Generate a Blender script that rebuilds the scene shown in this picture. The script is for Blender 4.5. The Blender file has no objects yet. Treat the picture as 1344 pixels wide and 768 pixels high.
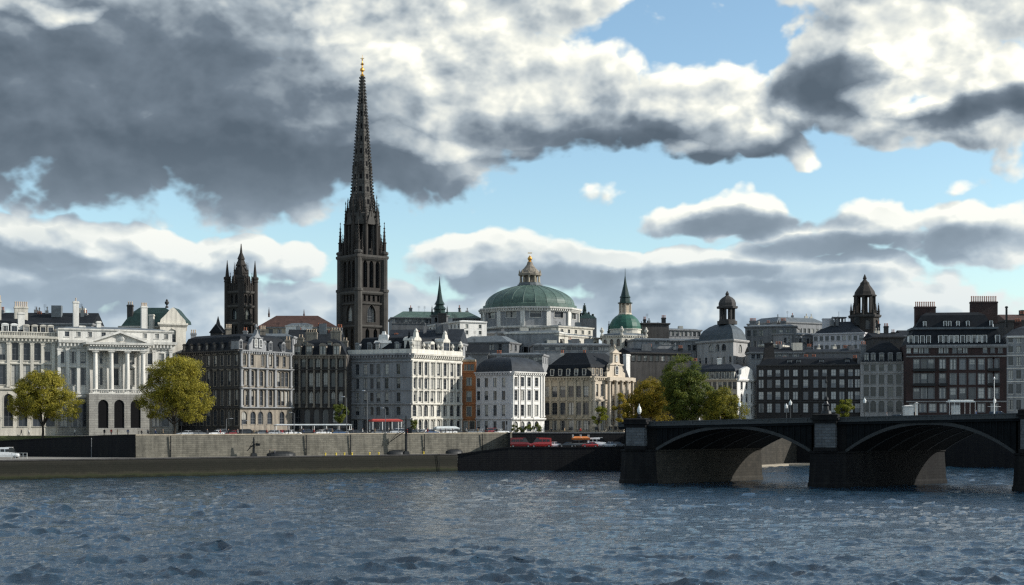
import bpy, bmesh, math, random
import numpy as np
from mathutils import Vector, Matrix
from math import sin, cos, pi, atan2, sqrt, hypot
R = math.radians
rnd = random.Random(7)
F, HZ, CX, EYE = 1866.67, 548.0, 672.0, 14.0      # focal length in photo pixels, eye level row, centre column, eye height (m)
def X(px, Y): return (px - CX) / F * Y
def Z(py, Y): return EYE + (HZ - py) / F * Y
def P(px, Y): return (X(px, Y), Y)
ST = 9.4                                          # street level
sc = bpy.context.scene
col = sc.collection

# ------------------------------------------------------------------ materials
def new_mat(name):
    m = bpy.data.materials.new(name); m.use_nodes = True
    nt = m.node_tree; b = nt.nodes['Principled BSDF']
    return m, nt, b
def nd(nt, t, **kw):
    n = nt.nodes.new(t)
    for k, v in kw.items():
        if k == 'inp':
            for i, x in v.items(): n.inputs[i].default_value = x
        else: setattr(n, k, v)
    return n
def ramp(nt, fac, stops):
    r = nd(nt, 'ShaderNodeValToRGB'); nt.links.new(fac, r.inputs[0])
    e = r.color_ramp.elements
    while len(e) < len(stops): e.new(0.5)
    for el, (p, c) in zip(e, stops): el.position = p; el.color = (*c, 1) if len(c) == 3 else c
    return r.outputs[0]
def mixc(nt, fac, a, b, mode='MIX'):
    m = nd(nt, 'ShaderNodeMix', data_type='RGBA', blend_type=mode)
    for i, v in ((0, fac), (6, a), (7, b)):
        if hasattr(v, 'is_output'): nt.links.new(v, m.inputs[i])
        else: m.inputs[i].default_value = v if i == 0 else ((*v, 1) if len(v) == 3 else v)
    return m.outputs[2]
def geo_pos(nt): return nd(nt, 'ShaderNodeNewGeometry').outputs['Position']
def mapped(nt, vec, scale, rot=(0, 0, 0)):
    mp = nd(nt, 'ShaderNodeMapping'); nt.links.new(vec, mp.inputs[0])
    mp.inputs['Scale'].default_value = scale; mp.inputs['Rotation'].default_value = rot
    return mp.outputs[0]
def noise(nt, vec, scale, detail=4, rough=.55):
    n = nd(nt, 'ShaderNodeTexNoise', inp={'Scale': scale, 'Detail': detail, 'Roughness': rough})
    nt.links.new(vec, n.inputs['Vector']); return n.outputs[0]
def scl(c, k): return tuple(min(.9, x * k) for x in c)
def stone(name, c, var=.25, streak=.45, rough=.85, bump=.25, soot=(.03, .03, .032)):
    m, nt, b = new_mat(name); p = geo_pos(nt)
    n1 = noise(nt, p, .35, 6, .6)
    n2 = noise(nt, mapped(nt, p, (1.1, 1.1, .09)), 1, 5, .65)      # rain streaks run down the stone
    base = ramp(nt, n1, [(.3, scl(c, 1 - var)), (.52, c), (.75, scl(c, 1 + var * .6))])
    st = ramp(nt, n2, [(.44, (0, 0, 0)), (.72, (streak,) * 3)])
    n3 = noise(nt, p, 3.2, 3, .6)
    base = mixc(nt, .35, base, ramp(nt, n3, [(.3, scl(c, .7)), (.7, scl(c, 1.15))]))
    o = mixc(nt, st, base, soot)
    nt.links.new(o, b.inputs['Base Color']); b.inputs['Roughness'].default_value = rough
    b.inputs['Specular IOR Level'].default_value = .25
    bp = nd(nt, 'ShaderNodeBump', inp={'Strength': bump, 'Distance': .05}); nt.links.new(n3, bp.inputs['Height'])
    nt.links.new(bp.outputs[0], b.inputs['Normal'])
    return m
def masonry(name, c1, c2, mortar, bw, bh, rough=.85, stain=.5, soot=(.02, .02, .018), msize=.03, ang=0.0):
    """coursed blocks on upright faces: u runs along the wall, v is height"""
    m, nt, b = new_mat(name); p = geo_pos(nt)
    sp = nd(nt, 'ShaderNodeSeparateXYZ'); nt.links.new(p, sp.inputs[0])
    def M(op, a, bb):
        q = nd(nt, 'ShaderNodeMath', operation=op)
        for i, v in enumerate((a, bb)):
            if hasattr(v, 'is_output'): nt.links.new(v, q.inputs[i])
            else: q.inputs[i].default_value = v
        return q.outputs[0]
    u = M('ADD', M('MULTIPLY', sp.outputs[0], cos(ang)), M('MULTIPLY', sp.outputs[1], sin(ang)))
    cb = nd(nt, 'ShaderNodeCombineXYZ'); nt.links.new(u, cb.inputs[0]); nt.links.new(sp.outputs[2], cb.inputs[1])
    bt = nd(nt, 'ShaderNodeTexBrick', inp={'Scale': 1., 'Mortar Size': msize, 'Brick Width': bw, 'Row Height': bh, 'Bias': 0.,
            'Color1': (*c1, 1), 'Color2': (*c2, 1), 'Mortar': (*mortar, 1)})
    nt.links.new(cb.outputs[0], bt.inputs[0])
    n1 = noise(nt, p, .22, 6, .65); n2 = noise(nt, mapped(nt, p, (.8, .8, .12)), 1, 5, .65)
    o = mixc(nt, ramp(nt, n1, [(.35, (0,) * 3), (.7, (stain * .6,) * 3)]), bt.outputs[0], scl(c1, .45))
    o = mixc(nt, ramp(nt, n2, [(.45, (0,) * 3), (.7, (stain,) * 3)]), o, soot)
    nt.links.new(o, b.inputs['Base Color']); b.inputs['Roughness'].default_value = rough
    b.inputs['Specular IOR Level'].default_value = .2
    bp = nd(nt, 'ShaderNodeBump', inp={'Strength': .5, 'Distance': .06}); nt.links.new(bt.outputs[1], bp.inputs['Height']); bp.invert = True
    nt.links.new(bp.outputs[0], b.inputs['Normal'])
    return m
def plain(name, c, rough=.5, metal=0., var=.12, sp=.4, nscale=2.):
    m, nt, b = new_mat(name); p = geo_pos(nt)
    n = noise(nt, p, nscale, 4)
    nt.links.new(ramp(nt, n, [(.3, scl(c, 1 - var)), (.7, scl(c, 1 + var))]), b.inputs['Base Color'])
    b.inputs['Roughness'].default_value = rough; b.inputs['Metallic'].default_value = metal
    b.inputs['Specular IOR Level'].default_value = sp
    return m
def slate(name, c, rough=.55, seam=.0, sp=.3):
    m, nt, b = new_mat(name); p = geo_pos(nt)
    w = nd(nt, 'ShaderNodeTexWave', wave_type='BANDS', bands_direction='Z', inp={'Scale': 1.1, 'Distortion': 1.2, 'Detail': 2.})
    nt.links.new(p, w.inputs[0])
    n = noise(nt, p, .6, 6, .65)
    o = ramp(nt, n, [(.3, scl(c, .6)), (.5, c), (.72, scl(c, 1.5))])
    o = mixc(nt, .3, o, ramp(nt, w.outputs[1], [(.3, scl(c, .7)), (.8, scl(c, 1.2))]))
    if seam:
        n2 = noise(nt, mapped(nt, p, (1.4, 1.4, .1)), 1, 4)
        o = mixc(nt, ramp(nt, n2, [(.5, (0,) * 3), (.75, (seam,) * 3)]), o, scl(c, 2.2))
    nt.links.new(o, b.inputs['Base Color']); b.inputs['Roughness'].default_value = rough
    b.inputs['Specular IOR Level'].default_value = sp
    bp = nd(nt, 'ShaderNodeBump', inp={'Strength': .3, 'Distance': .05}); nt.links.new(w.outputs[1], bp.inputs['Height'])
    nt.links.new(bp.outputs[0], b.inputs['Normal'])
    return m
def glass(name, dark, blind, share):
    """window glass backed by dark rooms; a share of the windows has blinds or curtains part way down"""
    m, nt, b = new_mat(name)
    oi = nd(nt, 'ShaderNodeObjectInfo'); tc = nd(nt, 'ShaderNodeTexCoord')
    sp = nd(nt, 'ShaderNodeSeparateXYZ'); nt.links.new(tc.outputs['Generated'], sp.inputs[0])
    def M(op, a, bb=0., c=0.):
        q = nd(nt, 'ShaderNodeMath', operation=op)
        for i, v in enumerate((a, bb, c)):
            if hasattr(v, 'is_output'): nt.links.new(v, q.inputs[i])
            else: q.inputs[i].default_value = v
        return q.outputs[0]
    r = oi.outputs['Random']
    has = M('LESS_THAN', r, share)
    low = M('FRACT', M('MULTIPLY', r, 37.3))
    down = M('GREATER_THAN', sp.outputs[2], M('MULTIPLY', low, .7))
    xx = M('ABSOLUTE', M('SUBTRACT', sp.outputs[0], .5))
    cur = M('GREATER_THAN', xx, M('MULTIPLY', low, .4))
    pick = M('GREATER_THAN', M('FRACT', M('MULTIPLY', r, 91.7)), .5)
    f = M('MULTIPLY', has, M('ADD', M('MULTIPLY', pick, down), M('MULTIPLY', M('SUBTRACT', 1., pick), cur)))
    tint = mixc(nt, M('FRACT', M('MULTIPLY', r, 13.1)), scl(dark, .5), scl(dark, 1.6))
    o = mixc(nt, f, tint, mixc(nt, low, blind, scl(blind, .6)))
    nt.links.new(o, b.inputs['Base Color'])
    b.inputs['Roughness'].default_value = .12; b.inputs['Specular IOR Level'].default_value = .6
    nz = noise(nt, tc.outputs['Object'], .9, 2)
    bp = nd(nt, 'ShaderNodeBump', inp={'Strength': .12, 'Distance': .1}); nt.links.new(nz, bp.inputs['Height'])
    nt.links.new(bp.outputs[0], b.inputs['Normal'])
    return m
def leaves(name, cols):
    m, nt, b = new_mat(name)
    g = nd(nt, 'ShaderNodeNewGeometry'); n = noise(nt, g.outputs['Position'], .55, 3)
    add = nd(nt, 'ShaderNodeMath', operation='MULTIPLY_ADD', inp={1: .34}); nt.links.new(g.outputs['Random Per Island'], add.inputs[0])
    sub = nd(nt, 'ShaderNodeMath', operation='MULTIPLY_ADD', inp={1: 1.3, 2: -.3}); nt.links.new(n, sub.inputs[0])
    nt.links.new(sub.outputs[0], add.inputs[2])
    o = ramp(nt, add.outputs[0], [(.15, cols[0]), (.45, cols[1]), (.8, cols[2])])
    nt.links.new(o, b.inputs['Base Color']); b.inputs['Roughness'].default_value = .6
    b.inputs['Specular IOR Level'].default_value = .25
    tr = nd(nt, 'ShaderNodeBsdfTranslucent'); nt.links.new(o, tr.inputs[0])
    mx = nd(nt, 'ShaderNodeMixShader', inp={0: .42})
    nt.links.new(b.outputs[0], mx.inputs[1]); nt.links.new(tr.outputs[0], mx.inputs[2])
    nt.links.new(mx.outputs[0], nt.nodes['Material Output'].inputs[0])
    return m

M = {}
M['cream'] = stone('cream stone', (.56, .53, .46), .16, .42)
M['portland'] = stone('portland stone', (.64, .62, .57), .16, .42)
M['white_stucco'] = stone('white stucco', (.68, .66, .62), .08, .3)
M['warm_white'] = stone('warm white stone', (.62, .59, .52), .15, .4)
M['lilac_stucco'] = stone('pale stucco', (.5, .49, .5), .08, .3)
M['soot_stone'] = stone('sooty stone', (.24, .21, .17), .35, .65)
M['dark_stone'] = stone('dark stone', (.06, .057, .055), .35, .6, soot=(.015, .015, .015))
M['black_stone'] = stone('blackened gothic stone', (.04, .035, .031), .45, .6, soot=(.01, .01, .01))
M['spire_stone'] = stone('spire stone', (.07, .066, .06), .4, .5, soot=(.012, .012, .012))
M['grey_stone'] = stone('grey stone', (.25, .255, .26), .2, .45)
M['mid_grey'] = stone('mid grey stone', (.16, .165, .17), .2, .45)
M['tan'] = stone('tan stone', (.4, .345, .26), .2, .45)
M['pink_stone'] = stone('pinkish stone', (.5, .43, .34), .15, .3)
M['orange'] = stone('orange render', (.36, .15, .065), .15, .35)
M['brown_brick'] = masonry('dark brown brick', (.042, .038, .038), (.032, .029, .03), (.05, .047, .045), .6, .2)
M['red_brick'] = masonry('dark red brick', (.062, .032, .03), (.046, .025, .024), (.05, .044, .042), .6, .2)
M['slate'] = slate('dark slate', (.011, .0135, .017), .75, sp=.15)
M['slate_blue'] = slate('blue grey slate', (.024, .029, .036), .7, sp=.2)
M['lead'] = slate('lead sheet roof', (.1, .115, .125), .55, .2)
M['lead_dark'] = slate('weathered dark lead', (.045, .058, .068), .6, .2)
M['copper'] = slate('green copper', (.062, .1, .083), .5, .3)
M['copper_dark'] = slate('dark green copper', (.013, .032, .028), .5, .2)
M['copper_bright'] = slate('bright green copper', (.022, .085, .06), .5, .15)
M['red_tile'] = slate('red brown tiles', (.062, .032, .024), .7, .1)
M['white_paint'] = plain('white paint', (.7, .7, .67), .5)
M['grey_paint'] = plain('grey paint', (.13, .135, .14), .5)
M['dark_paint'] = plain('black green paint', (.015, .02, .02), .4)
M['gold'] = plain('gilding', (.75, .42, .1), .3, .9)
M['pot'] = plain('terracotta pots', (.3, .1, .05), .7)
M['cream_pot'] = plain('buff pots', (.42, .33, .24), .7)
M['glass'] = glass('dark window glass', (.02, .024, .03), (.36, .35, .32), .55)
M['glass_dark'] = glass('unlit window glass', (.014, .017, .02), (.12, .12, .11), .2)
M['lilac_grey'] = stone('weathered grey stone', (.34, .33, .32), .12, .35)
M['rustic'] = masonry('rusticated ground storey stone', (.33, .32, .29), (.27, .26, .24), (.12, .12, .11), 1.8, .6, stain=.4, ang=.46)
M['spire_shaft'] = masonry('spire shaft stone', (.115, .11, .1), (.075, .072, .066), (.035, .032, .03), .9, 1.1, stain=.35, msize=.08)
M['glass_pale'] = glass('curtained window glass', (.09, .1, .11), (.42, .42, .4), .75)
M['louver_void'] = plain('dark louvres and shaded voids', (.006, .006, .007), .8, sp=.1)
M['iron'] = plain('black iron', (.012, .013, .014), .45, .3)
M['bark'] = stone('bark', (.045, .036, .028), .3, .3)
M['leaf_yellow'] = leaves('yellowing leaves', [(.1, .105, .018), (.24, .215, .03), (.42, .355, .045)])
M['leaf_green'] = leaves('green leaves', [(.03, .05, .012), (.08, .11, .02), (.18, .19, .03)])
M['leaf_rust'] = leaves('rusting leaves', [(.07, .07, .012), (.2, .17, .02), (.42, .29, .03)])
M['leaf_lime'] = leaves('lime leaves', [(.07, .09, .012), (.16, .18, .02), (.28, .27, .03)])
M['leaf_mix'] = leaves('olive leaves', [(.05, .06, .012), (.14, .145, .02), (.33, .27, .03)])
M['asphalt'] = plain('asphalt', (.05, .05, .052), .85, nscale=.5)
M['pavement'] = plain('pavement flags', (.2, .19, .17), .85, nscale=.8)
M['grass'] = plain('grass', (.05, .065, .015), .9, var=.4, nscale=.6)
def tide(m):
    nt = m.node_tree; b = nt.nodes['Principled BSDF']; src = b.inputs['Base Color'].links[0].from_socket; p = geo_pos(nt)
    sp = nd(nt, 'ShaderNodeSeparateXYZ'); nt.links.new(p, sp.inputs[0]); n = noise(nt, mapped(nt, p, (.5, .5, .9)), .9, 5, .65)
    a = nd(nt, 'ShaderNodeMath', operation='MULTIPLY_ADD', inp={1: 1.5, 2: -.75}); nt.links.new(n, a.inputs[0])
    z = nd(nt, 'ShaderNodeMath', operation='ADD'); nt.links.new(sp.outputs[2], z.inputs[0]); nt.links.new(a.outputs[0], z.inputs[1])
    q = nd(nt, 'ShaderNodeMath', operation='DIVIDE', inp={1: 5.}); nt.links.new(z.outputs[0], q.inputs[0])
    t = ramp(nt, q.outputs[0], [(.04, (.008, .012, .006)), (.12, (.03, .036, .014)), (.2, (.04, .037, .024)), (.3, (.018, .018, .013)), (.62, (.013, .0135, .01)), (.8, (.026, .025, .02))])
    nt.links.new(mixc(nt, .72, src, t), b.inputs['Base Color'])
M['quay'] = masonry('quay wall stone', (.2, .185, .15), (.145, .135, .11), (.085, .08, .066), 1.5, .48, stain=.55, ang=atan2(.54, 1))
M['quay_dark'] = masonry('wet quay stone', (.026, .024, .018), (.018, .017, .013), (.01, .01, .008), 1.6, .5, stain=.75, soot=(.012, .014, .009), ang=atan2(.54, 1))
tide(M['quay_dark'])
M['quay_shade'] = masonry('shade-dark wall stone', (.009, .009, .011), (.007, .007, .009), (.02, .02, .02), 1.6, .5, stain=.5)  # near-black masonry: shade on the unlit walls put into its colour
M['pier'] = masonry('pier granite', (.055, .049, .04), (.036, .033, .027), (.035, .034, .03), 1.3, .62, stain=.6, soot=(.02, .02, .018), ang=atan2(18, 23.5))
M['pier_dark'] = masonry('shade-darkened pier granite', (.009, .009, .01), (.006, .006, .007), (.004, .004, .004), 1.3, .62, stain=.6)  # shade on the piers is put into this near-black colour
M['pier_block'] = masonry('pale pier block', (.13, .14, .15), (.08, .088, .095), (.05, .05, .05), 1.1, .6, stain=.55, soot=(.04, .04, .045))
M['bridge_iron'] = plain('bridge ironwork', (.006, .0075, .009), .8, .0, .35, .12, nscale=.8)
M['bridge_rail'] = plain('bridge parapet paint', (.035, .04, .043), .55, .0, .25)
M['bridge_rib'] = plain('worn arch rib paint', (.02, .023, .025), .6, .0, .4, nscale=1.2)
M['sand'] = plain('foreshore sand', (.3, .26, .2), .9)
M['car_glass'] = plain('car glass', (.01, .012, .015), .08, sp=.7)
M['tyre'] = plain('tyre', (.015, .015, .015), .8)
M['silver'] = plain('wheel metal', (.4, .4, .4), .35, .8)
for k, c in dict(car_white=(.75, .75, .74), car_silver=(.42, .44, .46), car_black=(.015, .016, .018), car_red=(.42, .02, .018), car_darkred=(.2, .012, .015),
                 car_blue=(.04, .08, .16), car_grey=(.13, .14, .15), canvas_white=(.46, .49, .49), canvas_red=(.36, .05, .04), canvas_orange=(.5, .16, .04), yellow=(.6, .45, .06)).items():
    M[k] = plain(k.replace('_', ' '), c, .3 if k.startswith('car') else .8)
for m_ in ('car_white', 'car_silver', 'car_black', 'car_red', 'car_darkred', 'car_blue', 'car_grey'):
    M[m_].node_tree.nodes['Principled BSDF'].inputs['Coat Weight'].default_value = .6

# ------------------------------------------------------------------ mesh buffer
class MB:
    def __init__(s): s.v = []; s.f = []; s.m = []; s.sm = []
    def add(s, vs, fs, mi=0, smooth=False):
        o = len(s.v); s.v += [tuple(v) for v in vs]
        for f in fs: s.f.append(tuple(i + o for i in f)); s.m.append(mi); s.sm.append(smooth)
        return s
    def quad(s, a, b, c, d, mi=0): return s.add([a, b, c, d], [(0, 1, 2, 3)], mi)
    def box(s, x0, x1, y0, y1, z0, z1, mi=0):
        return s.add([(x, y, z) for z in (z0, z1) for y in (y0, y1) for x in (x0, x1)],
                     [(0, 2, 3, 1), (4, 5, 7, 6), (0, 1, 5, 4), (2, 6, 7, 3), (0, 4, 6, 2), (1, 3, 7, 5)], mi)
    def obox(s, c, w, d, z0, z1, ang=0., mi=0, taper=1.):
        """box of width w (along ang) and depth d centred on c"""
        ux, uy = cos(ang), sin(ang); vs = []
        for z, k in ((z0, 1.), (z1, taper)):
            for a, b in ((-1, -1), (1, -1), (1, 1), (-1, 1)):
                vs.append((c[0] + k * (a * w / 2 * ux - b * d / 2 * uy), c[1] + k * (a * w / 2 * uy + b * d / 2 * ux), z))
        return s.add(vs, [(3, 2, 1, 0), (4, 5, 6, 7), (0, 1, 5, 4), (1, 2, 6, 5), (2, 3, 7, 6), (3, 0, 4, 7)], mi)
    def prism(s, poly, z0, z1, mi=0, poly1=None):
        n = len(poly); q = poly1 or poly
        s.add([(*p[:2], z0) for p in poly] + [(*p[:2], z1) for p in q],
              [tuple(range(n))[::-1], tuple(range(n, 2 * n))] + [(i, (i + 1) % n, n + (i + 1) % n, n + i) for i in range(n)], mi)
        return s
    def lathe(s, prof, n=16, c=(0, 0), ph=0., mi=0, smooth=False, cap=True):
        vs = []; fs = []
        for r, z in prof:
            for i in range(n):
                a = ph + 2 * pi * i / n; vs.append((c[0] + r * cos(a), c[1] + r * sin(a), z))
        for k in range(len(prof) - 1):
            for i in range(n):
                j = (i + 1) % n; fs.append((k * n + i, k * n + j, (k + 1) * n + j, (k + 1) * n + i))
        if cap: fs.append(tuple(range(n))[::-1]); fs.append(tuple((len(prof) - 1) * n + i for i in range(n)))
        return s.add(vs, fs, mi, smooth)
    def tube(s, a, b, r0, r1=None, n=6, mi=0):
        a = Vector(a); b = Vector(b); r1 = r0 if r1 is None else r1
        d = (b - a).normalized(); u = d.cross(Vector((0, 0, 1)) if abs(d.z) < .9 else Vector((1, 0, 0))).normalized(); w = d.cross(u)
        vs = [p + (u * cos(2 * pi * i / n) + w * sin(2 * pi * i / n)) * r for p, r in ((a, r0), (b, r1)) for i in range(n)]
        return s.add(vs, [tuple(range(n)), tuple(range(n, 2 * n))[::-1]] + [(i, n + i, n + (i + 1) % n, (i + 1) % n) for i in range(n)], mi)
    def sweep(s, pts, prof, mi=0, closed=False):
        """profile of (outward, z) carried along plan points, mitred at the corners"""
        n = len(pts); np_ = len(prof); ring = []
        for i in range(n):
            ns = []
            for a, b in ((i - 1, i), (i, i + 1)):
                if closed or (a >= 0 and b < n):
                    p, q = pts[a % n], pts[b % n]; dx, dy = q[0] - p[0], q[1] - p[1]; L = hypot(dx, dy)
                    ns.append((dy / L, -dx / L))
            if len(ns) == 2:
                k = max(.35, 1 + ns[0][0] * ns[1][0] + ns[0][1] * ns[1][1]); m = ((ns[0][0] + ns[1][0]) / k, (ns[0][1] + ns[1][1]) / k)
            else: m = ns[0]
            ring.append([(pts[i][0] + m[0] * o, pts[i][1] + m[1] * o, z) for o, z in prof])
        vs = [v for r in ring for v in r]; fs = []
        for i in range(n if closed else n - 1):
            j = (i + 1) % n
            for k in range(np_): k2 = (k + 1) % np_; fs.append((i * np_ + k, i * np_ + k2, j * np_ + k2, j * np_ + k))
        if not closed: fs.append(tuple(range(np_))[::-1]); fs.append(tuple((n - 1) * np_ + k for k in range(np_)))
        return s.add(vs, fs, mi)
    def mesh(s, name, mats, off=(0, 0, 0)):
        me = bpy.data.meshes.new(name)
        me.from_pydata([(v[0] - off[0], v[1] - off[1], v[2] - off[2]) for v in s.v], [], s.f)
        for m in (mats if isinstance(mats, (list, tuple)) else [mats]): me.materials.append(m)
        me.polygons.foreach_set('material_index', s.m); me.polygons.foreach_set('use_smooth', s.sm)
        bm = bmesh.new(); bm.from_mesh(me); bmesh.ops.recalc_face_normals(bm, faces=bm.faces); bm.to_mesh(me); bm.free()
        return me
    def build(s, name, mats, parent=None, local=False, loc=None):
        off = (0, 0, 0)
        if parent is not None and not local:
            off = parent.location if parent.parent is None else parent.location + parent.parent.location
        if parent is None and loc is not None: off = loc
        o = bpy.data.objects.new(name, s.mesh(name, mats, off)); col.objects.link(o)
        if parent is not None: o.parent = parent
        elif loc is not None: o.location = loc
        return o
def tag(o, label=None, cat=None, group=None, kind=None):
    for k, v in (('label', label), ('category', cat), ('group', group), ('kind', kind)):
        if v: o[k] = v
    return o
def thing(name, label, cat, loc, rz=0., group=None):
    o = bpy.data.objects.new(name, None); col.objects.link(o); o.location = loc; o.rotation_euler = (0, 0, rz)
    o.empty_display_size = .3
    return tag(o, label, cat, group)
def inst(name, me, parent, loc, rz=0., scale=None):
    """one more object on shared mesh data; loc in the parent's own space"""
    o = bpy.data.objects.new(name, me); col.objects.link(o); o.parent = parent; o.location = loc; o.rotation_euler = (0, 0, rz)
    if scale: o.scale = scale
    return o
def copy_tree(o, parent=None):
    c = o.copy(); col.objects.link(c); c.parent = parent
    for ch in list(o.children): copy_tree(ch, c)
    return c

# ------------------------------------------------------------------ openings
def arch_top(ua, ub, vb, kind):
    """outline of an opening's head, from left spring to right spring, and the spring height"""
    w = ub - ua; c = (ua + ub) / 2
    if kind == 'round':
        vs = vb - w / 2; return [(c - w / 2 * cos(t), vs + w / 2 * sin(t)) for t in [pi * i / 8 for i in range(9)]], vs
    if kind == 'seg':
        r = w * .22; vs = vb - r; return [(c - w / 2 * cos(t), vs + r * sin(t)) for t in [pi * i / 6 for i in range(7)]], vs
    if kind == 'point':
        h = w * .9; vs = vb - h
        left = [(ub - w * cos(t), vs + w * sin(t) * .9 / sin(pi / 3)) for t in [pi / 3 * i / 4 for i in range(5)]]
        return left + [(2 * c - u, v) for u, v in left[-2::-1]], vs
    return [(ua, vb), (ub, vb)], vb
def strip(mb, p0, d, za, zb, L, ops, depth, mi=0):
    n = (d[1], -d[0])
    def W(u, v, k=0.): return (p0[0] + d[0] * u - n[0] * k, p0[1] + d[1] * u - n[1] * k, v)
    u = 0.
    for ua, ub, va, vb, ar in sorted(ops):
        mb.quad(W(u, za), W(ua, za), W(ua, zb), W(u, zb), mi)
        if va > za + 1e-3: mb.quad(W(ua, za), W(ub, za), W(ub, va), W(ua, va), mi)
        out, vs = arch_top(ua, ub, vb, ar)
        for (a, b), (c, e) in zip(out, out[1:]): mb.quad(W(a, b), W(c, e), W(c, zb), W(a, zb), mi); mb.quad(W(a, b), W(a, b, depth), W(c, e, depth), W(c, e), mi)
        mb.quad(W(ua, va), W(ua, va, depth), W(ua, vs, depth), W(ua, vs), mi)
        mb.quad(W(ub, va), W(ub, va, depth), W(ub, vs, depth), W(ub, vs), mi)
        mb.quad(W(ua, va), W(ub, va), W(ub, va, depth), W(ua, va, depth), mi)
        u = ub
    mb.quad(W(u, za), W(L, za), W(L, zb), W(u, zb), mi)
WC = {}
def window_meshes(w, h, arch, style, trim, paint, pane, depth):
    key = (round(w, 2), round(h, 2), arch, style, trim, paint, pane, depth)
    if key in WC: return WC[key]
    mb = MB(); hw = w / 2; y0, y1 = depth - .14, depth - .05; t = .085
    out, vs = arch_top(-hw, hw, h, arch)
    inn = [(a * (1 - t / hw), vs + (b - vs) * (1 - t / max(h - vs, hw)) - (t if arch is None else 0)) for a, b in out]
    mb.box(-hw, -hw + t, y0, y1, 0, vs - (t if arch is None else 0), 1); mb.box(hw - t, hw, y0, y1, 0, vs - (t if arch is None else 0), 1); mb.box(-hw + t, hw - t, y0, y1, 0, t, 1)
    for k in range(len(out) - 1):
        a, b, c, d = out[k], out[k + 1], inn[k + 1], inn[k]
        mb.add([(p[0], y, p[1]) for y in (y0, y1) for p in (a, b, c, d)], [(0, 1, 2, 3), (7, 6, 5, 4), (0, 4, 5, 1), (2, 6, 7, 3), (1, 5, 6, 2), (0, 3, 7, 4)], 1)
    if style != 'void':
        mb.box(-.03, .03, y0 + .01, y1, t, h - t - .02, 1)
        nb = 1 if h < 2.6 else 2
        for k in range(1, nb + 1):
            zz = t + (vs - t) * k / (nb + 1); mb.box(-hw + t, -.03, y0 + .01, y1, zz - .03, zz + .03, 1); mb.box(.03, hw - t, y0 + .01, y1, zz - .03, zz + .03, 1)
    if style != 'void':
        mb.box(-hw - .18, hw + .18, -.17, .06, -.14, -.004, 0)
    s_ = .17; e_ = -.06
    if style in ('frame', 'hood', 'ped') and arch is None:
        mb.box(-hw - s_, -hw - .004, e_, .03, 0, h, 0); mb.box(hw + .004, hw + s_, e_, .03, 0, h, 0); mb.box(-hw - s_, hw + s_, e_, .03, h + .004, h + s_, 0)
    elif style in ('frame', 'hood', 'ped'):
        mb.box(-hw - s_, -hw - .004, e_, .03, 0, vs, 0); mb.box(hw + .004, hw + s_, e_, .03, 0, vs, 0)
        k1, k0 = 1 + s_ / hw, 1 + .004 / hw
        for k in range(len(out) - 1):
            q = [(p[0] * kk, vs + (p[1] - vs) * kk) for p, kk in ((out[k], k1), (out[k + 1], k1), (out[k + 1], k0), (out[k], k0))]
            mb.add([(p[0], y, p[1]) for y in (e_, .03) for p in q], [(0, 1, 2, 3), (7, 6, 5, 4), (0, 4, 5, 1), (2, 6, 7, 3), (1, 5, 6, 2), (0, 3, 7, 4)], 0)
        mb.box(-.14, .14, -.12, .02, h + .01, h + .38, 0)
    if style == 'hood': mb.box(-hw - .3, hw + .3, -.3, .02, h + .24, h + .42, 0)
    if style == 'ped':
        mb.box(-hw - .3, hw + .3, -.3, .02, h + .2, h + .32, 0)
        mb.add([(-hw - .3, -.28, h + .324), (hw + .3, -.28, h + .324), (0, -.28, h + .75), (-hw - .3, .02, h + .324), (hw + .3, .02, h + .324), (0, .02, h + .75)],
               [(0, 1, 2), (5, 4, 3), (0, 3, 4, 1), (1, 4, 5, 2), (2, 5, 3, 0)], 0)
    fr = mb.mesh('window', [M[trim], M[paint]])
    pb = MB(); lp = [(-hw + .02, .02), (hw - .02, .02)] + [(a * .985, b - .01) for a, b in out[::-1]]
    n = len(lp)
    pb.add([(a, y, b) for y in (depth - .1, depth - .07) for a, b in lp], [tuple(range(n)), tuple(range(n, 2 * n))[::-1]] + [(i, n + i, n + (i + 1) % n, (i + 1) % n) for i in range(n)])
    pn = pb.mesh('pane', M[pane])
    WC[key] = (fr, pn); return WC[key]
DC = {}
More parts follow.
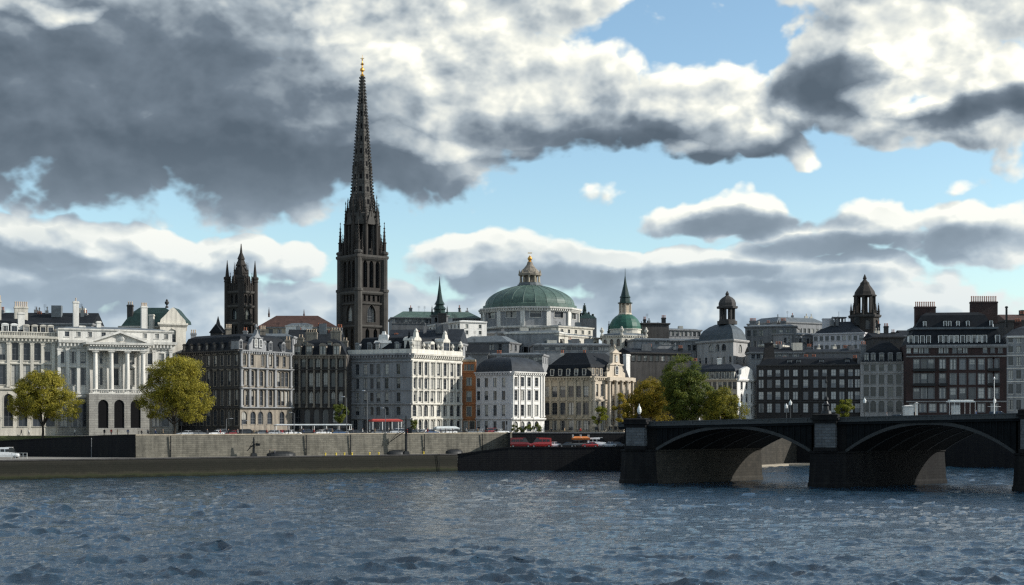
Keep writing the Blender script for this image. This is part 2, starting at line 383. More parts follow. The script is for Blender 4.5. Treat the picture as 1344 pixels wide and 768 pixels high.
def dormer_meshes(w, h, kind, wall, roofm, pane):
    key = (round(w, 2), round(h, 2), kind, wall, roofm, pane)
    if key in DC: return DC[key]
    d = h * .9 + .8; mb = MB(); hw = w / 2
    mb.box(-hw, -hw + .16, 0, d, 0, h); mb.box(hw - .16, hw, 0, d, 0, h); mb.box(-hw + .16, hw - .16, 0, d, 0, .2); mb.box(-hw + .16, hw - .16, .0, d, h - .16, h)
    if kind == 'flat': mb.box(-hw - .12, hw + .12, -.12, d, h + .003, h + .16, 1)
    else:
        out, vs = ([(-hw - .14, h), (0, h + hw * .75), (hw + .14, h)], h) if kind == 'gable' else arch_top(-hw - .12, hw + .12, h + hw * .62, 'seg')
        if kind == 'round': out = [(a, h + (b - vs) * 1.6) for a, b in out]
        lp = [(a, b + .003) for a, b in out]; n = len(lp)
        mb.add([(a, y, b) for y in (-.12, d + .4) for a, b in lp], [tuple(range(n)), tuple(range(n, 2 * n))[::-1]] + [(i, n + i, n + (i + 1) % n, (i + 1) % n) for i in range(n)], 1)
        for i in range(n): mb.m[-1 - i] = 1
        mb.m[-n - 2] = 0
    me = mb.mesh('dormer', [M[wall], M[roofm]])
    wb = MB(); wb.box(-hw + .16, hw - .16, .16, .2, .2, h - .16, 1)
    for x0, x1 in ((-hw + .16, -hw + .24), (-.035, .035), (hw - .24, hw - .16)): wb.box(x0, x1, .08, .155, .2, h - .16, 0)
    wb.box(-hw + .24, -.035, .08, .155, h * .55, h * .55 + .07, 0); wb.box(.035, hw - .24, .08, .155, h * .55, h * .55 + .07, 0)
    wm = wb.mesh('window', [M['grey_paint'], M[pane]])
    DC[key] = (me, wm); return DC[key]
CC = {}
def shared(key, fn):
    if key not in CC: CC[key] = fn()
    return CC[key]
def inset(poly, d):
    n = len(poly); out = []
    for i in range(n):
        a, b, c = poly[i - 1], poly[i], poly[(i + 1) % n]
        n1 = (b[1] - a[1], a[0] - b[0]); n2 = (c[1] - b[1], b[0] - c[0]); l1, l2 = hypot(*n1), hypot(*n2)
        n1 = (n1[0] / l1, n1[1] / l1); n2 = (n2[0] / l2, n2[1] / l2); k = max(.3, 1 + n1[0] * n2[0] + n1[1] * n2[1])
        out.append((b[0] - d * (n1[0] + n2[0]) / k, b[1] - d * (n1[1] + n2[1]) / k))
    return out

class Bld:
    def __init__(s, name, label, cat, pts, wall, z0=ST, trim=None, paint='grey_paint', pane='glass', group=None, depth=.34):
        s.pts = pts; s.z0 = z0; s.mat = wall; s.trim = trim or wall; s.paint = paint; s.pane = pane; s.depth = depth
        c = (sum(p[0] for p in pts) / len(pts), sum(p[1] for p in pts) / len(pts), z0)
        s.root = thing(name, label, cat, c, 0., group); s.c = c; s.wallmb = MB()
    def loc(s, x, y, z): return (x - s.c[0], y - s.c[1], z - s.z0)
    def edge(s, i):
        p, q = s.pts[i], s.pts[(i + 1) % len(s.pts)]; L = hypot(q[0] - p[0], q[1] - p[1])
        return p, q, ((q[0] - p[0]) / L, (q[1] - p[1]) / L), L
    def blank(s, i, zt, zb=None):
        p, q, d, L = s.edge(i); zb = s.z0 - .3 if zb is None else zb
        s.wallmb.quad((*p, zb), (*q, zb), (*q, zt), (*p, zt))
    def facade(s, i, zt, rows, Yr, zb=None, pt=None):
        """rows: (top row px, bottom row px, columns, width m, arch, style[, dict]) read at depth Yr; columns = count or list of photo columns"""
        p, q, d, L = s.edge(i) if pt is None else (pt[0], pt[1], *(lambda a, b: (((b[0] - a[0]) / hypot(b[0] - a[0], b[1] - a[1]), (b[1] - a[1]) / hypot(b[0] - a[0], b[1] - a[1])), hypot(b[0] - a[0], b[1] - a[1])))(*pt))
        ang = atan2(d[1], d[0]); R_ = []
        for r in rows:
            zt_, zb_ = Z(r[0], Yr), Z(r[1], Yr); opt = r[6] if len(r) > 6 else {}
            w = r[3]; cs = r[2]
            if isinstance(cs, int):
                mg = opt.get('mg', .0); us = [mg + (L - 2 * mg) * (k + .5) / cs for k in range(cs)]
            else:
                us = []
                for px in cs:
                    k = (px - CX) / F; us.append((k * p[1] - p[0]) / (d[0] - k * d[1]))
            us = [u for u in us if w / 2 + .05 < u < L - w / 2 - .05]
            R_.append((zb_, zt_, us, w, r[4], r[5], opt))
        R_.sort(key=lambda t: t[0])
        zb = s.z0 - .3 if zb is None else zb
        lo = zb
        for k, (a, b, us, w, ar, stl, opt) in enumerate(R_):
            hi = zt if k == len(R_) - 1 else (b + R_[k + 1][0]) / 2
            a = max(a, lo + .02); b = min(b, hi - .02)
            strip(s.wallmb, p, d, lo, hi, L, [(u - w / 2, u + w / 2, a, b, ar) for u in us], s.depth)
            fr, pn = window_meshes(w, b - a, ar, stl, opt.get('trim', s.trim), opt.get('paint', s.paint), opt.get('pane', s.pane), s.depth)
            for u in us:
                x, y = p[0] + d[0] * u, p[1] + d[1] * u
                o = inst(opt.get('name', 'window'), fr, s.root, s.loc(x, y, a), ang)
                inst('pane' if stl != 'void' else 'louvre_void', pn, o, (0, 0, 0))
            lo = hi
        if not R_: s.wallmb.quad((*p, zb), (*q, zb), (*q, zt), (*p, zt))
    def pilasters(s, i, z0, z1, us, w=.5, d=.22, mat=None, px=True, name='pilaster'):
        p, q, dd, L = s.edge(i); ang = atan2(dd[1], dd[0]); h = z1 - z0
        def mk():
            mb = MB(); mb.box(-w / 2, w / 2, -d, .02, .45, h - .45); mb.box(-w / 2 - .1, w / 2 + .1, -d - .1, .02, 0, .447); mb.box(-w / 2 - .1, w / 2 + .1, -d - .1, .02, h - .447, h - .15); mb.box(-w / 2 - .18, w / 2 + .18, -d - .16, .02, h - .147, h)
            return mb.mesh(name, M[mat or s.trim])
        me = shared((name, round(h, 2), w, d, mat or s.trim), mk)
        if isinstance(us, int): us = [L * k / us for k in range(us + 1)]; us[0] += w / 2 + .2; us[-1] -= w / 2 + .2
        elif px:
            t = []
            for x_ in us:
                k = (x_ - CX) / F; t.append((k * p[1] - p[0]) / (dd[0] - k * dd[1]))
            us = t
        for u in us: inst(name, me, s.root, s.loc(p[0] + dd[0] * u, p[1] + dd[1] * u, z0), ang)
    def course(s, idx, z, proud=.25, h=.35, mat=None, name='string_course', closed=False, dent=False):
        """idx: list of plan corners the band follows"""
        pts = [s.pts[k % len(s.pts)] for k in idx]
        mb = MB()
        if dent: mb.sweep(pts, [(-.05, z - h), (proud * .35, z - h), (proud * .4, z - h * .45), (proud, z - h * .35), (proud * 1.1, z), (-.05, z)], closed=closed)
        else: mb.sweep(pts, [(-.05, z - h), (proud * .6, z - h), (proud, z - h * .5), (proud, z), (-.05, z)], closed=closed)
        if dent:
            m = len(pts)
            for k in range(m if closed else m - 1):
                a, b = pts[k], pts[(k + 1) % m]; L = hypot(b[0] - a[0], b[1] - a[1]); n = max(2, int(L / .9)); ux, uy = (b[0] - a[0]) / L, (b[1] - a[1]) / L
                for j in range(n):
                    u = L * (j + .5) / n; cx, cy = a[0] + ux * u + uy * proud * .55, a[1] + uy * u - ux * proud * .55
                    mb.obox((cx, cy), .38, proud * .5, z - h * .8, z - h * .38, atan2(uy, ux))
        return mb.build(name, M[mat or s.trim], s.root)
    def roof(s, z, steps, mat, name='roof', over=0., poly=None):
        """steps: (inset, z) rings going up from the eaves; the last is capped"""
        base = poly or s.pts; mb = MB(); prev = inset(base, -over); pz = z; n = len(base)
        mb.add([(*p, z) for p in prev], [tuple(range(n))[::-1]])
        for ins, zz in steps:
            q = inset(base, ins); mb.add([(*p, pz) for p in prev] + [(*p, zz) for p in q], [(i, (i + 1) % n, n + (i + 1) % n, n + i) for i in range(n)]); prev, pz = q, zz
        mb.add([(*p, pz) for p in prev], [tuple(range(n))])
        return mb.build(name, M[mat], s.root)
    def gable(s, z, rise, mat, along=0, over=.4, name='roof'):
        """pitched roof over a four-cornered plan; along = index of an edge the ridge runs parallel to"""
        q = inset(s.pts, -over); a, b, c, d = [q[(along + k) % 4] for k in range(4)]
        m1 = ((b[0] + c[0]) / 2, (b[1] + c[1]) / 2); m0 = ((a[0] + d[0]) / 2, (a[1] + d[1]) / 2)
        mb = MB(); mb.add([(*a, z), (*b, z), (*c, z), (*d, z), (*m0, z + rise), (*m1, z + rise)], [(0, 1, 5, 4), (2, 3, 4, 5), (1, 2, 5), (3, 0, 4), (3, 2, 1, 0)])
        return mb.build(name, M[mat], s.root)
    def dormers(s, i, z, us, w=1.3, h=1.9, kind='gable', back=.5, wall=None, roofm='slate', pane='glass', name='dormer'):
        p, q, d, L = s.edge(i); ang = atan2(d[1], d[0]); me, wm = dormer_meshes(w, h, kind, wall or s.trim, roofm, pane)
        if isinstance(us, int): us = [L * (k + .5) / us for k in range(us)]
        else:
            t = []
            for x_ in us:
                k = (x_ - CX) / F; t.append((k * p[1] - p[0]) / (d[0] - k * d[1]))
            us = t
        for u in us:
            o = inst(name, me, s.root, s.loc(p[0] + d[0] * u - d[1] * back, p[1] + d[1] * u + d[0] * back, z), ang)
            inst('window', wm, o, (0, 0, 0))
    def chimney(s, x, y, z0, z1, w=1.6, d=.9, n=4, ang=0., mat=None, pot='pot', hp=.9):
        mb = MB(); mb.obox((0, 0), w, d, z0 - s.z0, z1 - s.z0 - .5, ang); mb.obox((0, 0), w + .25, d + .25, z1 - s.z0 - .497, z1 - s.z0 - .2, ang); mb.obox((0, 0), w + .05, d + .05, z1 - s.z0 - .197, z1 - s.z0, ang)
        o = mb.build('chimney', M[mat or s.mat], s.root, local=True); o.location = (x - s.c[0], y - s.c[1], 0)
        pm = shared(('pot', pot, hp), lambda: MB().lathe([(.17, 0), (.14, hp * .75), (.19, hp * .78), (.17, hp)], 8).mesh('chimney_pot', M[pot]))
        for k in range(n):
            u = (k + .5) / n * w - w / 2; inst('chimney_pot', pm, o, (u * cos(ang), u * sin(ang), z1 - s.z0))
    def clutter(s, z, n, seed=0, spread=.35):
        rg = random.Random(seed + int(s.c[0] * 7)); q = s.pts
        for k in range(n):
            a, b2 = rg.uniform(.1, .9), rg.uniform(.2, .7); p0, p1 = q[0], q[1 if len(q) == 4 else 2]; b3 = q[-1]
            x = p0[0] + (p1[0] - p0[0]) * a + (b3[0] - p0[0]) * b2; y = p0[1] + (p1[1] - p0[1]) * a + (b3[1] - p0[1]) * b2; kind = rg.choice(['aerial', 'aerial', 'vent', 'vent', 'hatch']); mb = MB()
            if kind == 'aerial':
                h = rg.uniform(1.6, 3.6); mb.tube((x, y, z - 1.5), (x, y, z + h), .05, .035, 5)
                for j in range(3): mb.tube((x - .5, y, z + h - .25 - j * .3), (x + .5, y, z + h - .25 - j * .3), .025, .025, 4)
            elif kind == 'vent': mb.obox((x, y), rg.uniform(.6, 1.3), .7, z - 1.5, z + rg.uniform(.5, 1.1), .3); mb.lathe([(.18, z + .3), (.18, z + 1.4), (.3, z + 1.45), (.1, z + 1.8)], 6, (x + .1, y))
            else: mb.obox((x, y), rg.uniform(1.5, 3.2), 2., z - 1.5, z + rg.uniform(.9, 1.9), .1)
            mb.build(kind, M[rg.choice(['iron', 'mid_grey', 'lead', 'cream'] if kind != 'aerial' else ['iron'])], s.root)
    def done(s): 
        return s.wallmb.build('wall', M[s.mat], s.root)
# ================================================================== BUILDINGS ALONG THE EMBANKMENT
def back(pl, pr, depth):
    dx, dy = pr[0] - pl[0], pr[1] - pl[1]; L = hypot(dx, dy); n = (-dy / L * depth, dx / L * depth)
    return [pl, pr, (pr[0] + n[0], pr[1] + n[1]), (pl[0] + n[0], pl[1] + n[1])]
def urn(parent, loc, s=1., mat='portland', name='urn'):
    me = shared(('urn', mat), lambda: MB().lathe([(.3, 0), (.3, .25), (.12, .35), (.12, .5), (.38, .8), (.42, 1.1), (.2, 1.25), (.24, 1.4), (.06, 1.65)], 10).mesh('urn', M[mat]))
    return inst(name, me, parent, loc, 0, (s, s, s))
def column_mesh(h, r, mat, n=14):
    def mk():
        mb = MB(); mb.box(-r * 1.35, r * 1.35, -r * 1.35, r * 1.35, 0, r * .5); mb.lathe([(r * 1.25, r * .503), (r * 1.25, r * .9), (r * 1.02, r * 1.1), (r, h * .35), (r * .86, h - r * 1.5), (r * .9, h - r * 1.2), (r * 1.25, h - r * .55)], n, smooth=False)
        mb.box(-r * 1.35, r * 1.35, -r * 1.35, r * 1.35, h - r * .547, h); return mb.mesh('column', M[mat])
    return shared(('col', round(h, 2), r, mat), mk)
def onB(px, off=0.):
    k = (px - CX) / F; Y = (422.65 - 1.118 * off) / (1 - .5 * k); return (k * Y, Y)

# --- cream classical wing at the far left
b = Bld('palace_wing', 'cream classical wing behind the round yellow tree at the left edge, dark dormered roof', 'building', back(onB(-60), onB(75.5), 17), 'cream', trim='cream')
Y0 = 360
b.facade(0, Z(441, Y0), [(450, 473, [-48, -33, -17, 3, 20, 35, 49, 62], 1.6, None, 'frame'), (479, 505, [-48, -33, -17, 3, 20, 35, 49, 62], 1.7, None, 'hood'), (517, 560, [-45, -27, -8, 11, 30, 49, 66], 2.2, 'round', 'frame')], Y0)
b.pilasters(0, Z(508, Y0), Z(450, Y0), [-56, -41, -25, -9, 11, 28, 42, 56, 70], .75, .3)
b.course([0, 1], Z(441, Y0), 1., 1.6, dent=True, name='cornice'); b.course([0, 1], Z(509, Y0), .4, .6)
for k in (1, 2, 3): b.blank(k, Z(441, Y0))
bal = MB(); p, q, d, L = b.edge(0)
for k in range(60): bal.obox((p[0] + d[0] * L * (k + .5) / 60 - d[1] * .4, p[1] + d[1] * L * (k + .5) / 60 + d[0] * .4), .22, .22, Z(441, Y0) + .2, Z(435, Y0) - .2)
ang = atan2(d[1], d[0]); m = ((p[0] + q[0]) / 2 - d[1] * .4, (p[1] + q[1]) / 2 + d[0] * .4)
bal.obox(m, L, .4, Z(441, Y0), Z(441, Y0) + .2, ang); bal.obox(m, L, .4, Z(435, Y0) - .2, Z(435, Y0), ang); bal.build('balustrade', M['cream'], b.root)
b.roof(Z(441, Y0), [(1.2, Z(440.8, Y0)), (3.2, Z(424, Y0)), (7.5, Z(416, Y0))], 'slate')
b.dormers(0, Z(438, Y0), [36, 47, 58, 68], 1.5, 2.1, 'seg', 1.8, 'cream', 'slate_blue'); b.dormers(0, Z(438, Y0), [-20, -5, 8, 20], 1.7, 2.2, 'seg', 1.8, 'white_paint')
for px, py, dY, w, n in ((3, 396, 6, 1.0, 2), (27, 402, 9, 3.3, 7), (-30, 400, 9, 2.5, 5)):
    x, y = onB(px); b.chimney(x - 3, y + dY, Z(428, Y0), Z(py, Y0 + 8), w, 1.3, n, .46, 'cream', 'cream_pot', 1.3)
x, y = onB(22); b.chimney(x, y + 3.2, Z(432, Y0), Z(409, Y0), 1.6, 1.2, 0, .46, 'portland')
b.done()

# --- white palace with columned portico
p0, p1 = onB(76, .9), onB(226, .9); b = Bld('palace', 'white palace front with tall columns and pediment between the two yellow trees', 'building', back(p0, p1, 18), 'portland', trim='portland')
Y0 = 371
b.facade(0, Z(433, Y0), [(437, 443.5, [88, 103, 118, 136, 190, 206, 218], 1.1, None, 'sill'), (463, 478, [81, 96, 109, 131, 152, 173, 197, 212, 221], 1.35, None, 'frame'), (484, 506, [81, 96, 109, 131, 152, 173, 197, 212, 221], 1.45, None, 'ped')], Y0, zb=Z(518, Y0))
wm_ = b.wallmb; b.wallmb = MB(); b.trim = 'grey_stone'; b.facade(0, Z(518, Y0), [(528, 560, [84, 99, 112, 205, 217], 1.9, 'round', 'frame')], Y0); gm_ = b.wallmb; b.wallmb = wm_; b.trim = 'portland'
b.pilasters(0, Z(518, Y0), Z(459, Y0), [77.5, 88.5, 103, 115, 141.5, 163, 184, 202, 224], .8, .3)
b.course([0, 1, 2], Z(448, Y0), 1.1, 2., dent=True, name='cornice'); b.course([0, 1], Z(519, Y0), .4, .7); b.course([0, 1, 2], Z(432.8, Y0), .35, .5)
b.facade(1, Z(433, Y0), [(463, 478, 4, 1.35, None, 'frame'), (484, 506, 4, 1.45, None, 'frame')], Y0)
for k in (2, 3): b.blank(k, Z(433, Y0))
b.roof(Z(433, Y0), [(.8, Z(432.7, Y0)), (2.5, Z(430.5, Y0)), (7.8, Z(427.5, Y0))], 'lead')
c0, c1 = onB(117, 5.2), onB(196, 5.2); pb_ = back(c0, c1, 4.2)
port = [c0, c1, pb_[2], pb_[3]]
zb = Z(518, Y0)
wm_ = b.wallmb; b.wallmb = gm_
b.facade(0, zb, [(525, 562, [135.5, 156.5, 178], 2.6, 'round', 'void', {'pane': 'louver_void', 'name': 'arch'})], Y0, pt=(c0, c1))  # flat black sheets stand for the shade inside the open arches
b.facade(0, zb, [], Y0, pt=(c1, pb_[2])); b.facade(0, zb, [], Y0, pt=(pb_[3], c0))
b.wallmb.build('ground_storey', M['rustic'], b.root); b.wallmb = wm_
mb = MB(); mb.prism(port, zb + .004, zb + .3); mb.build('portico_floor', M['portland'], b.root)
mb = MB()
for k in range(34):
    t = (k + .5) / 34; mb.obox((c0[0] + (c1[0] - c0[0]) * t, c0[1] + (c1[1] - c0[1]) * t + .35), .2, .2, zb + .3, zb + 1.1)
mb.obox(((c0[0] + c1[0]) / 2, (c0[1] + c1[1]) / 2 + .35), hypot(c1[0] - c0[0], c1[1] - c0[1]), .35, zb + 1.1, zb + 1.3, atan2(c1[1] - c0[1], c1[0] - c0[0])); mb.build('balustrade', M['portland'], b.root)
za = Z(461.5, Y0); me = column_mesh(za - zb - .3, .62, 'portland')
for px in (125, 146, 167, 187.5): x, y = onB(px, 4.2); inst('column', me, b.root, b.loc(x, y, zb + .3), .46)
for px in (128, 183): x, y = onB(px, 2.4); inst('column', me, b.root, b.loc(x, y, zb + .3), .46)
mb = MB(); mb.sweep([pb_[3], c0, c1, pb_[2]], [(-1.2, za), (.0, za), (.05, za + 1.2), (.9, za + 1.5), (1., za + 2.1), (-1.2, za + 2.1)])
for k in range(22):
    t = (k + .5) / 22; mb.obox((c0[0] + (c1[0] - c0[0]) * t + .2, c0[1] + (c1[1] - c0[1]) * t - .4), .38, .5, za + 1.05, za + 1.4, .46)
mb.build('entablature', M['portland'], b.root)
zp = za + 2.104; d = ((c1[0] - c0[0]), (c1[1] - c0[1])); L = hypot(*d); d = (d[0] / L, d[1] / L); n = (d[1], -d[0])
def W(u, o, z): return (c0[0] + d[0] * u + n[0] * o, c0[1] + d[1] * u + n[1] * o, z)
hz = Z(436, Y0) - zp; mb = MB()
for (ua, zz, ub, zc, o0, o1) in ((0, 0, L, hz - .45, -3.2, -.1),):
    mb.add([W(ua, o1, zp), W(ub, o1, zp), W(L / 2, o1, zp + zc), W(ua, o0, zp), W(ub, o0, zp), W(L / 2, o0, zp + zc)], [(0, 1, 2), (5, 4, 3), (0, 3, 4, 1), (1, 4, 5, 2), (2, 5, 3, 0)])
for s_ in (0, 1):
    ua = -.9 if s_ == 0 else L + .9
    mb.add([W(ua, .9, zp), W(L / 2, .9, zp + hz), W(L / 2, .9, zp + hz - .55), W(ua + (1.6 if s_ == 0 else -1.6), .9, zp), W(ua, -3.4, zp), W(L / 2, -3.4, zp + hz), W(L / 2, -3.4, zp + hz - .55), W(ua + (1.6 if s_ == 0 else -1.6), -3.4, zp)],
           [(0, 1, 2, 3), (7, 6, 5, 4), (0, 4, 5, 1), (3, 2, 6, 7), (0, 3, 7, 4)])
mb.build('pediment', M['portland'], b.root)
mb = MB(); mb.lathe([(.1, 0), (.9, .1), (1.0, .7), (.7, 1.3), (.2, 1.5)], 10); o = mb.build('relief', M['portland'], b.root, local=True); x, y, z = W(L / 2, .1, zp + .25); o.location = b.loc(x, y, z); o.scale = (1.3, .25, 1)
for px, py, dY, w, n_ in ((87, 397, 8, 1.4, 1), (103, 430, 3, 1.5, 0), (122, 423, 5, 1.1, 0), (171, 398, 14, 1.6, 4)):
    x, y = onB(px); b.chimney(x, y + dY, Z(433, Y0), Z(py, Y0 + 6), w, 1.2, n_, .46, 'portland', 'cream_pot')
b.done()

# --- domed-gable pavilion with green roof behind the palace
pl, pr = P(157, 412), P(209, 404); b = Bld('roof_pavilion_hall', 'cream hall behind the palace with dark green hipped roof and gabled pavilion', 'building', [P(157, 404), P(206, 400), P(207, 398.5), P(243, 402), P(243, 416), P(160, 420)], 'cream', trim='cream')
b.pts = [P(157, 405), P(243, 405), P(243, 420), P(157, 420)]
zt = Z(428, 405)
for k in range(4): b.blank(k, zt)
b.course([3, 0, 1, 2], zt, .5, .6, name='cornice'); b.roof(zt, [(.4, zt + .02), (3.2, Z(410, 405)), (5.5, Z(402, 405))], 'copper_dark', over=.2)
pv = [P(210, 397), P(244, 401), P(243, 408), P(210, 408)]
zt2 = Z(426, 398); b.facade(0, zt2, [(432, 449, [226], 2.1, 'seg', 'frame')], 398, pt=(pv[0], pv[1]), zb=Z(480, 398)); b.facade(0, zt2, [], 398, pt=(pv[3], pv[0]), zb=Z(480, 398)); b.facade(0, zt2, [], 398, pt=(pv[1], pv[2]), zb=Z(480, 398))
mb = MB(); mb.sweep([pv[3], pv[0], pv[1], pv[2]], [(-.3, zt2), (.1, zt2 - .6), (.6, zt2), (.6, zt2 + .5), (-.3, zt2 + .5)]); mb.build('cornice', M['cream'], b.root)
zz = zt2 + .51; (x0, y0), (x1, y1) = pv[0], pv[1]; mb = MB()
prof = [(0, 0), (.03, .9), (.22, 2.3), (.4, 3.9), (.5, 4.4), (.6, 3.9), (.78, 2.3), (.97, .9), (1, 0)]
m_ = len(prof); mb.add([(x0 + (x1 - x0) * u + dy * .0, y0 + (y1 - y0) * u + dy, zz + v) for dy in (0, 7.) for u, v in prof], [tuple(range(m_))[::-1], tuple(range(m_, 2 * m_))] + [(i, i + 1, m_ + i + 1, m_ + i) for i in range(m_ - 1)])
mb.m = [0, 0] + [1] * (m_ - 1); mb.build('pavilion_gable', [M['cream'], M['copper_dark']], b.root)
urn(b.root, b.loc(*P(219, 400), zz + 4.3), 1.5, 'dark_stone'); b.chimney(*P(171, 408), zt, Z(399, 405), 1.6, 1.1, 3, 0, 'dark_stone', 'cream_pot'); b.chimney(*P(199, 402), Z(445, 400), Z(412, 400), 1.3, 1.3, 0, 0, 'cream'); b.done()

# --- sooty corner building with mansard
Pl, Pc, Pr = P(234, 390), P(315, 372), P(383, 390)
def five(Pl, Pc, Pr, dep): 
    return [Pl, Pc, Pr, (Pr[0] - dep * .45, Pr[1] + dep), (Pl[0] + dep * .1, Pl[1] + dep)]
b = Bld('corner_mansion', 'sooty grey corner mansion with carved gable and black mansard, right of the second yellow tree', 'building', five(Pl, Pc, Pr, 14), 'soot_stone', trim='soot_stone')
Y0 = 372; zt = Z(459, Y0)
rr = lambda cs, s: [(465, 479, cs, 1.15, 'seg', s), (486, 506, cs, 1.2, None, s), (511, 532, cs, 1.2, 'seg', s)]
b.mat = 'dark_stone'  # shaded left face: near-black stone carries the shade in its colour
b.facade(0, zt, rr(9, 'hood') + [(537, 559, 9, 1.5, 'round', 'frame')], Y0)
for k in (2, 3, 4): b.blank(k, zt)
b.course([0, 1], zt, .7, 1., 'dark_stone', 'cornice', dent=True)
for py in (482, 508.5, 534): b.course([0, 1], Z(py, Y0), .35, .5, 'dark_stone')
b.done(); b.mat = 'soot_stone'; b.wallmb = MB()
right = [321, 332, 343.5, 355, 362, 372]
b.facade(1, zt, [(465, 479, [321, 331, 345, 355, 364, 373], 1.15, None, 'hood'), (486, 506, [319.5, 323, 331, 343, 355, 366, 371, 376], 1.3, 'seg', 'hood'), (511, 532, [319.5, 323, 331, 343, 355, 366, 371, 376], 1.3, 'round', 'hood'), (540, 557, [320.5, 332, 342, 354, 370], 2.1, 'round', 'frame')], Y0)
b.pilasters(1, Z(534, Y0), Z(509, Y0), [316.2, 327, 337, 349, 360.5, 381], .7, .45, 'grey_stone'); b.pilasters(1, Z(507, Y0), Z(483, Y0), [316.2, 327, 337, 349, 360.5, 381], .7, .45, 'grey_stone'); b.pilasters(1, Z(481, Y0), Z(461, Y0), [316.2, 326, 350, 360, 381], .6, .35, 'grey_stone')
b.course([1, 2], zt, .7, 1., 'grey_stone', 'cornice', dent=True)
for py in (482, 508.5, 534): b.course([1, 2], Z(py, Y0), .9, .45, 'grey_stone', 'balcony')
b.roof(zt, [(.6, zt + .02), (2.4, Z(440, Y0)), (4.5, Z(436, Y0))], 'slate')
b.dormers(0, Z(458, Y0), 8, 1.2, 1.7, 'round', .7, 'dark_stone'); b.dormers(1, Z(458, Y0), [318, 349, 357, 374], 1.4, 2.2, 'gable', .5, 'grey_stone')
p, q, d, L = b.edge(1); n = (d[1], -d[0])
def W(u, o, z): return (p[0] + d[0] * u + n[0] * o, p[1] + d[1] * u + n[1] * o, z)
mb = MB(); uc, hw = 6.6, 3.4; h_ = Z(431, Y0) - zt
pf = [(-hw, 0), (-hw, 1.4), (-hw * .72, 2.2), (-hw * .62, h_ * .55), (-hw * .3, h_ * .68), (-.35, h_ * .82), (0, h_), (.35, h_ * .82), (hw * .3, h_ * .68), (hw * .62, h_ * .55), (hw * .72, 2.2), (hw, 1.4), (hw, 0)]
m_ = len(pf); mb.add([W(uc + u, o, zt + .01 + v) for o in (.25, -.9) for u, v in pf], [tuple(range(m_))[::-1], tuple(range(m_, 2 * m_))] + [(i, i + 1, m_ + i + 1, m_ + i) for i in range(m_ - 1)])
mb.build('gable', M['grey_stone'], b.root)
fr, pn = window_meshes(1.1, 2.2, 'round', 'hood', 'grey_stone', 'white_paint', 'glass', .0)
for u in (-.9, .9):
    x, y, z = W(uc + u, .45, zt + .9); o = inst('window', fr, b.root, b.loc(x, y, z), atan2(d[1], d[0])); inst('pane', pn, o, (0, 0, 0))
x, y, z = W(uc, -.3, zt + h_ - .1); urn(b.root, b.loc(x, y, z), 1., 'grey_stone')
for px, Yc, py, n_ in ((254, 392, 437, 3), (300, 384, 430, 4), (345, 388, 432, 3), (378, 392, 446, 2)): b.chimney(*P(px, Yc), zt + 1, Z(py, Yc), 1.5, 1., n_, .2, 'grey_stone' if px < 300 else 'soot_stone', 'cream_pot')
b.done()

# --- dark gothic terrace between the mansions
b = Bld('gothic_terrace', 'nearly black gothic terrace of tall arched windows between two corner mansions', 'building', back(P(384.5, 394), P(456, 392), 13), 'dark_stone', trim='dark_stone', depth=.6)
Y0 = 393; zt = Z(466, Y0)
b.facade(0, zt, [(469, 482, [389, 398, 408, 417, 427, 437, 447], 1.25, 'point', 'frame'), (489, 508, [389, 398, 408, 417, 427, 437, 447], 1.3, 'seg', 'frame'), (513, 530, [389, 398, 408, 417, 427, 437, 447], 1.3, 'point', 'hood'), (537, 562, [391, 403, 415, 427, 440, 450], 1.7, 'round', 'frame')], Y0)
b.pilasters(0, Z(535, Y0), Z(467, Y0), [385.5, 393.5, 403, 412.5, 422, 432, 442, 454], .45, .5, 'soot_stone')
b.course([0, 1], zt, .9, 1., 'soot_stone', 'cornice', dent=True); b.course([0, 1], Z(484.5, Y0), .5, .5); b.course([0, 1], Z(510.5, Y0), .4, .4); b.course([0, 1], Z(534, Y0), .5, .5)
for k in (1, 2, 3): b.blank(k, zt)
b.roof(zt, [(.5, zt + .02), (2.6, Z(449, Y0)), (4.8, Z(444, Y0))], 'slate')
b.dormers(0, Z(466, Y0), [390, 405, 423, 441], 1.9, 2.6, 'round', .4, 'soot_stone', 'slate'); b.dormers(0, Z(456, Y0), [398, 430], 1.3, 1.5, 'gable', 2.0, 'soot_stone')
for px, Yc, py, w in ((409, 400, 436, 3.2), (441, 401, 434, 2.8), (395, 399, 443, 1.6), (453, 400, 447, 1.5)): b.chimney(*P(px, Yc), zt + 2, Z(py, Yc), w, 1.4, int(w * 1.6), 0, 'soot_stone', 'cream_pot', .8)
b.done()

# --- grand hotel: shaded long side, bright narrow front
Pl, Pc, Pr = P(457, 397), P(540, 388), P(606, 406)
b = Bld('grand_hotel', 'tall warm white six storey hotel with sunlit arcaded right front and ornate roof gables', 'building', five(Pl, Pc, Pr, 15), 'warm_white', trim='warm_white')
Y0 = 388; zt = Z(463.5, Y0)
lc = [469, 479.5, 488, 496.5, 507.5, 523]; rc = [543.8, 551, 559, 567, 575.5, 584, 593, 601.5]
b.facade(1, zt, [(475, 492, rc, 1.35, None, 'frame'), (496, 510, rc, 1.35, None, 'sill'), (513.5, 527, rc, 1.35, None, 'sill'), (531, 546.5, rc, 1.7, 'round', 'frame'), (551, 566, rc, 1.6, 'round', 'frame')], Y0)
for a, c in ((564.5, 549.5), (529, 512), (510.5, 494.5), (493, 473)): b.pilasters(1, Z(a, Y0), Z(c, Y0), [541, 547.5, 555, 563, 571, 579.5, 588.5, 597.5, 604.5], .42, .3)
b.wallmb2 = b.wallmb
